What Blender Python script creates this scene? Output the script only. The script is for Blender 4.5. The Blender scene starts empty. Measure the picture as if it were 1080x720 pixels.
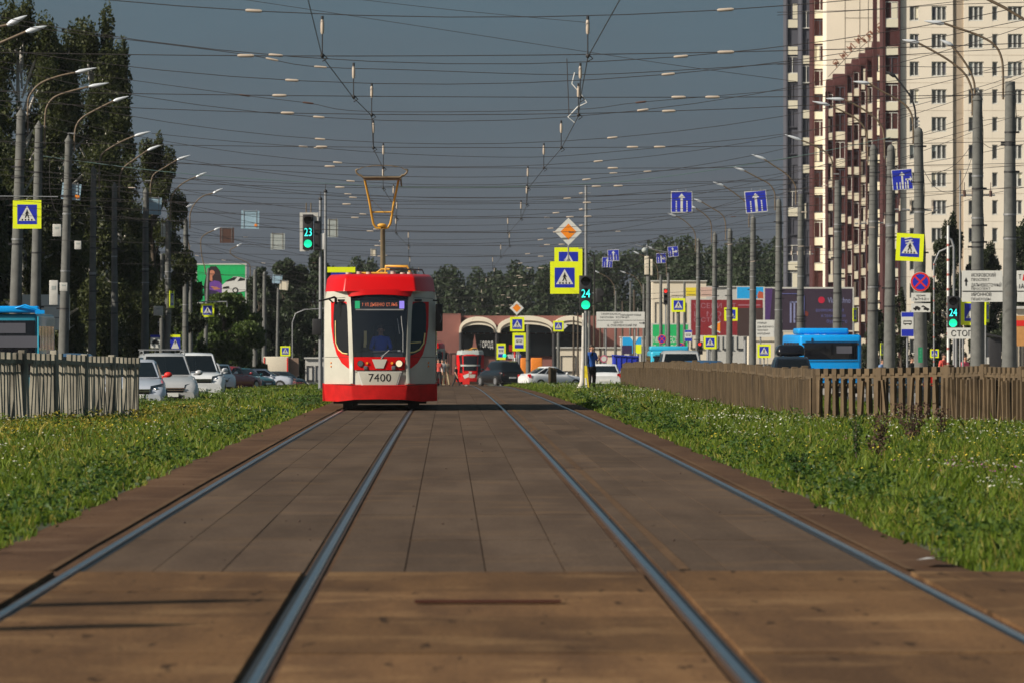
import bpy, bmesh, math, random
import numpy as np
from mathutils import Vector, Matrix, Euler
R = math.radians
PI = math.pi
rnd = random.Random(7)
S = bpy.context.scene
COL = S.collection

# ------------------------------------------------------------------ camera geometry of the place
FL, VX, HY, EYE = 6000.0, 472.0, 354.0, 1.47      # long lens: 6000 px focal length, eye 1.47 m over the rails
def gz(y):
    """height of the road over a gentle crest"""
    if y < 0: return 0.0
    if y <= 430: return -1.3e-5*y*y
    return -2.404-0.67*(1-math.exp(-(y-430)/60.0))
def W(px, py, s):
    return Vector(((px-VX)/s, FL/s, EYE-(py-HY)/s))
ROAD = -0.30

# ------------------------------------------------------------------ materials
MATS = {}
def mat(name, col, rough=0.6, metal=0.0, var=0.12, scale=6.0, bump=0.0, spec=0.5, coat=0.0, rust=None, island=0.0, coord='Object'):
    if name in MATS: return MATS[name]
    m = bpy.data.materials.new(name); m.use_nodes = True
    nt = m.node_tree; N = nt.nodes; L = nt.links
    b = N['Principled BSDF']
    b.inputs['Roughness'].default_value = rough
    b.inputs['Metallic'].default_value = metal
    b.inputs['Specular IOR Level'].default_value = spec
    if coat: b.inputs['Coat Weight'].default_value = coat; b.inputs['Coat Roughness'].default_value = 0.08
    tc = N.new('ShaderNodeTexCoord')
    nz = N.new('ShaderNodeTexNoise'); nz.inputs['Scale'].default_value = scale; nz.inputs['Detail'].default_value = 6
    nz.inputs['Roughness'].default_value = 0.65
    L.new(tc.outputs[coord], nz.inputs['Vector'])
    mr = N.new('ShaderNodeMapRange'); mr.inputs[1].default_value = 0.3; mr.inputs[2].default_value = 0.7
    mr.inputs[3].default_value = 1-var; mr.inputs[4].default_value = 1+var
    L.new(nz.outputs['Fac'], mr.inputs[0])
    mx = N.new('ShaderNodeVectorMath'); mx.operation = 'SCALE'
    mx.inputs[0].default_value = col[:3]
    L.new(mr.outputs[0], mx.inputs['Scale'])
    out = mx.outputs[0]
    if island:
        ge = N.new('ShaderNodeNewGeometry')
        mi = N.new('ShaderNodeMapRange'); mi.inputs[3].default_value = 1-island; mi.inputs[4].default_value = 1+island
        L.new(ge.outputs['Random Per Island'], mi.inputs[0])
        m2 = N.new('ShaderNodeVectorMath'); m2.operation = 'SCALE'
        L.new(out, m2.inputs[0]); L.new(mi.outputs[0], m2.inputs['Scale']); out = m2.outputs[0]
    if rust:
        n2 = N.new('ShaderNodeTexNoise'); n2.inputs['Scale'].default_value = scale*0.35; n2.inputs['Detail'].default_value = 8
        L.new(tc.outputs[coord], n2.inputs['Vector'])
        r2 = N.new('ShaderNodeMapRange'); r2.inputs[1].default_value = rust[3]; r2.inputs[2].default_value = rust[3]+0.12
        L.new(n2.outputs['Fac'], r2.inputs[0])
        mc = N.new('ShaderNodeMix'); mc.data_type = 'RGBA'
        L.new(r2.outputs[0], mc.inputs[0]); L.new(out, mc.inputs[6]); mc.inputs[7].default_value = (*rust[:3], 1)
        out = mc.outputs[2]
    L.new(out, b.inputs['Base Color'])
    if bump:
        bp = N.new('ShaderNodeBump'); bp.inputs['Strength'].default_value = bump; bp.inputs['Distance'].default_value = 0.02
        L.new(nz.outputs['Fac'], bp.inputs['Height']); L.new(bp.outputs[0], b.inputs['Normal'])
    MATS[name] = m
    return m
def groundmat(name, c1, c2, c3, island=.12, spots=.72):
    m = bpy.data.materials.new(name); m.use_nodes = True
    nt = m.node_tree; N = nt.nodes; L = nt.links; b = N['Principled BSDF']
    b.inputs['Roughness'].default_value = .95; b.inputs['Specular IOR Level'].default_value = .12
    tc = N.new('ShaderNodeTexCoord')
    def noise(sc, det, mp=(1, 1, 1), rg=.6):
        mm = N.new('ShaderNodeMapping'); mm.inputs['Scale'].default_value = mp; L.new(tc.outputs['Object'], mm.inputs[0])
        n = N.new('ShaderNodeTexNoise'); n.inputs['Scale'].default_value = sc; n.inputs['Detail'].default_value = det; n.inputs['Roughness'].default_value = rg
        L.new(mm.outputs[0], n.inputs['Vector']); return n.outputs['Fac']
    def rng_(src, a, c, o0, o1):
        r = N.new('ShaderNodeMapRange'); r.inputs[1].default_value = a; r.inputs[2].default_value = c; r.inputs[3].default_value = o0; r.inputs[4].default_value = o1; L.new(src, r.inputs[0]); return r.outputs[0]
    def mixc(f, A, B):
        x = N.new('ShaderNodeMix'); x.data_type = 'RGBA'; L.new(f, x.inputs[0])
        if isinstance(A, tuple): x.inputs[6].default_value = (*A, 1)
        else: L.new(A, x.inputs[6])
        x.inputs[7].default_value = (*B, 1); return x.outputs[2]
    big = noise(1.4, 5, (1.0, .10, 1)); iso = noise(.9, 7); fine = noise(38, 4, (1, .35, 1), .7)
    col = mixc(rng_(big, .38, .62, 0, 1), c1, c2)
    col = mixc(rng_(iso, .52, .70, 0, .75), col, c3)
    sp = noise(7, 3, (1, .12, 1)); col = mixc(rng_(sp, spots, spots+.05, 0, .8), col, tuple(x*.30 for x in c1))
    s1 = N.new('ShaderNodeVectorMath'); s1.operation = 'SCALE'; L.new(col, s1.inputs[0]); L.new(rng_(fine, .25, .75, .72, 1.30), s1.inputs['Scale'])
    ge = N.new('ShaderNodeNewGeometry'); s2 = N.new('ShaderNodeVectorMath'); s2.operation = 'SCALE'; L.new(s1.outputs[0], s2.inputs[0]); L.new(rng_(ge.outputs['Random Per Island'], 0, 1, 1-island, 1+island), s2.inputs['Scale'])
    L.new(s2.outputs[0], b.inputs['Base Color'])
    bp = N.new('ShaderNodeBump'); bp.inputs['Strength'].default_value = .5; bp.inputs['Distance'].default_value = .012; L.new(fine, bp.inputs['Height']); L.new(bp.outputs[0], b.inputs['Normal'])
    MATS[name] = m; return m
def emis(name, col, k):
    if name in MATS: return MATS[name]
    m = bpy.data.materials.new(name); m.use_nodes = True
    b = m.node_tree.nodes['Principled BSDF']
    b.inputs['Base Color'].default_value = (*col, 1); b.inputs['Emission Color'].default_value = (*col, 1)
    b.inputs['Emission Strength'].default_value = k; b.inputs['Roughness'].default_value = .4
    MATS[name] = m; return m
def glass(name, tint, k=0.1):
    if name in MATS: return MATS[name]
    m = bpy.data.materials.new(name); m.use_nodes = True
    nt = m.node_tree; N = nt.nodes; L = nt.links
    N.remove(N['Principled BSDF'])
    t = N.new('ShaderNodeBsdfTransparent'); t.inputs[0].default_value = (*tint, 1)
    g = N.new('ShaderNodeBsdfGlossy'); g.inputs['Roughness'].default_value = 0.03; g.inputs[0].default_value = (1, 1, 1, 1)
    lw = N.new('ShaderNodeLayerWeight'); lw.inputs[0].default_value = 0.35
    mr = N.new('ShaderNodeMapRange'); mr.inputs[3].default_value = k; mr.inputs[4].default_value = 0.7
    L.new(lw.outputs['Fresnel'], mr.inputs[0])
    mx = N.new('ShaderNodeMixShader'); L.new(mr.outputs[0], mx.inputs[0]); L.new(t.outputs[0], mx.inputs[1]); L.new(g.outputs[0], mx.inputs[2])
    L.new(mx.outputs[0], N['Material Output'].inputs['Surface'])
    MATS[name] = m; return m
def leafmat(name, c1, c2, trans=0.35):
    if name in MATS: return MATS[name]
    m = bpy.data.materials.new(name); m.use_nodes = True
    nt = m.node_tree; N = nt.nodes; L = nt.links
    N.remove(N['Principled BSDF'])
    ge = N.new('ShaderNodeNewGeometry'); tc = N.new('ShaderNodeTexCoord')
    nz = N.new('ShaderNodeTexNoise'); nz.inputs['Scale'].default_value = 0.9; nz.inputs['Detail'].default_value = 3
    L.new(tc.outputs['Object'], nz.inputs['Vector'])
    ad = N.new('ShaderNodeMath'); ad.operation = 'ADD'; L.new(ge.outputs['Random Per Island'], ad.inputs[0]); L.new(nz.outputs['Fac'], ad.inputs[1])
    mr = N.new('ShaderNodeMapRange'); mr.inputs[1].default_value = 0.35; mr.inputs[2].default_value = 1.5
    L.new(ad.outputs[0], mr.inputs[0])
    mc = N.new('ShaderNodeMix'); mc.data_type = 'RGBA'; mc.inputs[6].default_value = (*c1, 1); mc.inputs[7].default_value = (*c2, 1)
    L.new(mr.outputs[0], mc.inputs[0])
    d = N.new('ShaderNodeBsdfPrincipled'); d.inputs['Roughness'].default_value = 0.55; d.inputs['Specular IOR Level'].default_value = 0.3
    t = N.new('ShaderNodeBsdfTranslucent')
    L.new(mc.outputs[2], d.inputs['Base Color']); L.new(mc.outputs[2], t.inputs[0])
    mx = N.new('ShaderNodeMixShader'); mx.inputs[0].default_value = trans
    L.new(d.outputs[0], mx.inputs[1]); L.new(t.outputs[0], mx.inputs[2]); L.new(mx.outputs[0], N['Material Output'].inputs['Surface'])
    MATS[name] = m; return m

M = dict(
 concrete=mat('weathered_concrete', (.112, .116, .110), .85, var=.25, scale=3, bump=.3, rust=(.12, .10, .085, .60)),
 concrete_dark=mat('old_brown_concrete', (.098, .068, .037), .9, island=.2, var=.25, scale=2.2, bump=.3, rust=(.065, .047, .03, .58)),
 concrete_grey=mat('old_grey_concrete', (.25, .235, .19), .9, island=.2, var=.3, scale=2.2, bump=.3, rust=(.11, .10, .08, .55)),
 slab=mat('dusty_slab', (.082, .058, .042), .95, spec=.12, var=.4, scale=1.6, bump=.25, island=.16, rust=(.12, .07, .04, .60)),
 apron=mat('crossing_deck', (.135, .070, .030), .95, spec=.12, var=.55, scale=1.1, bump=.3, rust=(.065, .038, .024, .56)),
 shoulder=mat('rusty_shoulder', (.088, .050, .029), .95, spec=.1, var=.35, scale=2.0, bump=.4, rust=(.15, .10, .07, .66)),
 joint=mat('joint_dirt', (.035, .025, .018), .95),
 steel=mat('polished_rail', (.30, .325, .36), .28, 1.0, var=.2, scale=3, coord='Object'),
 railside=mat('rusty_rail_side', (.06, .035, .025), .8),
 asphalt=mat('asphalt', (.05, .05, .052), .9, var=.2, scale=1.5, bump=.3),
 paint=mat('road_paint', (.6, .6, .58), .7, var=.2, scale=2),
 pave=mat('pavement_slabs', (.2, .19, .175), .9, var=.2, scale=1),
 kerb=mat('kerb_stone', (.3, .29, .27), .85, var=.2),
 soil=mat('verge_soil', (.05, .055, .022), .95, var=.4, scale=.8, bump=.4),
 ground=mat('rough_ground', (.055, .06, .035), .95, var=.4, scale=.05),
 brownpipe=mat('lamp_arm_paint', (.13, .095, .06), .6, var=.25),
 galv=mat('galvanised_steel', (.25, .26, .27), .5, .3, var=.12),
 lampshell=mat('lamp_shell', (.62, .66, .70), .35, .2, var=.05),
 black=mat('black_rubber', (.012, .012, .013), .6),
 blackgloss=mat('black_gloss', (.008, .009, .012), .08, spec=.4, var=.02),
 darkmetal=mat('dark_metal', (.035, .035, .038), .5, .3),
 white=mat('white_enamel', (.72, .72, .70), .4, var=.05),
 cream=mat('cream_paint', (.66, .60, .48), .5, var=.06),
 dirtywhite=mat('dirty_white', (.5, .5, .47), .6, var=.15),
 insul=mat('ceramic_insulator', (.46, .39, .32), .4, var=.1),
 insuld=mat('dark_insulator', (.09, .05, .04), .4),
 wire=mat('wire_copper', (.05, .045, .045), .6, .3),
 wireg=mat('green_cable', (.10, .17, .16), .6),
 yellow=mat('fluorescent_yellow', (.78, .88, .01), .5, var=.04),
 blue=mat('sign_blue', (.015, .03, .42), .4, var=.05),
 lblue=mat('light_blue_back', (.28, .42, .52), .6, var=.12),
 signback=mat('sign_back_grey', (.34, .38, .37), .6, var=.15),
 signblack=mat('sign_black', (.012, .012, .012), .5),
 orange=mat('sign_orange', (.85, .25, .01), .5, var=.05),
 red=mat('sign_red', (.65, .02, .015), .5, var=.05),
 plate=mat('sign_plate_white', (.62, .63, .60), .5, var=.06),
 tramred=mat('tram_red', (.54, .003, .004), .35, spec=.25, coat=.12, var=.05, scale=2),
 tramwhite=mat('tram_white', (.47, .465, .405), .35, spec=.3, coat=.15, var=.10, scale=2, rust=(.34, .32, .26, .62)),
 dustred=mat('tram_bumper_red', (.47, .012, .012), .5, spec=.2, var=.2, scale=5, rust=(.30, .12, .10, .70)),
 pantoyellow=mat('pantograph_yellow', (.62, .33, .04), .5, var=.15),
 pantobrown=mat('pantograph_brown', (.16, .12, .07), .6, var=.2),
 interior=mat('tram_interior', (.025, .028, .035), .8),
 handrail=mat('handrail_yellow', (.75, .60, .25), .4),
 winglass=mat('facade_glass', (.10, .105, .11), .08, spec=.8, var=.5, scale=.35),
 winframe=mat('window_frame_white', (.62, .62, .58), .5),
 aptcream=mat('apartment_cream', (.80, .73, .61), .9, var=.07, scale=.15),
 apttan=mat('apartment_tan', (.40, .33, .25), .9, var=.05, scale=.2),
 aptmaroon=mat('apartment_maroon', (.060, .014, .014), .8, var=.12, scale=.3),
 aptgrey=mat('apartment_grey', (.075, .078, .10), .8, var=.1, scale=.3),
 aptpanel=mat('apartment_panel', (.70, .66, .52), .8, var=.06, scale=.3),
 aptlines=mat('apartment_joint', (.16, .13, .10), .8),
 brick=mat('red_brick', (.22, .09, .075), .9, var=.15, scale=.5),
 vault=mat('vault_roof', (.74, .68, .55), .7, var=.12, scale=.4),
 bark=mat('bark', (.07, .055, .04), .9, var=.3, scale=4),
 birchbark=mat('birch_bark', (.5, .48, .44), .8, var=.2, scale=4, rust=(.04, .04, .04, .56)),
 bluebus=mat('bus_blue', (.003, .30, .78), .35, spec=.3, coat=.2, var=.04),
 tealbus=mat('bus_teal', (.03, .42, .62), .35, coat=.3, var=.04),
 tyre=mat('tyre', (.018, .018, .018), .8),
 slab2=groundmat('dusty_slabs', (.068, .046, .032), (.094, .065, .045), (.120, .076, .044), .14),
 deck2=groundmat('stained_deck', (.088, .048, .024), (.150, .082, .037), (.235, .140, .066), .18, .64),
 shoulder2=groundmat('dusty_shoulder', (.070, .038, .022), (.100, .056, .031), (.135, .083, .050), .0, .7),
 dirt=groundmat('orange_dirt', (.085, .050, .028), (.118, .070, .038), (.07, .045, .028), .0),
 rim=mat('wheel_rim', (.45, .46, .48), .3, .7),
 carglass=mat('car_glass', (.006, .008, .010), .06, spec=.35, var=.02),
 chrome=mat('chrome', (.6, .6, .62), .15, 1),
 headl=mat('headlight_lens', (.16, .17, .19), .1, .4),
 taill=mat('tail_light', (.5, .012, .012), .2),
 skin=mat('skin', (.50, .27, .18), .6, var=.05),
 hair=mat('hair', (.04, .025, .018), .7),
)
GREENL = emis('lit_green', (.01, .75, .36), 1.0)
CYAN = emis('lit_cyan', (.05, .9, .80), 1.2)
REDL = emis('lit_red', (.95, .03, .02), 0.8)
AMBERT = emis('lit_amber', (.95, .22, .08), .6)
HEADON = emis('lit_headlight', (.9, .75, .52), .22)
SGREEN = emis('screen_green', (.02, .35, .15), .25)
SVIOL = emis('screen_violet', (.25, .2, .75), .35)
TINT = glass('windscreen_glass', (.86, .90, .95), .04)

# ------------------------------------------------------------------ mesh collector
class MB:
    def __init__(s): s.v = []; s.f = []; s.m = []; s.sm = []
    def add(s, vs, fs, mi=0, smooth=False):
        o = len(s.v); s.v += [tuple(v) for v in vs]
        for f in fs: s.f.append([i+o for i in f]); s.m.append(mi); s.sm.append(smooth)
        return s
    def box(s, c, d, mi=0, rot=None, taper=1.0):
        x, y, z = d[0]/2, d[1]/2, d[2]/2
        vs = [Vector((sx*x*(taper if sz > 0 else 1), sy*y*(taper if sz > 0 else 1), sz*z)) for sz in (-1, 1) for sy in (-1, 1) for sx in (-1, 1)]
        if rot is not None:
            mt = Euler(rot).to_matrix(); vs = [mt @ v for v in vs]
        c = Vector(c)
        return s.add([v+c for v in vs], [(0, 2, 3, 1), (4, 5, 7, 6), (0, 1, 5, 4), (2, 6, 7, 3), (0, 4, 6, 2), (1, 3, 7, 5)], mi)
    def tube(s, pts, r, n=8, mi=0, cap=True, smooth=True):
        pts = [Vector(p) for p in pts]
        if not isinstance(r, (list, tuple)): r = [r]*len(pts)
        rings = []; up = None
        for i, p in enumerate(pts):
            t = (pts[min(i+1, len(pts)-1)]-pts[max(i-1, 0)])
            if t.length < 1e-9: t = Vector((0, 0, 1))
            t.normalize()
            if up is None: up = t.orthogonal().normalized()
            else:
                up = up-t*up.dot(t)
                up = up.normalized() if up.length > 1e-6 else t.orthogonal().normalized()
            b = t.cross(up)
            rings.append([p+(up*math.cos(2*PI*k/n)+b*math.sin(2*PI*k/n))*r[i] for k in range(n)])
        vs = [v for g in rings for v in g]; fs = []
        for i in range(len(pts)-1):
            for k in range(n):
                fs.append((i*n+k, i*n+(k+1) % n, (i+1)*n+(k+1) % n, (i+1)*n+k))
        s.add(vs, fs, mi, smooth)
        if cap:
            s.add(rings[0], [tuple(range(n))[::-1]], mi); s.add(rings[-1], [tuple(range(n))], mi)
        return s
    def poly(s, pts, y=0.0, mi=0):          # flat polygon in the xz plane facing -y
        return s.add([(p[0], y, p[1]) for p in pts], [tuple(range(len(pts)))], mi)
    def slabpoly(s, pts, y0, y1, mi=0):     # extruded xz polygon
        n = len(pts)
        vs = [(p[0], y0, p[1]) for p in pts]+[(p[0], y1, p[1]) for p in pts]
        fs = [tuple(range(n)), tuple(range(n, 2*n))[::-1]]+[(i, i+n, (i+1) % n+n, (i+1) % n) for i in range(n)]
        return s.add(vs, fs, mi)
    def disc(s, c, r, y=0, mi=0, n=20):
        return s.poly([(c[0]+r*math.cos(2*PI*k/n), c[1]+r*math.sin(2*PI*k/n)) for k in range(n)], y, mi)
    def cyl(s, a, b, r, n=16, mi=0, r2=None, smooth=True):
        return s.tube([a, b], [r, r if r2 is None else r2], n, mi, True, smooth)
    def ball(s, c, r, mi=0, nu=10, nv=7, smooth=True):
        if not isinstance(r, (tuple, list)): r = (r, r, r)
        vs = []; fs = []
        for j in range(nv+1):
            th = PI*j/nv
            for i in range(nu):
                ph = 2*PI*i/nu
                vs.append((c[0]+r[0]*math.sin(th)*math.cos(ph), c[1]+r[1]*math.sin(th)*math.sin(ph), c[2]+r[2]*math.cos(th)))
        for j in range(nv):
            for i in range(nu):
                fs.append((j*nu+i, (j+1)*nu+i, (j+1)*nu+(i+1) % nu, j*nu+(i+1) % nu))
        return s.add(vs, fs, mi, smooth)
    def text(s, txt, size, x, z, y=0, mi=0, ax='c', sx=1.0, rot=0.0, wid=0):
        V, Fc, w, h = text_geo(txt)
        k = size/0.72
        if wid: sx = wid/(w*k)
        off = {'c': -w/2, 'l': 0, 'r': -w}[ax]
        c, sn = math.cos(rot), math.sin(rot)
        vs = []
        for (a, b) in V:
            u = (a+off)*k*sx; v = (b-0.36)*k
            vs.append((x+u*c-v*sn, y, z+u*sn+v*c))
        return s.add(vs, Fc, mi)
    def build(s, name, mats, parent=None, loc=None, rotz=0, bevel=0):
        me = bpy.data.meshes.new(name)
        me.from_pydata(s.v, [], s.f)
        if not isinstance(mats, (list, tuple)): mats = [mats]
        for m in mats: me.materials.append(m)
        me.polygons.foreach_set('material_index', s.m)
        me.polygons.foreach_set('use_smooth', s.sm)
        me.update()
        if bevel:
            bm = bmesh.new(); bm.from_mesh(me)
            bmesh.ops.remove_doubles(bm, verts=bm.verts, dist=1e-5)
            bmesh.ops.recalc_face_normals(bm, faces=bm.faces)
            es = [e for e in bm.edges if len(e.link_faces) == 2 and e.calc_face_angle(0) > 0.5]
            bmesh.ops.bevel(bm, geom=es, offset=bevel, segments=3, affect='EDGES', profile=.5, clamp_overlap=True)
            bm.to_mesh(me); bm.free(); me.polygons.foreach_set('use_smooth', [True]*len(me.polygons))
        else:
            bm = bmesh.new(); bm.from_mesh(me); bmesh.ops.recalc_face_normals(bm, faces=bm.faces); bm.to_mesh(me); bm.free()
        o = bpy.data.objects.new(name, me); COL.objects.link(o)
        if parent: o.parent = parent
        if loc is not None: o.location = loc
        if rotz: o.rotation_euler.z = rotz
        return o
_TG = {}
def text_geo(txt):
    if txt in _TG: return _TG[txt]
    cu = bpy.data.curves.new('t', 'FONT'); cu.body = txt; cu.resolution_u = 2; cu.size = 1
    ob = bpy.data.objects.new('t', cu); COL.objects.link(ob)
    bpy.context.view_layer.update()
    me = bpy.data.meshes.new_from_object(ob.evaluated_get(bpy.context.evaluated_depsgraph_get()))
    V = [(v.co.x, v.co.y) for v in me.vertices]; Fc = [tuple(p.vertices) for p in me.polygons]
    w = max([v[0] for v in V] or [1]); h = max([v[1] for v in V] or [1])
    bpy.data.objects.remove(ob); bpy.data.meshes.remove(me); bpy.data.curves.remove(cu)
    _TG[txt] = (V, Fc, w, h); return _TG[txt]

def tag(o, label=None, cat=None, group=None, kind=None):
    if label: o['label'] = label
    if cat: o['category'] = cat
    if group: o['group'] = group
    if kind: o['kind'] = kind
    return o
def thing(name, loc, label, cat, group=None, rotz=0):
    o = bpy.data.objects.new(name, None); COL.objects.link(o); o.empty_display_size = .2
    o.location = loc; o.rotation_euler.z = rotz
    return tag(o, label, cat, group)
def copy_tree(o, parent=None):
    c = o.copy(); COL.objects.link(c); c.parent = parent
    for ch in list(o.children): copy_tree(ch, c)
    return c
def np_mesh(name, V, k, mats, parent=None, loc=None, midx=None):
    n = len(V); nf = n//k
    me = bpy.data.meshes.new(name)
    me.vertices.add(n); me.vertices.foreach_set('co', np.asarray(V, dtype=np.float32).ravel())
    me.loops.add(n); me.loops.foreach_set('vertex_index', np.arange(n, dtype=np.int32))
    me.polygons.add(nf); me.polygons.foreach_set('loop_start', np.arange(nf, dtype=np.int32)*k)
    me.polygons.foreach_set('loop_total', np.full(nf, k, dtype=np.int32))
    if not isinstance(mats, (list, tuple)): mats = [mats]
    for m in mats: me.materials.append(m)
    if midx is not None: me.polygons.foreach_set('material_index', midx.astype(np.int32))
    me.update(calc_edges=True); me.validate()
    o = bpy.data.objects.new(name, me); COL.objects.link(o)
    if parent: o.parent = parent
    if loc is not None: o.location = loc
    return o
ORD = ['nearest', 'second nearest', 'third nearest', 'fourth nearest', 'fifth nearest', 'sixth nearest', 'seventh nearest', 'eighth nearest', 'ninth nearest', 'tenth nearest', 'eleventh nearest', 'twelfth nearest', 'thirteenth nearest', 'fourteenth nearest', 'fifteenth nearest', 'sixteenth nearest', 'seventeenth nearest', 'eighteenth nearest', 'nineteenth nearest', 'twentieth nearest']
# ------------------------------------------------------------------ world, sun, camera
w = bpy.data.worlds.new('World'); S.world = w; w.use_nodes = True
nt = w.node_tree; N = nt.nodes; L = nt.links
bg = N['Background']
SUN_EL, SUN_BACK = 32.0, 28.0           # light from the left, 28 degrees behind the camera's shoulder
sky = N.new('ShaderNodeTexSky'); sky.sky_type = 'NISHITA'; sky.sun_disc = False
sky.sun_elevation = R(SUN_EL); sky.sun_rotation = R(180+62); sky.dust_density = 2.0
L.new(sky.outputs[0], bg.inputs[0]); bg.inputs[1].default_value = 0.05
tc = N.new('ShaderNodeTexCoord'); sp = N.new('ShaderNodeSeparateXYZ'); L.new(tc.outputs['Generated'], sp.inputs[0])
ramp = N.new('ShaderNodeValToRGB'); mz = N.new('ShaderNodeMapRange'); mz.inputs[1].default_value = -0.01; mz.inputs[2].default_value = 0.08
L.new(sp.outputs['Z'], mz.inputs[0])
nz = N.new('ShaderNodeTexNoise'); nz.inputs['Scale'].default_value = 30; nz.inputs['Detail'].default_value = 3
mpg = N.new('ShaderNodeMapping'); mpg.inputs['Scale'].default_value = (1, 1, 5); L.new(tc.outputs['Generated'], mpg.inputs[0]); L.new(mpg.outputs[0], nz.inputs['Vector'])
nm = N.new('ShaderNodeMath'); nm.operation = 'MULTIPLY_ADD'; nm.inputs[1].default_value = 0.22; L.new(nz.outputs['Fac'], nm.inputs[0]); L.new(mz.outputs[0], nm.inputs[2])
nm2 = N.new('ShaderNodeMath'); nm2.operation = 'SUBTRACT'; nm2.inputs[1].default_value = 0.11; L.new(nm.outputs[0], nm2.inputs[0])
L.new(nm2.outputs[0], ramp.inputs[0])
e = ramp.color_ramp.elements
e[0].position = 0.0; e[0].color = (.070, .078, .090, 1)
e[1].position = 1.0; e[1].color = (.083, .142, .180, 1)
x = e.new(.35); x.color = (.074, .089, .107, 1)
x = e.new(.62); x.color = (.079, .113, .138, 1)
bg2 = N.new('ShaderNodeBackground'); L.new(ramp.outputs[0], bg2.inputs[0]); bg2.inputs[1].default_value = 1.0
# storm bank ahead (+Y); unseen cloud added right and overhead to dim ambient light
my = N.new('ShaderNodeMapRange'); my.interpolation_type = 'SMOOTHSTEP'; my.inputs[1].default_value = -0.75; my.inputs[2].default_value = 0.15
xy = N.new('ShaderNodeMath'); xy.operation = 'MULTIPLY_ADD'; xy.inputs[1].default_value = 0.9; L.new(sp.outputs['X'], xy.inputs[0]); L.new(sp.outputs['Y'], xy.inputs[2]); L.new(xy.outputs[0], my.inputs[0])
mx = N.new('ShaderNodeMixShader'); L.new(my.outputs[0], mx.inputs[0]); L.new(bg.outputs[0], mx.inputs[1]); L.new(bg2.outputs[0], mx.inputs[2])
L.new(mx.outputs[0], N['World Output'].inputs['Surface'])

sd = bpy.data.lights.new('sun', 'SUN'); sd.energy = 5.0; sd.angle = R(0.5); sd.color = (1.0, .90, .76)
so = bpy.data.objects.new('sun', sd); COL.objects.link(so)
tosun = Vector((-math.cos(R(SUN_BACK))*math.cos(R(SUN_EL)), -math.sin(R(SUN_BACK))*math.cos(R(SUN_EL)), math.sin(R(SUN_EL))))
so.rotation_euler = tosun.to_track_quat('Z', 'Y').to_euler(); so.location = (-60, -30, 60)

cd = bpy.data.cameras.new('camera'); cam = bpy.data.objects.new('camera', cd); COL.objects.link(cam); S.camera = cam
cd.sensor_width = 36; cd.lens = 200; cd.clip_start = .5; cd.clip_end = 6000
cam.location = (0, 0, EYE)
cam.rotation_euler = Vector(((540-VX)/FL, 1, -(360-HY)/FL)).to_track_quat('-Z', 'Y').to_euler()
cd.dof.use_dof = True; cd.dof.focus_distance = 128; cd.dof.aperture_fstop = 8
S.view_settings.view_transform = 'Standard'; S.view_settings.look = 'None'; S.view_settings.exposure = 0.22; S.view_settings.gamma = 1
S.view_settings.use_curve_mapping = False
S.cycles.max_bounces = 6; S.cycles.transparent_max_bounces = 12; S.cycles.use_denoising = True

# ------------------------------------------------------------------ ground, roads, track
YS = [-40, -10, 0, 10, 20, 30, 40, 50, 60, 70, 80, 90, 100, 110, 120, 130, 145, 160, 175, 190, 205, 220, 240, 260, 280, 300, 320, 340, 360, 380, 400, 420, 440, 460, 480, 500, 540, 600, 700, 900, 1300, 2600]
def strip(name, x0, x1, z, m, y0=-40, y1=700, tagit=True, thick=0):
    ys = sorted(set([y for y in YS if y0 < y < y1]+[y0, y1]))
    b = MB(); vs = []
    prof = [(x0, z), (x1, z)] if not isinstance(z, list) else z
    if thick: prof = [(prof[0][0], prof[0][1]-thick)]+prof+[(prof[-1][0], prof[-1][1]-thick)]
    n = len(prof)
    for y in ys:
        for (x, zz) in prof: vs.append((x, y, gz(y)+zz))
    fs = [(i*n+k, i*n+k+1, (i+1)*n+k+1, (i+1)*n+k) for i in range(len(ys)-1) for k in range(n-1)]
    b.add(vs, fs, 0, True)
    o = b.build(name, m)
    if tagit: o['kind'] = 'structure'
    return o
strip('ground', -900, 900, [(-900, -.5), (-60, -.42), (60, -.42), (900, -.5)], M['ground'], -60, 2600)
strip('road', -14.2, -8.6, ROAD, M['asphalt'], -40, 700)
strip('road', 10.6, 16.6, ROAD, M['asphalt'], -40, 700)
strip('pavement', -40, -14.2, ROAD+.12, M['pave'], -40, 700, thick=.12)
strip('pavement', 16.6, 45, ROAD+.12, M['pave'], -40, 700, thick=.12)
strip('crossing_street', -60, 60, ROAD+.02, M['asphalt'], 342, 372)
strip('crossing_apron', -14, 14, 0.006, M['asphalt'], 345, 369)
VL = [(-8.6, -.34), (-8.5, -.16), (-8.0, -.02), (-6, .05), (-4, 0.02), (-3.3, -.01), (-3.0, -.04)]
VR = [(3.2, -.04), (3.5, -.01), (5, .02), (8, .0), (10.2, -.08), (10.5, -.16), (10.6, -.34)]
strip('verge', 0, 0, VL, M['soil'], -40, 338)
strip('verge', 0, 0, VR, M['soil'], -40, 338)
strip('shoulder', 0, 0, [(-3.4, -.06), (-3.05, .002), (-2.40, -.002), (3.0, -.002), (3.28, .002), (3.6, -.06)], M['shoulder2'], -40, 700)
b = MB()   # lane dashes, both carriageways
for X in (-11.4, 13.6):
    y = 20
    while y < 330:
        b.add([(X-.06, y, gz(y)+ROAD+.005), (X+.06, y, gz(y)+ROAD+.005), (X+.06, y+3, gz(y+3)+ROAD+.005), (X-.06, y+3, gz(y+3)+ROAD+.005)], [(0, 1, 2, 3)]); y += 9
b.build('lane_marking', M['paint'])['kind'] = 'structure'
b = MB()
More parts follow.
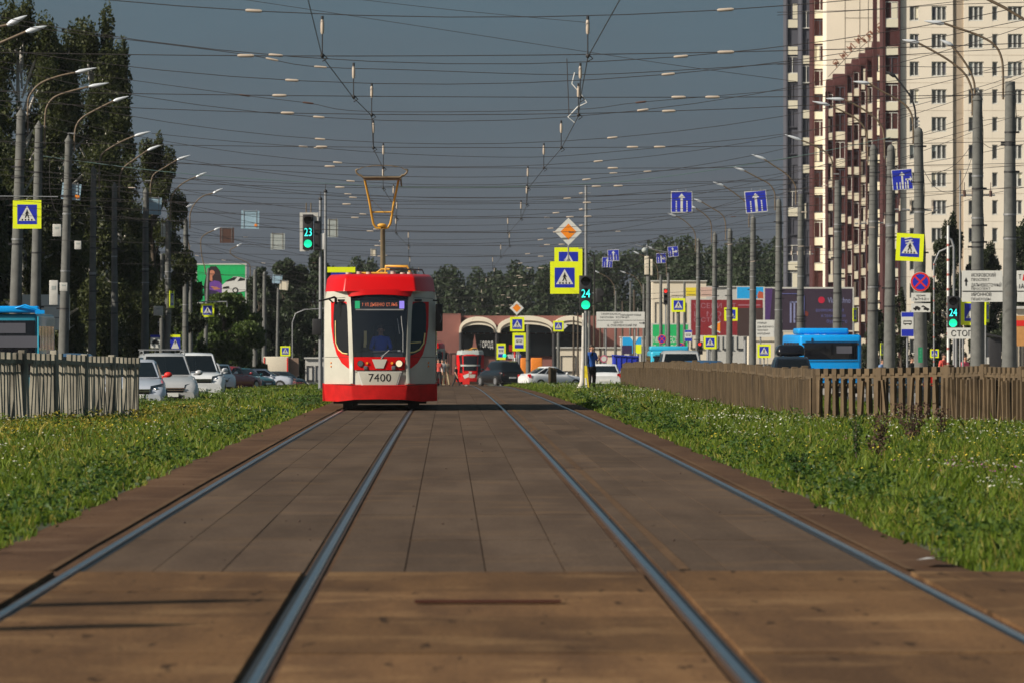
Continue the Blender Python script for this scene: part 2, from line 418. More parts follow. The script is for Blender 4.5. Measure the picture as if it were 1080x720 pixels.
for k in range(11):
    x0 = -13.6+k*.95
    if x0 < -9.3: b.add([(x0, 338, gz(338)+ROAD+.006), (x0+.45, 338, gz(338)+ROAD+.006), (x0+.45, 341, gz(341)+ROAD+.006), (x0, 341, gz(341)+ROAD+.006)], [(0, 1, 2, 3)])
b.build('crosswalk', M['paint'])['kind'] = 'structure'

RAILS = [-2.36, -.82, 1.28, 2.80]
# paving slabs between and beside the rails (real gaps over a dirt bed)
def slabs():
    b = MB()
    cols = [(-2.29, -1.86), (-1.86, -1.42), (-1.42, -.90), (-.74, -.27), (-.27, .24), (.24, .74), (.74, 1.20), (1.36, 1.78), (1.78, 2.26), (2.26, 2.73)]
    y = 35.4; joints = [35.4]; r = random.Random(3)
    while y < 480: y += 6.1; joints.append(y)
    for (x0, x1) in cols:
        for j in range(len(joints)-1):
            a, c = joints[j]+.012, joints[j+1]-.012
            h = .004+r.random()*.004
            zz = [gz(a)+h, gz(c)+h]
            g = .0042
            vs = [(x0+g, a, zz[0]), (x1-g, a, zz[0]), (x1-g, c, zz[1]), (x0+g, c, zz[1])]
            vs += [(p[0], p[1], p[2]-.03) for p in vs]
            b.add(vs, [(0, 1, 2, 3), (0, 4, 5, 1), (1, 5, 6, 2), (2, 6, 7, 3), (3, 7, 4, 0)])
    o = b.build('track_paving', M['slab2']); o['kind'] = 'structure'
    b = MB(); r = random.Random(5)
    rows = [-20, -10, 0, 10, 18, 22.5, 26.2, 29.6, 32.6, 35.38]
    for (x0, x1) in [(-3.05, -2.44), (-2.29, -.90), (-.74, 1.20), (1.36, 2.73), (2.88, 5.2), (-5.2, -3.08)]:
        for j in range(len(rows)-1):
            h = .006+r.random()*.008; a, c = rows[j]+.01, rows[j+1]-.01
            b.box(((x0+x1)/2, (a+c)/2, h-.02), (x1-x0-.01, c-a, .04))
    o = b.build('crossing_deck', M['deck2']); o['kind'] = 'structure'
slabs()
for X0, w_ in ((1.50, .035), (-2.52, .03), (2.93, .03)):
    ys = [y for y in YS if 36 <= y <= 330]; ys = sorted(set(ys+[36+4*k for k in range(73)])); r = random.Random(int(X0*100)); vs = []
    for y in ys: q = w_*r.uniform(.75, 1.1); vs += [(X0-q, y, gz(y)+.0125), (X0+q, y, gz(y)+.0125)]
    MB().add(vs, [(2*k, 2*k+1, 2*k+3, 2*k+2) for k in range(len(ys)-1)]).build('dirt_strip', M['dirt'])['kind'] = 'structure'
names = ['outer rail of the left track beside the left grass', 'inner rail of the left track leading under the red tram', 'left rail of the empty right track', 'right rail of the empty track beside the right grass']
for i, X in enumerate(RAILS):
    ys = [y for y in YS if -40 <= y <= 540]
    ins = 1 if i in (0, 2) else -1
    o = thing('tram_rail', (X, 0, 0), 'long polished steel '+names[i], 'rail', 'rails of the two tram tracks')
    def prof(name, pr, m):
        n = len(pr); vs = [(p[0], y, gz(y)+p[1]) for y in ys for p in pr]
        MB().add(vs, [(a*n+k, a*n+k+1, (a+1)*n+k+1, (a+1)*n+k) for a in range(len(ys)-1) for k in range(n-1)]).build(name, m, o)
    prof('rail_head', [(-.023, -.05), (-.023, .012), (-.017, .019), (.017, .019), (.023, .012), (.023, -.05)], M['steel'])
    prof('groove', [(ins*.023, .000), (ins*.060, .000)], M['black'])
    prof('rail_edge', [(-ins*.023, .008), (-ins*.044, .008)], M['railside'])
# litter, stains and a steel plate lying on the near crossing deck
b = MB()
b.box((.22, 31.1, .022), (.80, .14, .01)); o = b.build('steel_strip', mat('dark_red_rust', (.055, .018, .012), .9, spec=.1)); tag(o, 'rusty reddish steel strip lying across the near track paving', 'steel strip')
r = random.Random(12)
b = MB()
for k in range(70):
    X = r.uniform(-3, 3.2); y = 26+abs(r.gauss(0, 35)); z = gz(y)+.012; q = r.uniform(.004, .014)
    b.ball((X, y, z), (q, q*1.3, q*.5), 0, 5, 3)
tag(b.build('gravel', M['railside']), 'small stones and crumbs scattered over the track paving', 'gravel', kind='stuff')
o = MB().add([(3.02, 36.6, .03), (3.16, 36.5, .05), (3.22, 36.9, .03), (3.3, 36.8, .045), (3.12, 37.0, .03)], [(0, 1, 2), (1, 3, 2), (0, 2, 4)]).build('litter', M['white'])
tag(o, 'crumpled white paper litter at the edge of the right grass', 'litter')

# ------------------------------------------------------------------ grass
rs = np.random.RandomState(4)
def blades(n, xr, yr, h0, h1, wd, power=2.0):
    X = rs.uniform(xr[0], xr[1], n); u = rs.rand(n)
    Y = yr[0]*(yr[1]/yr[0])**u           # thinner with distance
    return X, Y
def gzv(Y): return np.where(Y <= 430, -1.3e-5*Y*Y, -2.4)
def grass(name, xr, yr, n, mats, label, edge):
    X, Y = blades(n, xr, yr, 0, 0, 0)
    # ragged edge against the shoulder
    if edge == 'R': keep = X < xr[1]-.22*(np.sin(Y*1.7)*.5+.5)*rs.rand(n)-.12*np.sin(Y*.6)**2
    else: keep = X > xr[0]+.22*(np.sin(Y*1.3)*.5+.5)*rs.rand(n)+.12*np.sin(Y*.5)**2
    X, Y = X[keep], Y[keep]; n = len(X)
    clump = .5+.5*np.sin(X*2.1+Y*.45)*np.sin(X*.9-Y*.23+1.3)
    clump2 = .5+.5*np.sin(X*5.3+1.7*np.sin(Y*.9))*np.sin(Y*1.1+X)
    ed = (xr[1]-X) if edge == 'R' else (X-xr[0])
    H = (.045+.10*rs.rand(n)**1.6+.08*clump*rs.rand(n)+.05*clump2)*(.45+.55*np.clip(ed/.9, 0, 1))
    if edge == 'R': H = H*np.where((Y > 100) & (X < -5.5), .6, 1)
    tall = rs.rand(n) < .02; H = np.where(tall, H*1.8, H)
    wd = .0032*(1+Y/38)*(.6+.8*rs.rand(n))
    a = rs.uniform(0, 2*PI, n)
    lean = rs.uniform(.1, .7, n)*H; la = rs.uniform(0, 2*PI, n)
    Z = gzv(Y)-.02
    dx, dy = np.cos(a)*wd, np.sin(a)*wd
    mx_, my_ = X+np.cos(la)*lean*.35, Y+np.sin(la)*lean*.35
    tx, ty = X+np.cos(la)*lean, Y+np.sin(la)*lean
    V = np.zeros((n, 5, 3))
    V[:, 0] = np.stack([X-dx, Y-dy, Z], 1); V[:, 1] = np.stack([X+dx, Y+dy, Z], 1)
    V[:, 2] = np.stack([mx_+dx*.8, my_+dy*.8, Z+H*.6], 1); V[:, 3] = np.stack([tx, ty, Z+H], 1)
    V[:, 4] = np.stack([mx_-dx*.8, my_-dy*.8, Z+H*.6], 1)
    pr = rs.rand(n)
    big = .5+.5*np.sin(X*.8+Y*.11)*np.sin(Y*.07+X*.35+2)
    mi = np.where(pr < .05+.10*clump2+.22*np.clip(big-.55, 0, 1), 1, 0)+np.where(pr > .94, 2, 0)
    o = np_mesh(name, V.reshape(-1, 3), 5, mats, midx=np.clip(mi, 0, 2))
    return tag(o, label, 'grass', kind='stuff')
GM = [leafmat('grass_green', (.050, .100, .008), (.185, .262, .024), .44), leafmat('grass_straw', (.20, .20, .035), (.36, .31, .07), .35), leafmat('grass_deep', (.018, .045, .008), (.05, .11, .016), .3)]
grass('grass', (-8.4, -3.05), (35.5, 338), 260000, GM, 'uncut green grass on the verge between the left fence and the tracks', 'R')
grass('grass', (3.25, 10.4), (35.5, 338), 330000, GM, 'uncut green grass on the verge between the tracks and the right fence', 'L')
def flowers(name, xr, yr, n, m, r0, h, label, clusterN=60, spread=.5):
    cx = rs.uniform(xr[0], xr[1], clusterN); u = rs.rand(clusterN); cy = yr[0]*(yr[1]/yr[0])**u
    k = rs.randint(0, clusterN, n)
    X = np.clip(cx[k]+rs.normal(0, spread, n), xr[0], xr[1]); Y = cy[k]+rs.normal(0, spread*5, n); Y = np.clip(Y, yr[0], yr[1])
    Z = gzv(Y)+h*(.7+.5*rs.rand(n)); V = np.zeros((n, 6, 3)); rr = r0*(.5+.8*rs.rand(n))
    tl = rs.uniform(-.5, .5, n); tl2 = rs.uniform(-.6, .1, n)
    for j in range(6):
        an = j*PI/3
        V[:, j] = np.stack([X+rr*math.cos(an), Y+rr*math.sin(an), Z+rr*(math.sin(an)*tl2*-1+math.cos(an)*tl)], 1)
    return tag(np_mesh(name, V.reshape(-1, 3), 6, m), label, 'flowers', kind='stuff')
WF = mat('yarrow_white', (.42, .43, .34), .8, var=.2, island=.35); YF = mat('flower_yellow', (.5, .40, .03), .7, island=.3); PF = mat('flower_violet', (.28, .08, .2), .7)
flowers('white_flowers', (-8.2, -3.7), (36, 250), 1500, WF, .013, .16, 'white yarrow flowers dotted through the left verge grass', 60)
flowers('white_flowers', (4.2, 9.8), (75, 300), 3600, WF, .015, .17, 'white yarrow flowers thick along the foot of the right fence', 110, .55)
flowers('white_flowers', (5.0, 7.6), (52, 66), 260, WF, .013, .16, 'patch of white flowers in the near right corner grass', 5, .2)
flowers('yellow_flowers', (3.8, 9), (50, 120), 700, YF, .011, .17, 'small yellow flowers among the right verge grass', 30, .5)
flowers('yellow_flowers', (-7.5, -4), (60, 120), 500, YF, .012, .16, 'small yellow flowers among the left verge grass', 16, .4)
flowers('violet_flowers', (4.5, 7.5), (50, 80), 200, PF, .011, .16, 'small violet flowers in the near right verge grass', 12, .3)
def weedbed(name, xr, yr, nc, m, label):
    r = np.random.RandomState(int(abs(xr[0])*10)+nc); V = []
    for k in range(nc):
        X = r.uniform(*xr); Y = yr[0]*(yr[1]/yr[0])**r.rand(); n = r.randint(30, 80); sp = r.uniform(.12, .40); hh = r.uniform(.10, .26)
        P_ = np.stack([X+r.normal(0, sp*.5, n), Y+r.normal(0, sp*.9, n), gz(Y)+r.rand(n)*hh+.02], 1)
        u = r.normal(0, 1, (n, 3)); u[:, 2] *= .5; u /= np.linalg.norm(u, axis=1)[:, None]; v = np.cross(u, r.normal(0, 1, (n, 3))); v /= np.linalg.norm(v, axis=1)[:, None]
        s_ = (r.uniform(.008, .024, n)*(1+Y/140))[:, None]; q = np.zeros((n, 4, 3)); q[:, 0] = P_-u*s_; q[:, 1] = P_+v*s_*.55; q[:, 2] = P_+u*s_; q[:, 3] = P_-v*s_*.55; V.append(q.reshape(-1, 3))
    return tag(np_mesh(name, np.concatenate(V), 4, m), label, 'weeds', kind='stuff')
WG = leafmat('weed_green', (.03, .07, .010), (.11, .17, .03), .35); WY = leafmat('weed_yellow', (.16, .15, .02), (.32, .26, .03), .35)
weedbed('weeds', (-7.9, -3.35), (38, 200), 170, WG, 'low broad leaved weeds scattered through the left verge')
weedbed('weeds', (3.5, 9.6), (38, 240), 240, WG, 'low broad leaved weeds scattered through the right verge')
weedbed('weeds', (-7.6, -4.5), (70, 130), 90, WY, 'patches of yellowing weeds in the left verge by the fence')
weedbed('weeds', (3.4, 4.2), (38, 160), 90, GM[2], 'dark green weeds along the edge of the right shoulder')
weedbed('weeds', (-3.9, -3.2), (38, 160), 90, GM[2], 'dark green weeds along the edge of the left shoulder')
def weed(X, y, h, n, m, spread, label, name='weed_plant'):
    o = thing(name, (X, y, gz(y)), label, 'plant')
    b = MB(); V = []
    for k in range(max(3, n//40)):
        a = rnd.uniform(0, 2*PI); tip = Vector((math.cos(a)*spread*rnd.random(), math.sin(a)*spread*rnd.random(), h*rnd.uniform(.75, 1)))
        b.tube([(0, 0, -.02), tip*.5+Vector((0, 0, .03)), tip], [.006, .004, .002], 5)
    b.build('stem', M['bark'], o)
    for k in range(n):
        t = rnd.uniform(.25, 1); a = rnd.uniform(0, 2*PI); rr = spread*math.sqrt(rnd.random())*t
        c = Vector((math.cos(a)*rr, math.sin(a)*rr, h*t)); q = rnd.uniform(.012, .032)
        u = Vector((rnd.gauss(0, 1), rnd.gauss(0, 1), rnd.gauss(0, 1))).normalized(); v = u.orthogonal().normalized()
        V += [c-u*q, c+v*q*.5, c+u*q, c-v*q*.5]
    np_mesh('foliage', np.array([tuple(p) for p in V]), 4, m, o)
    return o
DK = leafmat('dock_brown', (.045, .022, .018), (.10, .05, .035), .2)
weed(6.55, 80, .62, 520, DK, .36, 'dark brown bushy dock plant near the right fence')
weed(6.0, 79, .48, 240, DK, .22, 'smaller dark brown dock plant left of the bushy one')
weed(5.3, 70, .30, 160, DK, .2, 'low brown dock plant in the middle of the right grass')
weed(4.75, 66, .62, 200, GM[2], .10, 'tall slim dark green weed standing in the right grass')
weed(7.3, 84, .5, 160, DK, .15, 'thin brown weed close before the right fence')
weed(3.75, 61, .26, 260, GM[2], .16, 'low dark green weed clump at the edge of the right shoulder')
weed(-6.9, 86, .40, 360, GM[0], .30, 'broad leaved green weed in the left grass before the fence')
# ------------------------------------------------------------------ poles with lamp arms
def P(px, py, s, o):      # pixel measurement of the photograph -> local coordinates of a thing standing at o
    p = W(px, py, s); return (p.x-o.x, p.z-o.z)
PADD = [0]
def pole(side, n, s, xb, xt, yt, wpx, lamps=(), cap='dome', label=None, mt=None, bands=True, arms=(), thin=False, off=None):
    d = FL/s
    o = Vector(((xb-VX)/s, d, gz(d)+off if off is not None else gz(d)+ROAD+.12))
    lab = label or (('tall grey concrete pole with lamp arm, ' if lamps else 'bare grey concrete pole, ')+ORD[n]+(' in the row left of the road' if side == 'L' else ' in the row right of the road'))
    t = thing('street_lamp' if lamps else 'concrete_pole', o, lab, 'street lamp' if lamps else 'pole', 'concrete poles and lamps along the avenue')
    xt_, zt = P(xt, yt, s, o); rb = wpx/s/2; rt = rb*.72
    if thin: rt = rb
    b = MB(); b.tube([(0, 0, -.1), (xt_*.5, 0, zt*.5), (xt_, 0, zt)], [rb*1.15, (rb*1.1+rt)/2, rt], 14)
    b.build('shaft', mt or M['concrete'], t)
    if cap == 'cone': MB().tube([(xt_, 0, zt), (xt_, 0, zt+.05), (xt_, 0, zt+.28)], [rt*1.15, rt*1.15, .02], 12).build('cap', mt or M['concrete'], t)
    elif cap == 'dome': MB().tube([(xt_, 0, zt), (xt_, 0, zt+.1), (xt_, 0, zt+.17)], [rt*1.0, rt*.8, rt*.25], 12).build('cap', mt or M['concrete'], t)
    if bands:
        r = random.Random(int(xb*7))
        b = MB()
        for k in range(r.randint(4, 6)):
            f = r.uniform(.32, .95); rr = (rb*1.1*(1-f)+rt*f)*1.06; z = zt*f; xx = xt_*f
            b.cyl((xx, 0, z), (xx, 0, z+.05), rr, 14)
            sx = r.choice((-1, 1)); b.box((xx+sx*(rr+.05), -.02, z+.03), (.12, .05, .06))
            b.build('clamp', M['darkmetal'], t)
            b = MB()
        for k in range(2):
            b = MB(); f = r.uniform(.4, .8); rr = (rb*1.1*(1-f)+rt*f)*1.08
            b.cyl((xt_*f, 0, zt*f), (xt_*f, 0, zt*f+.03), rr, 14); b.cyl((xt_*f, 0, zt*f+.03), (xt_*f, 0, zt*f+.06), rr*1.02, 14)
            b.build('steel_band', M['galv'], t)
        pts = [(xt_*f+math.sin(f*23+n)*.03+rb*(1.02-.3*f), -.03, zt*f) for f in [k/9 for k in range(1, 10)]]
        MB().tube(pts, .012, 5).build('cable', M['wire'], t)
    for lp in lamps:
        pts, hd = lp[0], lp[1]; dark = len(lp) > 2
        q = [Vector((P(a, c, s, o)[0], 0, P(a, c, s, o)[1])) for a, c in pts]
        # smooth the arm with a Catmull pass
        sm = []
        for i in range(len(q)-1):
            p0, p1, p2, p3 = q[max(i-1, 0)], q[i], q[i+1], q[min(i+2, len(q)-1)]
            for k in range(5):
                u = k/5; sm.append(.5*((2*p1)+(p2-p0)*u+(2*p0-5*p1+4*p2-p3)*u*u+(3*p1-p0-3*p2+p3)*u**3))
        sm.append(q[-1])
        arm = MB().tube(sm, [.036]*len(sm), 8).build('lamp_arm', M['darkmetal'] if dark else M['brownpipe'], t)
        h = [Vector((P(a, c, s, o)[0], 0, P(a, c, s, o)[1])) for a, c in hd]
        a_, b_ = h; ax = b_-a_
        MB().tube([a_-ax*.05, a_+ax*.04, a_+ax*.2, a_+ax*.5, a_+ax*.8, b_], [.025, .045, .075, .062, .036, .010], 10).build('lamp_head', M['darkmetal'] if dark else M['lampshell'], t)
        # foot bracket
        f0 = q[-1]
        for dz in (.1, .7): MB().box((f0.x*.5+xt_*.5, 0, f0.z+dz), (abs(f0.x-xt_)+.1, .05, .05)).build('arm_bracket', M['galv'], t)
    for (ax_, ay, bx, by) in arms:   # bracket arms that carry trolley wires
        pa, pb = P(ax_, ay, s, o), P(bx, by, s, o)
        arm = MB().tube([(pa[0], 0, pa[1]), ((pa[0]+pb[0])/2, 0, (pa[1]+pb[1])/2), (pb[0], 0, pb[1])], .03, 6).build('bracket_arm', M['galv'], t)
        for k in range(4):
            b = MB(); f = (k+.5)/4; x = pa[0]*(1-f)+pb[0]*f; z = pa[1]*(1-f)+pb[1]*f
            b.cyl((x, 0, z-.05), (x, 0, z+.15), .05, 8); b.cyl((x, 0, z+.15), (x, -.05, z+.42), .012, 5)
            b.build('insulator', M['insuld'] if xb > 990 else M['insul'], arm)
    return t
LP = lambda *a: a
pole('L', 0, 30, 14, 22.7, 123, 13, cap='cone', lamps=[([(80, 77), (62, 81), (44, 88), (34, 98), (30, 110), (30, 142)], [(80, 77), (102, 72)])])
pole('L', 1, 29, 36, 41.5, 136, 11.5, cap='cone', lamps=[([(94, 92), (74, 97), (58, 103), (50, 113), (48, 126), (47.5, 154)], [(94, 92), (115, 88)])])
pole('L', 2, 27, 66, 72.8, 150, 10.5, cap='cone', lamps=[([(120, 107), (104, 115), (88, 124), (81, 133), (79, 145), (79, 160)], [(120, 107), (136, 102)])])
pole('L', 3, 25.2, 97, 99, 182, 8, cap='cone', lamps=[([(142, 144), (126, 151), (110, 161), (106, 168), (105, 180), (105, 201)], [(142, 144), (159, 139)])])
pole('L', 4, 23.6, 121, 121, 199, 7.5, cap='cone', lamps=[([(156, 159), (143, 168), (131, 177), (127, 186), (126, 196), (126, 214)], [(156, 159), (171, 153)])])
pole('L', 5, 21.6, 153, 154, 204, 8, cap='cone', lamps=[([(187, 169), (174, 177), (163, 184), (160, 191), (159, 198), (159, 206)], [(187, 169), (201, 164)])])
pole('L', 6, 20, 176.5, 177.5, 236, 7.5, cap='dome', lamps=[([(207, 187), (196, 192), (187, 199), (181, 210), (180, 225), (180, 240)], [(207, 187), (218, 182)])])
pole('L', 7, 18.6, 195.5, 196, 233, 6.5, cap='dome', lamps=[([(225, 204), (213, 208), (205, 216), (201, 225), (200.5, 232), (200.5, 242)], [(225, 204), (235, 199)])])
pole('L', 8, 19.3, 170.5, 171, 268, 5, cap=None, bands=False)
pole('L', 9, 17.6, 201.5, 201, 270, 4.5, cap=None, lamps=[([(197, 219), (193, 222), (191, 230), (197, 248), (200, 262), (200, 272)], [(197, 219), (203, 216)])], bands=False)
pole('L', 10, 16.3, 215, 220, 283, 4.5, cap=None, lamps=[([(226, 243), (216, 248), (212, 254), (213, 270), (216, 282), (217, 290)], [(226, 243), (233, 240)])], bands=False)
pole('L', 11, 14.5, 269, 269, 287, 5, cap='dome', bands=False, lamps=[([(250, 260), (243, 264), (246, 270), (262, 278), (264, 285), (264, 292)], [(250, 260), (255, 257)])])
pole('L', 12, 13.9, 278.5, 279, 289, 5, cap='dome', bands=False)
pole('L', 13, 12.6, 292, 293.5, 304, 3.6, cap=None, bands=False)
pole('L', 14, 11.5, 313.5, 314, 314, 3.0, cap=None, bands=False)
pole('L', 15, 11, 317.5, 318, 312, 2.6, cap=None, bands=False, mt=M['bark'], lamps=[([(325, 297), (320, 302), (318, 308), (317.5, 314)], [(325, 297), (331, 295)])], label='thin brown wooden pole with a small lamp behind the left traffic light mast')
# right row
pole('R', 0, 33.9, 1065, 1066, 86, 14.5, cap=None, arms=[], lamps=[([(994, 24), (1012, 30), (1034, 38), (1050, 48), (1057, 62), (1058.5, 80), (1058.5, 105)], [(996, 25), (975, 22)])])
pole('R', 1, 32, 1031.5, 1031.5, 106, 14, cap='cone', arms=[(1013, 206, 1050, 206)], lamps=[
    ([(968, 45), (985, 54), (1003, 65), (1018, 78), (1025, 93), (1026, 108), (1026, 122)], [(969, 45), (952, 42)]),
    ([(1004, 48), (1014, 60), (1023, 74), (1028, 88), (1028.5, 104), (1028.5, 116)], [(1005, 48), (992, 42)])])
pole('R', 2, 28.5, 972, 969, 139, 13, cap='dome', arms=[(944, 221, 990, 222)], lamps=[
    ([(944, 80), (951, 89), (960, 101), (965, 114), (966, 128), (966, 148)], [(945, 81), (934, 75)], 1),
    ([(917, 88), (930, 96), (947, 105), (958, 114), (963, 127), (963.5, 152)], [(917, 88), (900, 86)])])
pole('R', 3, 26.7, 938, 940, 157, 11.5, cap='dome', lamps=[([(890, 105), (903, 111), (919, 121), (930, 133), (933, 148), (933.5, 168)], [(890, 105), (871, 104)])])
pole('R', 4, 25.7, 920.5, 921.5, 157, 11, cap='dome', arms=[(902, 236, 938, 235)], lamps=[([(875, 111), (888, 117), (903, 125), (913, 137), (915.5, 155), (915.5, 172)], [(875, 111), (857, 107)])])
pole('R', 5, 23.5, 883, 884, 190, 9.5, cap=None, lamps=[([(845, 148), (858, 153), (870, 160), (877, 168), (878.5, 180), (878.5, 200)], [(845, 148), (828, 142)])])
pole('R', 6, 21.3, 844, 845, 205, 8, cap=None, arms=[(832, 268, 858, 268)], lamps=[([(806, 168), (818, 176), (831, 185), (839, 196), (839.5, 206), (839.5, 216)], [(807, 168), (793, 163)])])
pole('R', 7, 20, 821, 821.5, 213, 8, cap='dome', lamps=[([(785, 180), (798, 187), (811, 194), (817, 203), (817.5, 212), (817.5, 222)], [(785, 180), (773, 176)])])
pole('R', 8, 18.4, 793.5, 794.5, 231, 7.5, cap='dome', lamps=[([(763, 196), (775, 204), (786, 213), (790, 222), (790, 232), (790, 240)], [(763, 196), (752, 192)])])
pole('R', 9, 17, 769, 770, 244, 6.6, cap='dome', lamps=[([(740, 213), (750, 219), (761, 226), (765, 234), (765.5, 245), (765.5, 254)], [(740, 213), (732, 210)])])
pole('R', 10, 16.1, 753.5, 754, 248, 6, cap='dome', lamps=[([(734, 220), (743, 226), (749, 233), (750.5, 242), (750.5, 256)], [(734, 220), (728, 217)])])
pole('R', 11, 15, 736, 736.5, 254, 5, cap='dome', lamps=[([(713, 228), (722, 233), (731, 242), (733.5, 250), (733.5, 266)], [(713, 228), (704, 225)])])
pole('R', 12, 13.6, 721.5, 722, 297, 3.2, cap=None, bands=False)
pole('R', 13, 13, 705, 705, 288, 4.2, cap=None, bands=False, lamps=[([(688, 262), (696, 268), (702, 275), (703, 284), (703, 292)], [(688, 262), (683, 260)])])
pole('R', 14, 12.5, 697, 697, 290, 4, cap=None, bands=False, lamps=[([(674, 268), (684, 273), (692, 280), (694, 288), (694, 296)], [(674, 268), (668, 265)])])
pole('R', 15, 14.5, 683.5, 684, 291, 6.2, cap=None, bands=False, label='thick concrete pole carrying white boxes and a steel mast, beside the white direction board')
pole('R', 16, 11, 649, 649.5, 307, 3, cap=None, bands=False, lamps=[([(632, 288), (641, 293), (647, 300), (648, 306), (648, 312)], [(632, 288), (626, 285)])])
pole('R', 17, 10.5, 664.5, 665, 297, 2.6, cap=None, bands=False)
pole('R', 18, 10, 679, 679, 300, 3.0, cap=None, bands=False, lamps=[([(660, 288), (668, 291), (674, 297), (677, 304), (677, 310)], [(660, 288), (654, 286)])])
for i, (x, y, s_, ww) in enumerate([(605, 334, 10.5, 2.4), (609.5, 330, 10.2, 2.2), (621.5, 300, 12, 3), (626.5, 322, 11, 2.5), (633, 345, 10, 2.4), (637.5, 343, 10, 2.2), (656.5, 318, 10.3, 2.2), (669, 306, 11, 3.2), (673, 325, 10, 2.4)]):
    pole('R', i, s_, x, x, y, ww, cap=None, bands=False, mt=M['bark'] if i % 3 != 2 else M['concrete'], label='slim far %s pole, %s from the left of those behind the white direction board' % ('brown' if i % 3 != 2 else 'grey', ['first', 'second', 'third', 'fourth', 'fifth', 'sixth', 'seventh', 'eighth', 'ninth'][i]))
# poles left and right that stand beyond the frame edge but carry the nearest wires, lamps and shadows
for k, (X, y) in enumerate([(-15.0, 21.6), (-15.0, 24.2), (-15, 79), (17.5, 79), (-15, 114), (-15.2, 146), (17.5, 118), (17.5, 150)]):
    s_ = FL/y; zt = 9.3 if k > 1 else 9.75+.2*k; xb = VX+X*s_; g = gz(y)+ROAD
    yt = HY-(g+zt-EYE)*s_
    dirx = 1 if X < 0 else -1
    fx = lambda a: VX+(X+dirx*a)*s_
    fy = lambda z: HY-(g+z-EYE)*s_
    pole('L', k, s_, xb, xb, yt, (.36 if k > 1 else .52)*s_, cap='cone', label='concrete lamp pole %s the frame, %s along the %s pavement' % ('outside' , ['first', 'second', 'third', 'third', 'fourth', 'fifth', 'fourth', 'fifth'][k], 'left' if X < 0 else 'right'),
         lamps=[([(fx(1.75), fy(10.9)), (fx(1.0), fy(10.7)), (fx(.45), fy(10.3)), (fx(.25), fy(9.6)), (fx(.22), fy(8.6))], [(fx(1.75), fy(10.9)), (fx(2.5), fy(11.05))])] if k > 1 else [])
# near lamps whose heads reach into the upper corners
def far_arm(X0, y, pts, hd, label):
    s_ = FL/y; g = gz(y)+ROAD+.12; o = Vector((X0, y, g)); t = thing('street_lamp', o, label, 'street lamp', 'concrete poles and lamps along the avenue')
    MB().tube([(0, 0, 0), (0, 0, 9)], [.2, .13], 14).build('shaft', M['concrete'], t)
    q = [Vector((P(a, c, s_, o)[0], 0, P(a, c, s_, o)[1])) for a, c in pts]+[Vector((.15, 0, 8.8)), Vector((.15, 0, 8.0))]
    MB().tube(q, .045, 8).build('lamp_arm', M['brownpipe'], t)
    h = [Vector((P(a, c, s_, o)[0], 0, P(a, c, s_, o)[1])) for a, c in hd]; ax = h[1]-h[0]
    MB().tube([h[0]-ax*.05, h[0]+ax*.05, h[0]+ax*.25, h[0]+ax*.5, h[0]+ax*.8, h[1]], [.03, .06, .10, .085, .05, .012], 10).build('lamp_head', M['lampshell'], t)
far_arm(-15.4, 171, [(8, 27), (-20, 33), (-50, 50)], [(8, 27), (29, 17)], 'street lamp whose pale head enters at the top left corner, upper of two')
far_arm(-15.1, 187, [(28, 34), (0, 46), (-20, 60)], [(28, 34), (50, 28)], 'street lamp whose pale head enters at the top left corner, lower of two')
far_arm(17.9, 165, [(1036, -4), (1060, 8), (1090, 26)], [(1036, -4), (1012, -12)], 'street lamp whose brown arm crosses the top right corner')

# ------------------------------------------------------------------ overhead line
CZ = 5.42
sup = [79, 92, 99, 115, 127.5, 143, 158, 174, 193, 214, 235, 261, 286, 316, 353, 387, 430]
def inl(b, p, q, r=.045):       # one ceramic insulator along a wire
    d = (q-p).normalized(); r = r*.52; c = (p+q)/2; h = (q-p).length*.36; b.tube([c-d*h, c-d*(h-.03), c+d*(h-.03), c+d*h], [r*.6, r, r, r*.6], 8)
def span(name, y, X0, X1, zc, k, r, label, ins, dark=False, xc=.2, tilt=0.0):
    t = thing(name, (xc, y, gz(y)+zc), label, 'wire', 'cross wires strung over the tracks')
    f = lambda x: Vector((x-xc, 0, k*(x-xc)**2+tilt*(x-xc)))
    xs = [X0+(X1-X0)*i/26 for i in range(27)]
    MB().tube([f(x) for x in xs], r, 5, cap=False).build('wire', M['wire'], t)
    for x in ins:
        b = MB(); inl(b, f(x-.16), f(x+.16)); b.build('insulator', M['insuld'] if dark else M['insul'], t)
    return t
SX = {'left': [-1.74, -1.52, -1.32, -1.50, -1.44, -1.62, -1.5], 'right': [1.95, 2.15, 2.28, 2.30, 2.16, 2.02, 2.2]}
def stag(nm, i): return SX[nm][i] if i < 7 else (-1.6 if nm == 'left' else 2.2)+.16*math.sin(i*2.2)
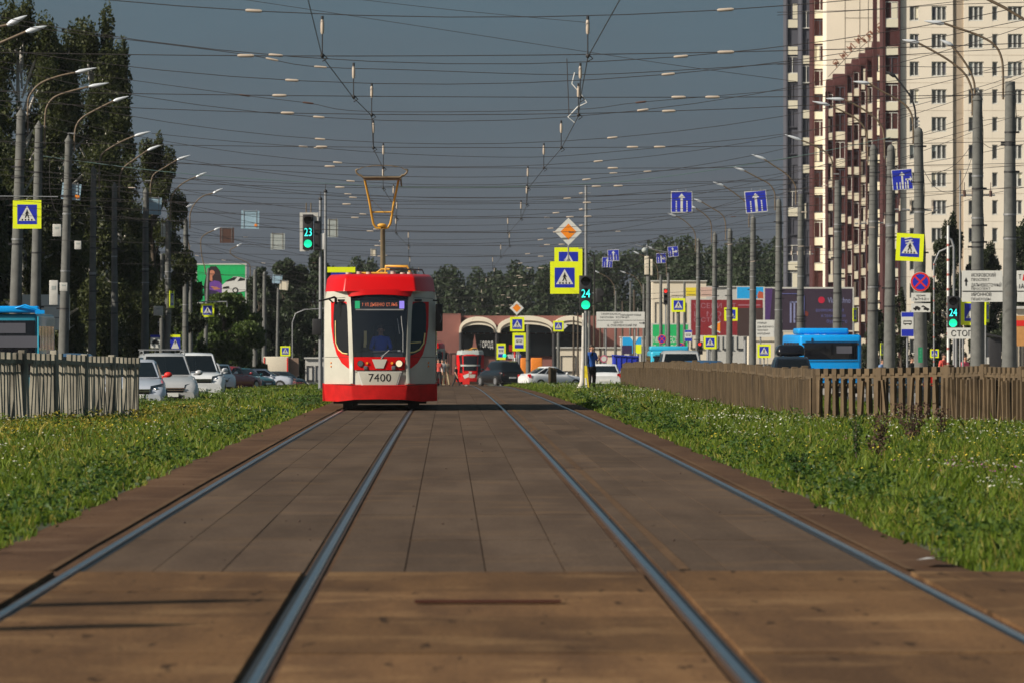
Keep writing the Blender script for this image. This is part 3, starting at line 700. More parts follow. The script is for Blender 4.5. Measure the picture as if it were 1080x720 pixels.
for i, y in enumerate(sup):
    s_ = FL/y; r = .0065 if y < 130 else .0065+.004*(y-130)/200
    X0, X1 = -15, 17.5
    a = rnd.uniform(-.15, .15)
    span('span_wire', y, X0, X1, CZ+.55, .011+rnd.uniform(-.003, .003), r, 'sagging upper cross wire over both tracks, %s span' % ORD[i], [-2.75+a, 3.8+a], tilt=rnd.uniform(-.012, .012))
    span('span_wire', y+.3, X0, X1, CZ+.03, .0028+rnd.uniform(-.002, .002), r, 'flat lower cross wire holding the contact wires, %s span' % ORD[i], [-2.75-a, 3.82+a] if i % 2 == 0 else [-2.7+a, 3.75, 4.3], tilt=rnd.uniform(-.008, .008))
    for X, nm in ((-1.6, 'left'), (2.2, 'right')):
        X = stag(nm, i); t = thing('wire_hanger', (X, y+.1, gz(y)+CZ), 'vertical hanger with insulator above the %s track, %s span' % (nm, ORD[i]), 'wire hanger', 'hangers of the contact wires')
        b = MB(); inl(b, Vector((0, 0, .28)), Vector((0, 0, .56)), .05); b.build('insulator', M['insul'], t)
        b = MB(); b.cyl((0, 0, -.02), (0, 0, .34), .009, 5); b.cyl((0, 0, .52), (0, 0, .57), .02, 6); b.ball((0, 0, .02), (.03, .03, .035), 0, 8, 5); b.tube([(0, 0, .05), (.07, 0, -.02), (0, 0, -.06)], .01, 5); b.build('clamp', M['darkmetal'], t)
def longwire(name, pts, r, label, m='wire', cat='wire', group=None):
    o = MB().tube([p for p in pts], r, 6, cap=False).build(name, M[m]); return tag(o, label, cat, group)
SX = {'left': [-1.74, -1.52, -1.32, -1.50, -1.44, -1.62, -1.5], 'right': [1.95, 2.15, 2.28, 2.30, 2.16, 2.02, 2.2]}
def stag(nm, i): return SX[nm][i] if i < 7 else (-1.6 if nm == 'left' else 2.2)+.16*math.sin(i*2.2)
for nm, base, zz in (('left', -1.56, 1), ('right', 2.02, -1)):
    pts = [Vector((base, 30, gz(30)+CZ+.1))]; n_ = 0
    prev = 45
    for i, y in enumerate([60]+sup+[480, 540]):
        X = base if i == 0 or i > len(sup) else stag(nm, i-1)
        pts.append(Vector((X, y, gz(y)+CZ))); prev = y
    longwire('contact_wire', pts, .0065, 'long contact wire running above the %s tram track' % nm, group='contact wires of the two tracks')
# twisted white ribbon and loose ends on the right catenary
t = thing('wire_ribbon', (2.28, 102, gz(102)+CZ), 'loose white twisted strip hanging from the right contact wire', 'ribbon')
MB().tube([(0, 0, 0), (-.12, 0, .1), (.05, 0, .28), (.22, 0, .36), (.12, 0, .5), (-.05, 0, .7), (0, 0, .9)], .010, 6).build('strip', M['white'], t)
MB().cyl((-.1, 0, .1), (-.14, 0, 1.15), .008, 5).build('hanger_wire', M['wire'], t)
# feeders and cables measured one by one
def feeder(pts, s_, r, label, ins=(), dark=True, m='wire', s2=None):
    P0 = W(pts[0][0], pts[0][1], s_); n = len(pts)
    q = []
    for i in range(n-1):
        p = [Vector(pts[max(i-1, 0)]).to_3d(), Vector(pts[i]).to_3d(), Vector(pts[i+1]).to_3d(), Vector(pts[min(i+2, n-1)]).to_3d()]
        for k in range(5):
            u = k/5; q.append(.5*((2*p[1])+(p[2]-p[0])*u+(2*p[0]-5*p[1]+4*p[2]-p[3])*u*u+(3*p[1]-p[0]-3*p[2]+p[3])*u**3))
    q.append(Vector(pts[-1]).to_3d())
    xa, xb = pts[0][0], pts[-1][0]
    def at(x, y):
        sl = s_ if s2 is None else s_+(s2-s_)*(x-xa)/(xb-xa)
        return W(x, y, sl)
    t = thing('feeder_cable', P0, label, 'cable', 'feeder cables crossing the avenue')
    MB().tube([at(v.x, v.y)-P0 for v in q], r*.6, 5, cap=False).build('cable', M[m], t)
    for x in ins:
        for i in range(len(q)-1):
            if q[i].x <= x <= q[i+1].x:
                y = q[i].y+(q[i+1].y-q[i].y)*(x-q[i].x)/(q[i+1].x-q[i].x)
                dy = (q[i+1].y-q[i].y)/(q[i+1].x-q[i].x)
                hw = .17*s_; b = MB(); inl(b, at(x-hw, y-dy*hw)-P0, at(x+hw, y+dy*hw)-P0, .04); b.build('insulator', M['insuld' if dark else 'insul'], t); break
feeder([(-10, 22), (60, 33), (253, 57), (325, 70), (430, 74), (600, 79), (720, 74), (840, 66), (950, 58), (1090, 50)], 54, .012, 'dark feeder cable crossing the upper sky below the second cross wire', (287, 338), False)
feeder([(-10, 64), (125, 83), (258, 101), (325, 109), (390, 118), (600, 116), (676, 108), (830, 95), (960, 84), (1090, 72)], 47, .011, 'feeder cable with three dark insulators crossing the sky over the pantograph', (258, 325, 676))
feeder([(258, 0), (430, 26), (600, 52), (720, 70), (840, 86)], 60, .008, 'thin steel wire slanting down to the right across the upper sky')
feeder([(330, -6), (470, 10), (620, 24)], 66, .007, 'very thin wire slanting across the top edge of the sky')
feeder([(45, 165), (170, 181), (300, 191), (450, 198), (600, 195), (690, 188), (830, 167), (940, 145)], 27, .022, 'green sheathed cable crossing from the left poles to the right poles', (), m='wireg')
feeder([(160, 141), (240, 149), (320, 155), (430, 163), (560, 166), (650, 160), (740, 151), (830, 141), (960, 120)], 40, .012, 'feeder cable swinging just above the pantograph', (320, 336), False)
feeder([(170, 170), (260, 178), (350, 184), (460, 187), (560, 186), (683, 181), (780, 174), (884, 160)], 34, .015, 'thick dark cable crossing behind the pantograph head', (647, 683), False)
feeder([(200, 188), (300, 200), (430, 208), (560, 209), (640, 207), (760, 200), (884, 190)], 30, .015, 'dark cable crossing behind the yellow pantograph frame', (367,), False)
for k in range(11):
    s_ = 32-k*1.6; y = 199+k*7.8+rnd.uniform(-2, 2); d = FL/s_; xl = VX-15*s_; xr = VX+17.5*s_
    yl = y-(13-k*.5)+rnd.uniform(-5, 4); yr = y-(12-k*.4)+rnd.uniform(-6, 5)
    xm = rnd.uniform(420, 620)
    xs = [xl, xl+(xm-xl)*.5, xm, xm+(xr-xm)*.5, xr]; c = (yl+y)/2; e_ = (yr+y)/2
    ins = [rnd.uniform(xl+40, xm-20)] if rnd.random() < .7 else []
    ins += [rnd.uniform(xm+20, xr-40)] if rnd.random() < .8 else []
    feeder([(xs[0], yl), (xs[1], c+2.0), (xs[2], y), (xs[3], e_+2.0), (xs[4], yr)], s_, .014, 'sagging cable over the avenue, %s of the set behind the tram' % ORD[k], ins, dark=rnd.random() < .5)
# cables of the right hand poles: sagging pairs in front of the apartment block
for k, (pts, s_) in enumerate([([(820, 13), (900, 11), (1000, 5), (1090, 2)], 36), ([(820, 16), (890, 12), (960, 7), (1090, -8)], 35), ([(820, 68), (940, 70), (1090, 72)], 34),
    ([(940, 150), (985, 140), (1031, 128), (1090, 122)], 30), ([(922, 176), (972, 160), (1025, 140)], 28), ([(922, 182), (975, 172), (1031, 162), (1090, 150)], 28),
    ([(972, 175), (985, 196), (1000, 203), (1015, 193), (1031, 150)], 30), ([(972, 185), (990, 182), (1010, 172), (1031, 145)], 30),
    ([(1031, 145), (1045, 156), (1058, 152), (1065, 144)], 33), ([(884, 236), (920, 240), (972, 228), (1031, 208), (1090, 196)], 27), ([(821, 262), (845, 260), (884, 262), (921, 250), (940, 248), (972, 240)], 24),
    ([(740, 262), (770, 258), (794, 257), (821, 258), (845, 268)], 20), ([(745, 282), (794, 276), (845, 268), (884, 268), (921, 250)], 20), ([(821, 200), (870, 196), (921, 180), (972, 170)], 25)]):
    feeder(pts, s_, .016, 'dark cable slung between the right hand poles before the apartments, number %s from the top' % ['one', 'two', 'three', 'four', 'five', 'six', 'seven', 'eight', 'nine', 'ten', 'eleven', 'twelve', 'thirteen', 'fourteen'][k], [pts[1][0]] if k > 8 else [], dark=False)
for k, (pts, s_) in enumerate([([(-5, 229), (60, 231), (100, 233), (170, 233)], 25), ([(50, 233), (80, 234), (98, 240), (130, 242)], 25), ([(90, 261), (130, 265), (170, 267), (235, 268)], 20), ([(53, 168), (53, 200), (58, 220), (66, 231)], 28), ([(-5, 207), (15, 207.5), (45, 208)], 30), ([(190, 266), (230, 274), (270, 277), (300, 280)], 17)]):
    feeder(pts, s_, .02, 'dark cable with pale insulators strung along the left poles, %s' % ['topmost', 'second', 'third from top', 'hanging down between poles', 'carrying the yellow crossing sign', 'lowest'][k], [] if k in (3, 4) else [pts[0][0]+18, pts[1][0]+6, pts[2][0]+8], dark=False)

# ------------------------------------------------------------------ signs
def rot2(pts, a, c=(0, 0)):
    co, si = math.cos(a), math.sin(a); return [(c[0]+(x*co-z*si), c[1]+(x*si+z*co)) for x, z in pts]
def walker(b, k, mi, y, a=0):
    def pl(p): b.poly(rot2([(x*k, z*k) for x, z in p], a), y, mi)
    b.disc(rot2([(0*k, .30*k)], a)[0], .045*k, y, mi, 8)
    pl([(-.05, .24), (.06, .24), (.05, .0), (-.06, .0)]); pl([(-.05, .03), (.05, .03), (-.10, -.26), (-.17, -.24)]); pl([(-.03, .05), (.06, .03), (.16, -.26), (.09, -.28)])
    pl([(-.05, .22), (-.14, .02), (-.10, .0), (-.02, .15)]); pl([(.05, .22), (.15, .05), (.12, .02), (.02, .15)])
def ped_sign(x, y, size, s_, label, tilt=0, flip=False, tall=False, slit=0, dark=0, rotz=0):
    p = W(x, y, s_); k = size/s_
    t = thing('pedestrian_crossing_sign', p, label, 'sign', 'yellow framed pedestrian crossing signs', rotz)
    h = k*1.0*(1.12 if tall else 1)
    b = MB(); b.slabpoly(rot2([(-k/2, -h/2), (k/2, -h/2), (k/2, h/2), (-k/2, h/2)], tilt), -.01, .02); b.build('backing_board', M['yellow'], t)
    b = MB(); q = k*.345
    b.poly(rot2([(-q, -q), (q, -q), (q, q), (-q, q)], tilt), -.014, 0)
    b.poly(rot2([(-q*.86, -q*.66), (q*.86, -q*.66), (0, q*.86)], tilt), -.018, 1)
    sgn = -1 if flip else 1
    walker(b, q*1.45, 2, -.022, tilt)
    for j in range(4):
        xx = (-.55+.32*j)*q; b.poly(rot2([(xx, -q*.63), (xx+q*.14, -q*.63), (xx+q*.14, -q*.46), (xx, -q*.46)], tilt), -.021, 2)
    b.build('pictogram', [M['blue'], M['plate'], M['signblack']], t)
    MB().tube([(0, .03, -h*.5), (0, .03, h*.58)], .02, 6).build('bracket', M['galv'], t)
    return t
def post(t, p, r=.04, m='galv', top=0.0):
    g = gz(p.y)-.3; MB().cyl((0, .04+r, g-p.z), (0, .04+r, top), r, 10).build('post', M[m], t)
GL = 'high on the left before two concrete poles'
t = ped_sign(29, 226.5, 30, 31, 'large yellow pedestrian crossing sign hung '+GL)
MB().tube([(-1.0, .03, .62), (1.05, .03, .60)], .02, 6).build('hanging_arm', M['galv'], t)
t = ped_sign(960, 261, 29, 29.5, 'yellow pedestrian crossing sign high on the right pole above the round no stopping sign', tilt=-.05)
b = MB()
for j in range(3): b.poly([(-.2+.02*j, .34-.09*j), (.06+.03*j, .38-.09*j), (.07+.03*j, .35-.09*j), (-.19+.02*j, .30-.09*j)], -.026, 0)
b.build('glare_strip', M['plate'], t)
t = ped_sign(219, 327.5, 14, 17, 'small yellow pedestrian crossing sign below the green car billboard')
MB().tube([(-1.0, .05, -3.0), (-1.0, .05, .1), (-.9, .05, .42), (-.7, .05, .52), (1.2, .05, .55), (1.22, .05, .2)], .04, 8).build('post', M['galv'], t)
t = ped_sign(301, 370, 10.5, 13.5, 'yellow pedestrian crossing sign above the white truck on the left')
MB().tube([(.55, .05, -2.4), (.55, .05, 2.2), (.8, .05, 2.9), (1.5, .05, 3.2), (3, .05, 3.3)], .045, 8).build('post', M['galv'], t)
p = W(185, 361, 21); t = thing('pedestrian_crossing_sign', p, 'blue pedestrian crossing sign with yellow top edge behind the silver cars', 'sign')
b = MB(); b.slabpoly([(-.25, -.35), (.25, -.35), (.25, .25), (-.25, .25)], 0, .02, 0); b.poly([(-.2, -.3), (.2, -.3), (0, .17)], -.01, 1); b.slabpoly([(-.25, .25), (.25, .25), (.25, .38), (-.25, .38)], 0, .02, 2); walker(b, .3, 3, -.014); b.build('sign_face', [M['blue'], M['plate'], M['yellow'], M['signblack']], t); post(t, p)
p = W(164, 360, 21); t = thing('information_sign', p, 'small white sign with dark car symbol behind the silver cars', 'sign')
b = MB(); b.slabpoly([(-.24, -.32), (.24, -.32), (.24, .32), (-.24, .32)], 0, .02, 0); b.poly([(-.24, .2), (.24, .2), (.24, .32), (-.24, .32)], -.01, 2); b.poly([(-.17, -.1), (.17, -.1), (.17, 0), (.1, .02), (.05, .1), (-.08, .1), (-.12, 0), (-.17, 0)], -.012, 1); b.disc((-.09, -.1), .04, -.014, 1, 8); b.disc((.09, -.1), .04, -.014, 1, 8)
b.build('sign_face', [M['plate'], M['signblack'], M['blue']], t); post(t, p)
# cluster on the steel mast right of the tracks
MAST = Vector(((618-VX)/28, FL/28, 0)); MAST.z = gz(MAST.y)-.03
t = thing('signal_mast', MAST, 'slim steel mast with traffic light bracket standing beside the man in the blue shirt', 'mast')
zt = W(0, 196, 28).z-MAST.z
MB().tube([(0, 0, 0), (0, 0, 3), (0, 0, zt)], [.075, .06, .05], 10).build('shaft', M['galv'], t)
b = MB()
for y_ in (204, 221, 238, 262): z = W(0, y_, 28).z-MAST.z; b.cyl((-.28, -.02, z), (.18, -.02, z), .018, 6)
b.build('bracket', M['galv'], t)
b = MB()
for y_ in (204, 221, 238): z = W(0, y_, 28).z-MAST.z; b.cyl((-.25, -.02, z-.02), (-.13, -.02, z), .04, 6)
b.build('insulator', M['insul'], t)
MB().tube([(.0, .05, 3.2), (.32, .05, 3.3), (.32, .05, 5.1), (.02, .05, 5.2)], .03, 6).build('signal_frame', M['darkmetal'], t)
p = W(599.5, 244.5, 28); t = thing('priority_road_sign', p, 'large white and orange diamond priority sign above the yellow crossing signs', 'sign', rotz=0)
b = MB(); k = .52; b.slabpoly([(0, -k), (k, 0), (0, k), (-k, 0)], 0, .02, 0); k = .30; b.poly([(0, -k), (k, 0), (0, k), (-k, 0)], -.006, 1)
b.poly([(0, .02), (.32, -.035), (.02, -.05)], -.010, 2)
b.build('sign_face', [M['plate'], M['orange'], M['brownpipe']], t); MB().cyl((0, .04, -1.9), (0, .04, .1), .03, 8).build('post', M['galv'], t)
ped_sign(599.5, 276, 29.5, 27.8, 'yellow pedestrian crossing sign directly under the orange diamond, rear one of the pair')
ped_sign(595.5, 293, 30.5, 28.2, 'front yellow pedestrian crossing sign left of the green traffic light, partly covering another', tall=True)
t = ped_sign(545.5, 342, 15, 15, 'distant yellow pedestrian crossing sign under the small orange diamond'); post(t, W(545.5, 342, 15), .05)
p = W(545, 325, 15); t = thing('priority_road_sign', p, 'small distant orange diamond priority sign near the arched roofs', 'sign')
b = MB(); k = .5; b.slabpoly([(0, -k), (k, 0), (0, k), (-k, 0)], 0, .02, 0); k = .30; b.poly([(0, -k), (k, 0), (0, k), (-k, 0)], -.006, 1)
b.build('sign_face', [M['plate'], M['orange']], t); MB().cyl((0, .04, -1.0), (0, .04, .1), .03, 8).build('post', M['galv'], t)
def stop_sign(x, y, wpx, hpx, s_, label, yellow=True, ty='tram'):
    p = W(x, y, s_); t = thing('transit_stop_sign', p, label, 'sign', 'tram and bus stop signs'); w_, h_ = wpx/s_/2, hpx/s_/2
    b = MB(); b.slabpoly([(-w_, -h_), (w_, -h_), (w_, h_), (-w_, h_)], 0, .02); b.build('backing_board', M['yellow' if yellow else 'plate'], t)
    a, c = (w_*.66, h_*.70) if yellow else (w_*.93, h_*.96)
    b = MB(); b.poly([(-a, -c), (a, -c), (a, c), (-a, c)], -.006, 0); b.poly([(-a, -c*.42), (a, -c*.42), (a, c*.62), (-a, c*.62)], -.010, 1)
    b.poly([(-a*.7, 0), (a*.7, 0), (a*.7, c*.30), (-a*.7, c*.30)], -.014, 2); b.poly([(-a*.6, c*.08), (a*.6, c*.08), (a*.6, c*.2), (-a*.6, c*.2)], -.017, 1)
    for q in (-.4, .4): b.disc((a*q, -.02*c), a*.12, -.018, 2, 8)
    b.build('pictogram', [M['blue'], M['plate'], M['signblack']], t); post(t, p, .05); return t
stop_sign(547.5, 360.5, 14, 19, 15.3, 'yellow framed transit stop sign below the distant crossing sign')
stop_sign(528.5, 370.5, 9.5, 17, 12, 'smaller farther yellow framed transit stop sign above the black car')
stop_sign(957.5, 342, 13.5, 26, 25.5, 'white and blue bus stop sign left of the thick pole with plates', False)
stop_sign(726, 354, 8, 12, 14, 'small distant bus stop sign left of the maroon billboard', False)
t = ped_sign(589, 344, 11, 13, 'distant yellow crossing sign at the end of the arched roofs, on a grey post'); post(t, W(589, 344, 13), .13, 'concrete')
b = MB(); b.poly([(.42, -.3), (.75, 0), (.42, .3)], 0); b.build('arrow_plate', M['plate'], t)
t = ped_sign(715.5, 322, 14.5, 16, 'yellow crossing sign left of the maroon billboard'); post(t, W(715.5, 322, 16), .12, 'concrete')
t = ped_sign(771, 331.5, 14, 15.5, 'yellow crossing sign half hidden by a pole in front of the maroon billboard'); post(t, W(771, 331.5, 15.5))
t = ped_sign(806, 370, 14, 19, 'yellow crossing sign beside the dark car with roof box'); post(t, W(806, 370, 19))
b = MB(); b.cyl((-.25, .05, -.3), (-.25, .05, -1.8), .02, 6); b.cyl((.2, .05, -.3), (.2, .05, -1.8), .02, 6); b.build('leg', M['galv'], t)
t = ped_sign(749, 361, 13.5, 17, 'yellow crossing sign low behind a pole under the orange arrow of the maroon billboard'); post(t, W(749, 361, 17))
t = ped_sign(986, 372.5, 9, 18, 'small yellow crossing sign low beside the pole with green plate, right of it'); post(t, W(986, 372.5, 18))
t = ped_sign(1027, 329.5, 27, 29, 'blue and yellow crossing sign half hidden behind the white direction board on the right', rotz=0); post(t, W(1027, 329.5, 29))
t = ped_sign(1042, 329, 22, 27, 'yellow edged crossing sign turned away, seen as a thin strip right of the pole', rotz=R(76)); post(t, W(1042, 329, 27), .035)
t = ped_sign(902, 332, 14, 19, 'crossing sign turned sideways showing a yellow strip beside the dark billboard', rotz=R(70)); post(t, W(902, 332, 19))
t = ped_sign(930.5, 368, 13, 18, 'low crossing sign turned sideways showing a yellow strip between two poles', rotz=R(74)); post(t, W(930.5, 368, 18))
t = ped_sign(181.5, 316, 18, 20, 'crossing sign turned sideways beside the left poles above the silver cars', rotz=R(78)); post(t, W(181.5, 316, 20))
t = thing('pedestrian_crossing_sign', W(360, 288, 24.5), 'yellow and violet rear panel sign behind the top left of the red tram', 'sign'); b = MB(); b.slabpoly([(-.6, .02), (.6, .02), (.6, .25), (-.6, .25)], 0, .03, 0); b.slabpoly([(-.45, -.5), (.45, -.5), (.45, .0), (-.45, .0)], .005, .03, 1); b.build('sign_face', [M['yellow'], M['blue']], t); post(t, W(360, 288, 24.5))
# lane direction signs
def arrow(b, x0, z0, z1, wd, k, mi, y, a, hd=1, dirx=0):
    pts = [(x0-wd/2, z0), (x0+wd/2, z0), (x0+wd/2, z1-k), (x0+k*.8, z1-k), (x0, z1), (x0-k*.8, z1-k), (x0-wd/2, z1-k)]
    b.poly(rot2(pts, a), y, mi)
    if dirx: b.poly(rot2([(x0+wd/2, z0+.25*(z1-z0)+.1*k), (x0+k*1.6, z0+.25*(z1-z0)+.1*k), (x0+k*1.6, z0+.25*(z1-z0)-k*.3), (x0+k*2.6, z0+.25*(z1-z0)+k*.35), (x0+k*1.6, z0+.25*(z1-z0)+k), (x0+k*1.6, z0+.25*(z1-z0)+.5*k), (x0+wd/2, z0+.25*(z1-z0)+.5*k)], a), y, mi)
def lane_sign(x, y, size, s_, tilt, label, kind):
    p = W(x, y, s_); k = size/s_/2; t = thing('lane_direction_sign', p, label, 'sign', 'blue lane direction signs hung over the road')
    b = MB(); b.slabpoly(rot2([(-k, -k), (k, -k), (k, k), (-k, k)], tilt), 0, .02, 0); q = k*.93; b.poly(rot2([(-q, -q), (q, -q), (q, q), (-q, q)], tilt), -.006, 1)
    if kind == 'up':
        arrow(b, 0, -k*.92, k*.8, k*.22, k*.42, 0, -.012, tilt)
        for xx in (-.5, .5):
            for j in range(5): b.poly(rot2([(k*(xx-.06), k*(-.9+j*.21)), (k*(xx+.06), k*(-.9+j*.21)), (k*(xx+.06), k*(-.75+j*.21)), (k*(xx-.06), k*(-.75+j*.21))], tilt), -.012, 0)
    elif kind == 'two':
        arrow(b, 0, -k*.9, k*.75, k*.18, k*.34, 0, -.012, tilt); arrow(b, .5*k, -k*.9, k*.05, k*.14, k*.01, 0, -.012, tilt)
        b.poly(rot2([(.3*k, -.1*k), (.75*k, -.1*k), (.75*k, -.28*k), (k*.95, 0), (.75*k, .28*k), (.75*k, .06*k), (.3*k, .06*k)], tilt), -.012, 0)
        for xx in (-.55, -.25, .28): b.poly(rot2([(k*(xx-.05), -k*.9), (k*(xx+.05), -k*.9), (k*(xx+.05), -k*.25), (k*(xx-.05), -k*.25)], tilt), -.012, 0)
    else:
        arrow(b, -.05*k, -k*.9, k*.8, k*.2, k*.3, 0, -.012, tilt)
        b.poly(rot2([(.0, -.25*k), (.5*k, -.2*k), (.5*k, -.38*k), (k*.85, -.05*k), (.5*k, .28*k), (.5*k, .08*k), (0, .0)], tilt), -.012, 0)
        b.poly(rot2([(-.62*k, -k*.9), (-.5*k, -k*.9), (-.5*k, k*.2), (-.62*k, k*.2)], tilt), -.012, 0)
    b.build('sign_face', [M['plate'], M['blue']], t)
    MB().tube([(-k*.4, .03, k), (-k*.4, .03, k+.12)], .015, 5).tube([(k*.4, .03, k), (k*.4, .03, k+.12)], .015, 5).build('bracket', M['galv'], t)
lane_sign(719, 213.2, 22.5, 21, 0, 'blue lane sign with single up arrow hanging in the sky, left of two', 'up')
lane_sign(797.5, 212.8, 23, 21.5, .09, 'blue lane sign with single up arrow tilted above a concrete pole', 'up')
lane_sign(952, 189.5, 22, 28, .08, 'blue lane sign with straight and right arrows beside the right pole', 'two')
lane_sign(640.5, 277, 11, 12.5, -.05, 'small distant blue lane sign, lower left of a pair', 'up')
lane_sign(647, 269.5, 12, 13, .05, 'small distant bright blue lane sign, upper right of a pair', 'up')
lane_sign(697.5, 272.5, 10.5, 13, .06, 'small blue lane sign with right arrow beside the white boxes', 'rt')
lane_sign(710, 265.5, 11, 14, .1, 'small tilted blue lane sign with right arrow, upper one by the far poles', 'rt')
# backs of hanging signs on the left
for x, y, w_, h_, s_, tilt, m, lab, dot in [(75.5, 202.5, 20, 17, 27, -.10, 'lblue', 'back of a tilted light blue hanging sign in front of the third left pole', 1), (160.5, 217.5, 20, 18, 21.5, -.06, 'lblue', 'back of a light blue square sign hanging by the shaded tree', 0),
    (175.5, 242.5, 11, 15, 20, 0, 'signback', 'back of a shaded square sign among the leaves left of the sky', 0), (239.5, 248.5, 15, 16, 18, 0, 'insuld', 'dark round edged hanging box against the left sky', 0), (264, 232, 19, 19, 18, -.03, 'lblue', 'back of a light blue sign with orange dot hanging in the left sky', 1),
    (293, 255, 15, 17, 16, 0, 'signback', 'back of a pale grey green square sign hanging in the left sky', 0), (351, 241, 11, 19, 18, 0, 'signback', 'back of a pale framed sign right of the left traffic light', 0),
    (292.5, 294.5, 10, 9, 13, -.1, 'lblue', 'small light blue sign back above a thin far pole, left of a cream one', 0), (299.5, 301, 9, 10, 13, -.1, 'cream', 'small cream sign back above a thin far pole', 0), (394, 266.5, 6, 7.5, 20, 0, 'cream', 'small cream square plate hanging left of the pantograph mast', 0)]:
    p = W(x, y, s_); t = thing('hanging_sign', p, lab, 'sign', 'hanging signs seen from behind')
    a, c = w_/s_/2, h_/s_/2
    MB().slabpoly(rot2([(-a, -c), (a, -c), (a, c), (-a, c)], tilt), 0, .03).build('panel', M[m], t)
    b = MB(); b.tube([(-a*.8, -.02, c*.98), (a*.8, -.02, c*.92)], .015, 5); b.tube([(-a*.7, -.015, -c*.9), (-a*.7, -.015, c*1.15)], .012, 5); b.tube([(a*.7, -.015, -c*.9), (a*.7, -.015, c*1.15)], .012, 5); b.build('frame', M['galv' if m != 'signback' else 'brownpipe'], t)
    if dot: MB().disc((a*.62, -c*.62), .09, -.02, 0).build('orange_sticker', M['orange'], t)
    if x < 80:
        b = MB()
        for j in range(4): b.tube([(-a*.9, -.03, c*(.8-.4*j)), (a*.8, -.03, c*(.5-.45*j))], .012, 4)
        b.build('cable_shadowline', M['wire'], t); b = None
# small boxes on the left poles
for x, y, w_, h_, s_, lab in [(61, 243.5, 9, 13, 27.5, 'white plate on the cables left of the third left pole'), (83, 259, 7, 9, 27, 'small cream camera box right of the third left pole'), (68, 303, 8, 9, 27.3, 'small cream box on the third left pole'), (167.5, 328, 10, 10, 21.3, 'pale meter box on the sixth left pole'), (57.5, 309, 9, 26, 27.5, 'grey cabinet plate beside the third left pole')]:
    t = thing('equipment_box', W(x, y, s_)-Vector((0, .25, 0)), lab, 'box'); a, c = w_/s_/2, h_/s_/2
    MB().box((0, 0, 0), (2*a, .16, 2*c)).build('casing', M['dirtywhite'], t, bevel=.015); MB().box((0, -.085, c*.4), (a*.9, .01, c*.3)).build('label_plate', M['signback'], t)
# no stopping sign cluster
def nostop(x, y, r, s_, label, plates=False):
    p = W(x, y, s_); p.y -= .25; t = thing('no_stopping_sign', p, label, 'sign', 'round no stopping signs'); k = r/s_
    b = MB(); n = 28; b.slabpoly([(k*math.cos(2*PI*j/n), k*math.sin(2*PI*j/n)) for j in range(n)], 0, .02, 0); b.disc((0, 0), k*.97, -.005, 1, 28); b.disc((0, 0), k*.78, -.009, 2, 28)
    for a in (PI/4, -PI/4): b.poly(rot2([(-k*.8, -k*.09), (k*.8, -k*.09), (k*.8, k*.09), (-k*.8, k*.09)], a), -.013 if a > 0 else -.0145, 1)
    b.build('sign_face', [M['plate'], M['red'], M['blue']], t); return t, k
t, k = nostop(970.5, 297.5, 10.5, 28.8, 'large round blue no stopping sign with red cross on the right pole')
t, k = nostop(698, 357.5, 4.6, 14, 'small round no stopping sign in front of the green billboard'); post(t, W(698, 357.5, 14), .03)
t, k = nostop(718, 365, 3.8, 14.5, 'smallest round no stopping sign above the teal minibus'); post(t, W(718, 365, 14.5), .03)
s_ = 28.8
p = W(971, 313.7, s_); p.y -= .25; t = thing('information_plate', p, 'white text plate directly under the large no stopping sign', 'sign')
b = MB(); b.slabpoly([(-.35, -.16), (.35, -.16), (.35, .16), (-.35, .16)], 0, .02, 0); b.text('кроме', .08, 0, .07, -.006, 1); b.text('Пн-Пт 8-20 ч', .10, 0, -.06, -.006, 1, wid=.55); b.build('sign_face', [M['plate'], M['signblack']], t)
p = W(971, 324.8, s_); p.y -= .25; t = thing('tow_away_plate', p, 'white tow truck plate, lower of two under the no stopping sign', 'sign')
b = MB(); b.slabpoly([(-.35, -.16), (.35, -.16), (.35, .16), (-.35, .16)], 0, .02, 0); b.poly([(-.28, -.06), (-.02, -.06), (-.02, 0), (-.12, .06), (-.2, .06), (-.22, 0), (-.28, 0)], -.006, 1)
b.poly([(.0, .02), (.08, .09), (.3, -.04), (.3, -.07), (.08, .03)], -.006, 1); b.poly([(.1, -.08), (.3, -.08), (.3, -.02), (.1, .0)], -.007, 1); b.disc((-.2, -.07), .035, -.008, 1, 8); b.disc((-.08, -.07), .035, -.008, 1, 8); b.disc((.24, -.09), .03, -.008, 1, 8); b.build('sign_face', [M['plate'], M['signblack']], t)
p = W(970.5, 374, 28.7); p.y -= .26; t = thing('green_plate', p, 'narrow green number plate low on the thick right pole', 'sign')
b = MB(); b.slabpoly([(-.08, -.28), (.08, -.28), (.08, .28), (-.08, .28)], 0, .015, 0)
for j, ch in enumerate('8501'): b.text(ch, .09, 0, .19-.125*j, -.005, 1)
b.build('sign_face', [mat('plate_green', (.01, .22, .10), .5), mat('plate_green_light', (.12, .45, .28), .5)], t)
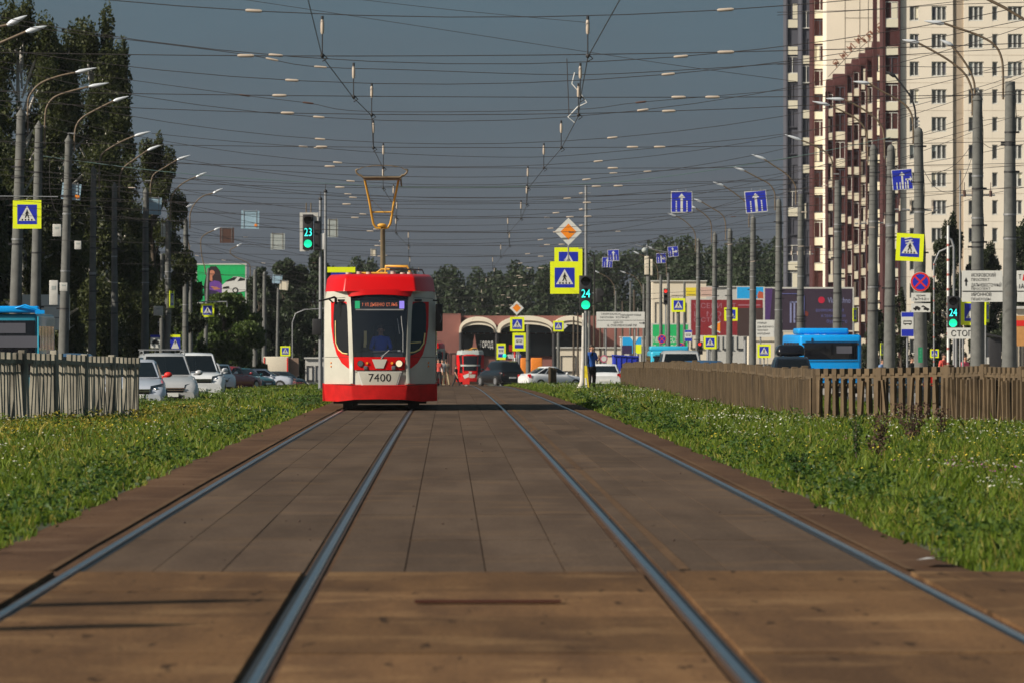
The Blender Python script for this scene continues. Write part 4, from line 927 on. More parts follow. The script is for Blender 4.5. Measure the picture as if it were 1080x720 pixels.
# direction boards
def board(x, y, wpx, hpx, s_, label, lines, arrow_at=None, legs=True, red=False):
    p = W(x, y, s_); t = thing('direction_board', p, label, 'sign', 'white direction boards'); a, c = wpx/s_/2, hpx/s_/2
    b = MB(); b.slabpoly([(-a, -c), (a, -c), (a, c), (-a, c)], 0, .05, 0); b.build('panel', M['plate'], t)
    b = MB()
    for (tx, fx, fz, sz, wd) in lines:
        if tx == '-': b.box((0, -.012, c*fz), (2*a*.98, .004, .025))
        else: b.text(tx, sz*c, a*fx, c*fz, -.01, 0, ax='l', wid=wd*a)
    if arrow_at:
        ax_, az, dr = arrow_at
        if dr == 'u': b.poly([(a*ax_-.02, c*az-.14), (a*ax_+.02, c*az-.14), (a*ax_+.02, c*az+.0), (a*ax_+.06, c*az+.0), (a*ax_, c*az+.13), (a*ax_-.06, c*az+.0), (a*ax_-.02, c*az+.0)], -.01)
        else: b.poly([(a*ax_-.2, c*az-.03), (a*ax_+.1, c*az-.03), (a*ax_+.1, c*az-.1), (a*ax_+.28, c*az), (a*ax_+.1, c*az+.1), (a*ax_+.1, c*az+.03), (a*ax_-.2, c*az+.03)], -.01)
    b.build('lettering', M['signblack'], t)
    if legs:
        g = gz(p.y)-.3-p.z
        for q in ((-.6, .6) if legs is True else (.9,)): MB().cyl((a*q, .1, g), (a*q, .1, c), .05, 8).build('post', M['galv'], t)
    return t
board(1036.5, 302, 43, 33, 32.4, 'white direction board with street names behind the second right pole', [('ИСКРОВСКИЙ', -.55, .72, .22, 1.2), ('ПРОСПЕКТ', -.55, .42, .18, .9), ('ДАЛЬНЕВОСТОЧНЫЙ', -.55, .08, .22, 1.48), ('ПРОСПЕКТ', -.55, -.16, .14, .95), ('-', 0, -.32, 0, 0), ('ИРОННОВ', -.55, -.52, .22, 1.0), ('ПЕШЕХОДЫ', -.55, -.82, .16, .95)], (-.80, .3, 'u'), legs=False)
t = board(1083, 302, 20, 33, 30, 'white board cut by the right edge beside the last right pole', [('-', 0, -.32, 0, 0), ('1А', -.85, 0, .3, .6), ('Т', -.85, .6, .3, .3)], legs='r')
MB().poly([(-.14, .2), (.25, .2), (.25, .42), (-.1, .42)], -.01).build('red_mark', M['red'], t)
t = board(654.5, 337.5, 51, 17, 14, 'distant white direction board with arrows between the green light and the far poles', [('МУРМАНСК', -.8, .72, .22, .8), ('НАРОДНАЯ УЛИЦА', -.0, .6, .22, .85), ('МОСКВА  КОЛЬЦО', -.85, .32, .2, 1.2), ('-', 0, -.05, 0, 0), ('ЦЕНТР', -.3, -.32, .2, .4), ('Б. СМОЛЕНСКИЙ ПР.', -.55, -.68, .26, 1.25)], (.88, -.4, 'l'))
board(811, 346.5, 29, 18, 16, 'small white notice board under the blue advertising panel', [('УЛИЦА', -.85, .65, .2, .7), ('ДЫБЕНКО', -.85, .2, .2, 1.2), ('ПРОСПЕКТ', -.85, -.2, .2, .8), ('НАРОДНАЯ', -.85, -.6, .2, .9)])
board(1012.5, 351.5, 26, 11.5, 29.5, 'white stop line plate with black letters under the right traffic light', [('СТОП', -.72, 0, 1.1, 1.8)], legs=False)
t = board(49, 329.5, 50, 37, 24, 'large pale panelled back of a direction board behind the left poles', [('-', 0, .35, 0, 0), ('-', 0, -.3, 0, 0)])
# ------------------------------------------------------------------ traffic lights
def digits(b, txt, size, x, z, y, mi): b.text(txt, size, x, z, y, mi)
def tlight(x, y, hpx, s_, label, txt='24', lit='green', postit=None, backplate=False, wide=.34):
    p = W(x, y, s_); p.y -= .22; t = thing('traffic_light', p, label, 'traffic light', 'traffic lights'); h = hpx/s_; k = h/3
    b = MB(); b.box((0, .08, 0), (wide, .22, h)); b.build('housing', M['darkmetal'], t, bevel=.03)
    rr = min(k*.42, wide*.42)
    for j in range(3):
        z = h/2-k*(j+.5)
        b = MB()    # visor: half tube
        n = 12; vs = []; fs = []
        for q in range(n+1):
            a = -.15*PI+1.3*PI*q/n; vs += [(rr*math.cos(a), -.03, z+rr*math.sin(a)), (rr*math.cos(a), -.03-.16*math.sin(max(0, min(PI, a))), z+rr*math.sin(a))]
        for q in range(n): fs.append((q*2, q*2+1, q*2+3, q*2+2))
        b.add(vs, fs, 0, True); b.build('visor', M['darkmetal'], t)
        mtl = M['blackgloss']
        if lit == 'green' and j == 2: mtl = GREENL
        if lit == 'red' and j == 0: mtl = REDL
        MB().disc((0, z), rr*.9, -.034, 0, 20).build('lens', mtl, t)
    if txt:
        b = MB(); b.text(txt, k*.72, 0, h/2-k*1.5, -.05, 0, wid=wide*.72); b.build('countdown_digits', CYAN, t)
    if backplate:
        b = MB(); e_ = wide/2+.05; hh = h/2+.06
        b.slabpoly([(-e_-.05, -hh), (e_*.2, -hh), (e_*.2, -h/2), (-wide/2, -h/2), (-wide/2, h/2), (wide/2, h/2), (wide/2, h/2-.22), (e_+.12, h/2-.22), (e_+.12, hh), (-e_-.05, hh)], .05, .07); b.build('backplate', M['dirtywhite'], t)
        b = MB(); b.box((wide/2+.14, .16, -.12), (.22, .3, h-.2)); b.build('side_signal', M['darkmetal'], t, bevel=.02)
        b = MB()
        for q in (-.06, .1): b.cyl((q, .1, hh), (q, .1, hh+.33), .02, 6)
        b.build('hanger', M['pantobrown'], t)
    if postit: post(t, p, postit)
    return t
tlight(325, 245, 37, 31, 'green traffic light with countdown and white backplate on the left masts', '23', backplate=True, wide=.36)
tlight(617.5, 309.5, 37, 28.2, 'green traffic light with countdown 24 on the mast near the man', '24', wide=.46)
tlight(1005, 329.5, 34, 29, 'green traffic light with countdown 24 above the stop line plate', '24', wide=.40)
tlight(702, 313, 17, 14, 'distant red traffic light before the cream shopfront', None, 'red', .05, wide=.32)
tlight(738, 367, 13, 15, 'small distant red traffic light in front of the maroon billboard foot', None, 'red', .05, wide=.42)
b = None
p = W(632, 312, 27.5); t = thing('traffic_light', p, 'black side facing signal head right of the mast light', 'traffic light'); MB().box((0, 0, 0), (.28, .3, .55)).build('housing', M['darkmetal'], t, bevel=.03); MB().cyl((-.3, 0, .1), (-.1, 0, .1), .02, 6).build('bracket', M['galv'], t)
MB().tube([(.05, -.17, .1), (.05, -.26, .1)], [.12, .13], 12).build('visor', M['darkmetal'], t)
# masts behind the left light
for x, yt, s_, lab, r in [(338, 210, 31, 'slim white mast carrying the left traffic light, left of a pair', .06), (343.3, 202, 30, 'slim steel mast right of the white mast beside the tram', .055)]:
    d = FL/s_; g = gz(d)-.05; o = Vector(((x-VX)/s_, d, g)); t = thing('signal_mast', o, lab, 'mast', 'steel masts left of the tram')
    zt = W(x, yt, s_).z-g; MB().tube([(0, 0, 0), (0, 0, zt*.35), (0, 0, zt)], [r*1.3, r, r*.8], 10).build('shaft', M['galv'], t)
    b = MB(); b.ball((0, 0, zt), .07, 0, 8, 5); b.cyl((-.02, 0, zt), (.02, 0, zt+.25), .012, 5); b.build('finial', M['darkmetal'], t)
    if x < 340:
        b = MB(); b.box((.06, -.1, W(0, 255, s_).z-g), (.17, .14, .55)); b.build('equipment_box', M['white'], t, bevel=.01)
        b = MB(); b.box((-.12, -.08, W(0, 345, s_).z-g), (.3, .2, .55)); b.build('dark_box', M['darkmetal'], t, bevel=.02)
# mast with white boxes on the thick right pole
o = W(684, 291, 14.5); t = thing('camera_mast', o, 'steel mast with white camera boxes on top of the thick far pole', 'mast')
MB().cyl((-.1, 0, -.4), (-.1, 0, 2.25), .07, 8).build('shaft', M['galv'], t); b = MB(); b.box((-.14, -.15, .75), (.32, .2, 1.35)); b.box((.22, -.15, .6), (.16, .2, 1.2)); b.build('equipment_box', M['cream'], t, bevel=.02)
b = MB(); b.ball((-.28, -.1, 1.85), (.22, .2, .2), 0); b.build('camera_dome', M['signback'], t); MB().tube([(-.95, 0, 2.25), (-.1, 0, 2.0), (1.4, 0, 1.7)], .03, 6).build('cross_arm', M['galv'], t)
# masts behind the right traffic light
for x, yt, yb, s_, m, lab, bend in [(1000.5, 238, 392, 28.5, 'white', 'slim white striped mast behind the right traffic light', 0), (1006.5, 250, 390, 27, 'galv', 'curved thin grey lamp mast right of the white mast', 1), (1013, 180, 392, 29, 'galv', 'very thin tall grey mast left of the second right pole', 0), (985.5, 262, 392, 18, 'galv', 'thin curved lamp mast before the dark trees', 2), (1009, 352, 395, 28.9, 'galv', 'short grey post under the stop line plate, left of two', 0), (1016, 352, 395, 28.9, 'galv', 'short grey post under the stop line plate, right of two', 0)]:
    d = FL/s_; g = gz(d)-.3; o = Vector(((x-VX)/s_, d, g)); t = thing('steel_mast', o, lab, 'mast', 'thin steel masts on the right')
    zt = W(x, yt, s_).z-g; pts = [(0, 0, 0), (0, 0, zt)] if not bend else ([(0, 0, 0), (0, 0, zt-.4), (-.1, 0, zt-.1), (-.35, 0, zt)] if bend == 1 else [(0, 0, 0), (0, 0, zt-.9), (.3, 0, zt-.2), (1.2, 0, zt+.2)])
    MB().tube(pts, .05 if x < 1010 else .035, 8).build('shaft', M[m], t)
    if x < 1001:
        b = MB()
        for j in range(9): z = zt*(.2+.085*j); b.cyl((0, 0, z), (0, 0, z+.09), .054, 8)
        b.build('red_band', mat('faded_red', (.35, .12, .10), .7), t)
# ------------------------------------------------------------------ fences
def fence(name, label, pts, hfun, m, group, raised=0.0, wob=.5, sp=.165, pw=.075):
    """pts: list of (X, d). concrete picket fence: posts, rails and picket panels."""
    o0 = Vector((pts[0][0], pts[0][1], gz(pts[0][1])))
    t = thing(name, o0, label, 'fence', group)
    P_ = [Vector((a, b_, 0)) for a, b_ in pts]; segs = []
    for i in range(len(P_)-1):
        d = P_[i+1]-P_[i]; n = max(1, round(d.length/2.6))
        for k in range(n): segs.append((P_[i]+d*k/n, P_[i]+d*(k+1)/n))
    cnt = 0
    r = random.Random(int(pts[0][1]))
    for (a, c) in segs:
        d = c-a; Lh = d.length; u = d.normalized(); ang = math.atan2(u.y, u.x)
        za, zc = gz(a.y)+raised, gz(c.y)+raised
        ha, hc = hfun(a.y)+r.uniform(-.04, .04), hfun(c.y)
        n = int(Lh/sp); b = MB()
        for k in range(n):
            f = (k+.5)/n; q = a+d*f; z = za+(zc-za)*f; h = ha+(hc-ha)*f
            if r.random() < .03*wob: continue
            tl = r.gauss(0, .03*wob); ty = r.gauss(0, .03*wob)
            hh = h*.9+r.uniform(-.015, .015)
            b.box((q.x-o0.x+tl*.3, q.y-o0.y, z-o0.z+hh/2-.04), (pw, .06, hh), 0, rot=(ty, tl, ang))
            if k % 2 == 0 or sp > .2: b.box((q.x-o0.x, q.y-o0.y-.005, z-o0.z+h*.93), (.14 if sp > .2 else .13, .09, .13), 0, rot=(0, r.gauss(0, .04), ang))
        b.build('picket_panel', m, t)
        if sp > .2:
            b = MB()
            for k in range(n):
                f = (k+r.uniform(.85, 1.1))/n; q = a+d*f; z = za+(zc-za)*f; h = (ha+(hc-ha)*f)*r.uniform(.80, .86)
                b.box((q.x-o0.x-math.sin(ang)*.09, q.y-o0.y+math.cos(ang)*.09, z-o0.z+h/2-.04), (.055, .05, h), 0, rot=(r.gauss(0, .02), r.gauss(0, .035), ang))
            b.build('rear_picket_row', m, t)
        b = MB()
        for f, tt in ((.86, .075), (.70, .03)):
            A = Vector((a.x, a.y+.03, za+ha*f))-o0; C = Vector((c.x, c.y+.03, zc+hc*f))-o0
            b.tube([A, (A+C)/2-Vector((0, 0, .012)), C], tt*.75, 4, smooth=False)
        b.build('rail', m, t)
        b = MB(); b.box((a.x-o0.x, a.y-o0.y, za-o0.z+ha/2), (.15, .13, ha*1.03), 0, rot=(0, 0, ang)); b.build('post', m, t, bevel=.01)
        cnt += 1
    return t
RF = [(9.9, 96), (8.75, 105), (7.25, 116), (6.85, 126), (6.35, 143), (6.6, 158), (6.9, 175), (7.2, 195), (7.45, 220), (7.6, 246)]
RF = [(11.4, 94), (10.05, 99.3), (9.1, 103.2), (6.9, 106.6), (6.75, 120), (6.35, 143), (6.6, 158), (6.9, 175), (7.2, 195), (7.45, 220), (7.6, 246)]
fence('concrete_fence', 'long brown concrete picket fence along the right edge of the grass', RF, lambda y: 1.07-.09*math.exp(-((y-114)/9)**2)-.05*(y < 101)+.012*math.sin(y*.7), M['concrete_dark'], 'concrete picket fences', wob=.6, sp=.225, pw=.125)
fence('concrete_fence', 'short distant brown fence right of the tracks, left of the slim signal mast', [(5.2, 290), (5.6, 305), (6.1, 320)], lambda y: .95, M['concrete_dark'], 'concrete picket fences')
fence('concrete_fence', 'leaning grey concrete picket fence along the left grass', [(-10.2, 99), (-9.0, 105), (-8.1, 108.5), (-7.2, 113), (-6.38, 117.5)], lambda y: 1.33-.012*(y-108), M['concrete_grey'], 'concrete picket fences', wob=1.3, sp=.17, pw=.088)

# ------------------------------------------------------------------ trees
def leafcloud(cl, n, size, droop=0.0):
    """cl: clusters (x,y,z,rx,ry,rz); returns quads"""
    cl = np.array(cl); vol = (cl[:, 3]*cl[:, 4]*cl[:, 5])**.6; k = rs.choice(len(cl), n, p=vol/vol.sum())
    d = rs.normal(0, 1, (n, 3)); d /= np.linalg.norm(d, axis=1)[:, None]
    rr = rs.rand(n)**.5
    C = cl[k, :3]+d*cl[k, 3:]*rr[:, None]
    if droop: C[:, 2] -= rs.rand(n)**2*droop
    s_ = size*(.5+rs.rand(n))
    u = rs.normal(0, 1, (n, 3)); u /= np.linalg.norm(u, axis=1)[:, None]
    if droop: u[:, 2] -= .8; u /= np.linalg.norm(u, axis=1)[:, None]
    v = np.cross(u, rs.normal(0, 1, (n, 3))); v /= np.linalg.norm(v, axis=1)[:, None]
    V = np.zeros((n, 4, 3)); a = u*s_[:, None]; b_ = v*s_[:, None]*.55
    V[:, 0] = C-a; V[:, 1] = C+b_; V[:, 2] = C+a; V[:, 3] = C-b_
    return V.reshape(-1, 3)
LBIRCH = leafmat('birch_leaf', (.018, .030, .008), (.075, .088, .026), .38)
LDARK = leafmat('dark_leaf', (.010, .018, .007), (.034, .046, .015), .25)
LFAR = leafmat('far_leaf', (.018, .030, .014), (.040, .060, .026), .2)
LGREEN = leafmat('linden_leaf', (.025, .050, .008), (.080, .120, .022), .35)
def tree(x, ytop, s_, Rw, label, n, kind='birch', ybot=None, crown=.82, leaf=None, size=.16, bark=None, Ry=None):
    d = FL/s_; g = gz(d)+ROAD+.1; o = Vector(((x-VX)/s_, d, g)); H = W(0, ytop, s_).z-g
    t = thing('birch_tree' if kind == 'birch' else ('poplar_tree' if kind == 'slim' else 'leafy_tree'), o, label, 'tree', None)
    r = random.Random(int(x*3+ytop)); Ry = Ry or Rw
    bk = M['birchbark' if kind == 'birch' else 'bark'] if bark is None else M[bark]
    tp = [(0, 0, -.1), (r.uniform(-.1, .1), 0, H*.3), (r.uniform(-.2, .2), r.uniform(-.2, .2), H*.6), (r.uniform(-.2, .2), 0, H*.93)]
    rb = max(.12, H*.014)
    MB().tube(tp, [rb*1.3, rb, rb*.6, rb*.12], 9).build('trunk', bk, t)
    lb = MB(); cl = []
    z0 = H*(1-crown)
    N_ = 30 if kind != 'slim' else 18
    for k in range(N_):
        f = (k+.5)/N_; z = z0+(H-z0)*f
        prof = (math.sin(PI*min(1, f*.8+.16))**.8) if kind != 'birch' else max(.15, (1-f)**.26*(.5+.5*min(1, f*4))*(1+.28*math.sin(f*14+x)))*1.1
        a = k*2.4+r.uniform(-.4, .4); ra = prof*r.uniform(.25, 1.12)
        cx, cy = math.cos(a)*Rw*ra, math.sin(a)*Ry*ra
        q = r.uniform(.20, .42)*(.55+.6*prof)
        zz = min(z+r.uniform(-.2, .3), H*.985)
        cl.append((cx, cy, zz, Rw*q, Ry*q, max(.35, (H-z0)*r.uniform(.05, .095))))
        lb.tube([(tp[1][0]*f, 0, max(.5, z*.86-.3)), (cx*.5, cy*.5, z*.93), (cx, cy, zz)], [rb*.45*(1-f*.6), rb*.25, .015], 5)
    cl.append((0, 0, H*.95, Rw*.12, Ry*.12, H*.05))
    lb.build('limb', bk, t)
    np_mesh('crown', leafcloud(cl, int(n*2.4), size*.58, droop=1.0 if kind == 'birch' else .2), 4, leaf or LBIRCH, t)
    return t
tree(22, 4, 22.6, 2.6, 'tallest birch with thin wispy top in the upper left corner', 26000, 'birch', crown=.88, size=.15)
tree(-70, 30, 25.5, 3.2, 'birch just outside the left frame edge shading the poles', 12000, crown=.85, size=.18)
tree(98, 26, 21, 2.4, 'tall feathery birch behind the third left pole', 24000, 'birch', crown=.9, size=.15)
tree(62, 40, 22, 2.3, 'dense birch between the two tallest ones on the left', 20000, 'birch', crown=.92, size=.15)
tree(124, 52, 20, 1.9, 'drooping birch at the right side of the left tree group', 17000, 'birch', crown=.94, size=.15)
tree(163, 148, 19.2, 1.75, 'lower dark drooping tree at the right edge of the left tree group', 14000, 'broad', crown=.95, size=.15, leaf=LBIRCH)
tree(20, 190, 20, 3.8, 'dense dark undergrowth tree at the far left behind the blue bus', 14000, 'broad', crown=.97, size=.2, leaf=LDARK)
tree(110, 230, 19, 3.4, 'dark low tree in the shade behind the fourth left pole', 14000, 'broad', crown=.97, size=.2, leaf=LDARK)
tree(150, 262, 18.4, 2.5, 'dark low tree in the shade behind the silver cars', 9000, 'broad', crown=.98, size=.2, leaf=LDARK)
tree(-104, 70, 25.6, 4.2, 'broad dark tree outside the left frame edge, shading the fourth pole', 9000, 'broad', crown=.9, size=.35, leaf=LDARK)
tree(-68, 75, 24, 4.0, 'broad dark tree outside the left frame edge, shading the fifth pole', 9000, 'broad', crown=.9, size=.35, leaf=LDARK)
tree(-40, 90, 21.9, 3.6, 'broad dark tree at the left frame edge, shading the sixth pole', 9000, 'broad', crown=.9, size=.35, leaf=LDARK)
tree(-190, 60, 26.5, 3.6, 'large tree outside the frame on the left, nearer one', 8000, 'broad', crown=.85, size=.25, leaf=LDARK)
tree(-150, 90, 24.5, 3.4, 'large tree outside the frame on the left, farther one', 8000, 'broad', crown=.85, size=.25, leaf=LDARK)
tree(196, 268, 17, 1.2, 'narrow green tree left of the car billboard', 7000, 'broad', crown=.96, size=.2, leaf=LGREEN)
tree(237, 308, 15.5, 2.4, 'sunlit green tree under the green car billboard', 14000, 'broad', crown=.98, size=.18, leaf=LGREEN)
tree(252, 325, 15, 1.9, 'bushy green tree behind the silver estate car', 8000, 'broad', crown=.98, size=.18, leaf=LGREEN)
tree(300, 276, 12, 3.0, 'dark tree behind the thin poles left of the tram', 12000, 'broad', crown=.95, size=.25, leaf=LFAR)
tree(333, 268, 11.5, 2.6, 'dark round tree just left of the left traffic light masts', 10000, 'broad', crown=.95, size=.25, leaf=LFAR)
tree(275, 288, 12.5, 2.2, 'dark tree directly right of the car billboard', 8000, 'broad', crown=.95, size=.25, leaf=LFAR)
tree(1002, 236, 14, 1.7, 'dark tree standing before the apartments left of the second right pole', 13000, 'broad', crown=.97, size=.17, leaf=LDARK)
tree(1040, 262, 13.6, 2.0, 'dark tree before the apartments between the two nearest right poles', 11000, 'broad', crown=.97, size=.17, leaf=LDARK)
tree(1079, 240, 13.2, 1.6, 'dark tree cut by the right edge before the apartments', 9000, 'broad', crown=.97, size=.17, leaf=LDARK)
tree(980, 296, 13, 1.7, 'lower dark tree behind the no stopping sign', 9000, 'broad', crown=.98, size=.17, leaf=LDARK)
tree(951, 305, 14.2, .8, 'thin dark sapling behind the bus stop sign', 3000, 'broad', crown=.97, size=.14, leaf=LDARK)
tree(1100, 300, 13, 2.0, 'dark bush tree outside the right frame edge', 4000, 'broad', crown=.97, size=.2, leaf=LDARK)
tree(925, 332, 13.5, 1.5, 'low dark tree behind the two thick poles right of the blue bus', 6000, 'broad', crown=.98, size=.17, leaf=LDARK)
# far belt of woodland: one mass
def belt(label, spec, s0, leaf, dens):
    cl = []; r = random.Random(9)
    for (xa, xb, yt) in spec:
        x = xa
        while x < xb:
            s_ = s0+r.uniform(-.5, .5); d = FL/s_; top = W(0, yt+r.uniform(-5, 9), s_).z; g = gz(d)-.5
            X = (x-VX)/s_; rr = r.uniform(1.8, 3.4)
            for k in range(7):
                z = g+(top-g)*(k+.6)/7.3
                cl.append((X+r.uniform(-1, 1), d+r.uniform(-2, 2), min(z, top-.8), rr*(1-.05*k), 3, (top-g)*.13))
            x += rr*s_*r.uniform(.7, 1.1)
    o = np_mesh('far_woodland', leafcloud(cl, dens, .27), 4, leaf)
    return tag(o, label, 'woodland', kind='stuff')
belt('far belt of dark trees closing the view behind the tram and the arched roofs', [(180, 300, 300), (300, 350, 284), (350, 372, 292), (372, 386, 276), (386, 480, 288), (480, 540, 286), (540, 572, 278), (572, 600, 282), (600, 640, 268), (640, 690, 264), (690, 735, 254), (735, 770, 262), (770, 800, 258), (800, 835, 256)], 7.0, LFAR, 210000)
belt('far woodland rising on the right beside the apartment block', [(700, 740, 262), (760, 840, 262), (830, 1085, 300)], 7.6, LFAR, 50000)

# ------------------------------------------------------------------ apartment blocks
def wnd(b1, x0, x1, z0, z1, y, mull=2):     # window: returns frame mb & pane mb coordinates
    pass
def window(parent, x0, x1, z0, z1, y, panes=3, deep=.12, frame='winframe'):
    w_ = x1-x0; h_ = z1-z0; cx, cz = (x0+x1)/2, (z0+z1)/2
    b = MB(); t_ = .07
    b.box((cx, y, z1-t_/2), (w_, .1, t_)); b.box((cx, y, z0+t_/2), (w_, .1, t_)); b.box((x0+t_/2, y, cz), (t_, .1, h_-2*t_)); b.box((x1-t_/2, y, cz), (t_, .1, h_-2*t_))
    for k in range(1, panes): b.box((x0+w_*k/panes, y, cz), (.14 if panes == 3 else .07, .08, h_-2*t_))
    b.box((cx, y-.06, z0-.03), (w_+.1, .2, .04))
    f = b.build('window', M[frame], parent)
    MB().box((cx, y+.06, cz), (w_-.02, .02, h_-.02)).build('pane', M['winglass'], f)
    if panes > 1 and rnd.random() < .5:
        q = rnd.choice((-1, 1)); hh = rnd.uniform(.35, .9)*h_; MB().box((cx+q*w_*(.5-.5/panes), y+.042, z1-.07-hh/2), (w_/panes-.12, .012, hh)).build('curtain', M[rnd.choice(('aptpanel', 'signback', 'aptgrey'))], f)
    return f
def block_box(parent, name, x0, x1, z0, z1, y0, y1, m):
    return MB().box(((x0+x1)/2, (y0+y1)/2, (z0+z1)/2), (x1-x0, y1-y0, z1-z0)).build(name, m, parent)
s_ = 10.4; D = FL/s_; g0 = gz(D)-.3
A = thing('apartment_tower', Vector(((1014-VX)/s_, D, g0)), 'tall cream apartment tower with rows of windows behind the right poles', 'apartment block')
fx = lambda px: (px-1014)/s_; fz = lambda py: EYE-(py-HY)/s_-g0
# front wall built as piers and spandrels so that the windows sit in real openings
cols = [(959.8, 969.8, 2), (983, 999, 3), (1022, 1038, 3), (1047, 1053, 1), (1063.5, 1079, 3), (1094, 1110, 3), (1120, 1130, 2)]
rows = [14.3-29.3*k for k in range(5, 0, -1)]+[14.3+29.25*k for k in range(13)]
ztop = fz(-190)
xs = [950]+[v for c in cols for v in (c[0], c[1])]+[1145]
bw = MB(); bt = MB()
for i in range(0, len(xs), 2):
    a_, c_ = xs[i], xs[i+1]
    if a_ < 1005 < c_:
        bw.box(((fx(a_)+fx(1005.5))/2, 6, ztop/2), (fx(1005.5)-fx(a_), 12, ztop)); bw.box(((fx(1017)+fx(c_))/2, 6, ztop/2), (fx(c_)-fx(1017), 12, ztop))
        bt.box(((fx(1005.5)+fx(1017))/2, 6.2, ztop/2), (fx(1017)-fx(1005.5)-.01, 12, ztop-.1))
    else: bw.box(((fx(a_)+fx(c_))/2, 6, ztop/2), (fx(c_)-fx(a_), 12, ztop))
for (a_, c_, n_) in cols:
    z = 0
    for py in sorted(rows, reverse=True):
        zl, zh = fz(py+7.5), fz(py-7.8)
        if zl < 1: continue
        bw.box(((fx(a_)+fx(c_))/2, 6.0, (z+zl)/2), (fx(c_)-fx(a_)-.002, 11.99, zl-z)); z = zh
    bw.box(((fx(a_)+fx(c_))/2, 6.0, (z+ztop)/2), (fx(c_)-fx(a_)-.002, 11.99, ztop-z))
bw.build('wall', M['aptcream'], A); bt.build('recessed_strip', M['apttan'], A)
b = MB()
for py in rows: b.box((fx(1047), -.004, fz(py+14.6)), (18.7, .012, .03))
b.build('panel_joint', M['apttan'], A)
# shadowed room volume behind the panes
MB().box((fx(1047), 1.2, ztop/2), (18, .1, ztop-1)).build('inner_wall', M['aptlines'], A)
for ri, py in enumerate(rows):
    if py < -20: continue
    for (a_, c_, n_) in cols:
        if c_ > 1085: continue
        window(A, fx(a_)+.02, fx(c_)-.02, fz(py+7.5)+.02, fz(py-7.8)-.02, .16, n_)
# upper cream wing with thin joints, left of the tower, and the slanting row of roof letters
s2 = 10.0; y2 = FL/s2-D
ux = lambda px: (px-VX)/s2-A.location.x; uz = lambda py: EYE-(py-HY)/s2-g0
MB().box(((ux(872)+ux(934))/2, y2+5, uz(-190)/2), (ux(934)-ux(872), 10, uz(-190))).build('rear_wall', M['aptcream'], A)
b = MB()
for px in (891.5, 907, 916): b.box((ux(px), y2-.01, uz(20)), (.05, .02, 12))
for py in (19, 44, -8): b.box(((ux(891.5)+ux(930))/2, y2-.012, uz(py)), (ux(930)-ux(891.5), .02, .05))
b.build('panel_joint', M['aptlines'], A)
def bay(parent, x0, x1, ytop, s_, y_off, storey, first, maxw, depth=5, style='maroon', wide=2, rng=None, counts=[0]):
    """a column of glazed loggias; coordinates in the parent's frame"""
    ox, oz = parent.location.x, parent.location.z; yy = FL/s_-parent.location.y
    X0, X1 = (x0-VX)/s_-ox, (x1-VX)/s_-ox; Z = lambda py: EYE-(py-HY)/s_-oz
    m = {'maroon': 'aptmaroon', 'grey': 'aptgrey'}[style]; w_ = X1-X0
    MB().box(((X0+X1)/2, yy+depth/2, Z(ytop)/2), (w_, depth, Z(ytop))).build('wall', M[m], parent)
    if ytop > 0: # rounded hood over the top loggia
        MB().tube([((X0+X1)/2-w_*.5, yy+1.2, Z(ytop)), ((X0+X1)/2+w_*.5, yy+1.2, Z(ytop))], 1.25, 14).build('hood', M[m], parent)
    py = first; zs = storey/s_; rib = MB()
    while py < 392:
        if py > ytop+4:
            z = Z(py); r1 = rng.random()
            e_ = w_*(.10 if style == 'maroon' else .06)
            panel_h = zs*.30
            sh = rng.choice((0, 0, 0, .22*w_)) if wide == 1 else 0
            if not (style == 'grey' and (int(py/storey)) % 2 == rng.choice((0, 0, 1))):
                MB().box(((X0+X1)/2-.02*w_, yy-.10, z-zs*.36), (w_-2*e_-sh, .2, panel_h)).build('balcony_panel', M['aptpanel'], parent)
            if counts[0] < 10**6 and py > -15 and r1 < .93:
                window(parent, X0+e_, X1-e_, z-zs*.20, z+zs*.42, yy-.03, wide, frame='winframe' if rng.random() < .35 else 'aptgrey')
                if rng.random() < .3:
                    q = rng.random(); MB().box((X0+e_+(w_-2*e_)*(.25 if q < .5 else .72), yy-.09, z+zs*.1), ((w_-2*e_)*.4, .015, zs*.55)).build('blind', M['aptpanel'], parent)
        py += storey
    rw_ = min(.2, w_*.12)
    for q in (X0+rw_/2, X1-rw_/2): rib.box((q, yy-.12, Z(ytop)/2), (rw_, .26, Z(ytop)))
    rib.build('mullion', M[m], parent)
r = random.Random(21)
s3 = 9.9
B = thing('apartment_block', Vector(((870-VX)/s3, FL/s3, g0)), 'dark grey and maroon apartment block with cream balcony panels at the left of the towers', 'apartment block')
bay(B, 829, 843, -190, 9.3, 0, 28.4, 15-28.4*0, 20, style='grey', rng=r)
MB().box(((844.0-VX)/9.4-B.location.x, FL/9.4-B.location.y, 27), (.12, .12, 54)).build('downpipe', M['dirtywhite'], B)
bay(B, 845, 856.5, -190, 9.5, 0, 28.8, 24, 20, style='grey', rng=r, wide=2)
bay(B, 857, 873, -190, 9.9, 0, 26.6, 6, 20, style='maroon', rng=r)
C_ = thing('apartment_block', Vector(((900-VX)/9.9, FL/9.9, g0)), 'stepped maroon apartment wing with rounded loggia tops climbing to the right', 'apartment block')
tops = [(872.5, 879.5, 96, 10.12), (879.5, 893, 90, 10.13), (893, 899.5, 79, 10.14), (899.5, 907, 74, 10.15), (907, 914, 68, 10.16), (914, 921, 62, 10.17), (921, 932, 56, 10.18)]
for i, (a_, c_, yt, ss) in enumerate(tops):
    bay(C_, a_, c_, yt, ss, 0, [25, 29, 26, 27.5, 24.5, 28, 29][i], yt+14, 20, style='maroon', wide=1 if c_-a_ < 9 else 2, rng=r, depth=3)
E_ = thing('apartment_block', Vector(((941-VX)/10.5, FL/10.402, g0)), 'narrow maroon loggia column with paired cream panels along the cream tower', 'apartment block')
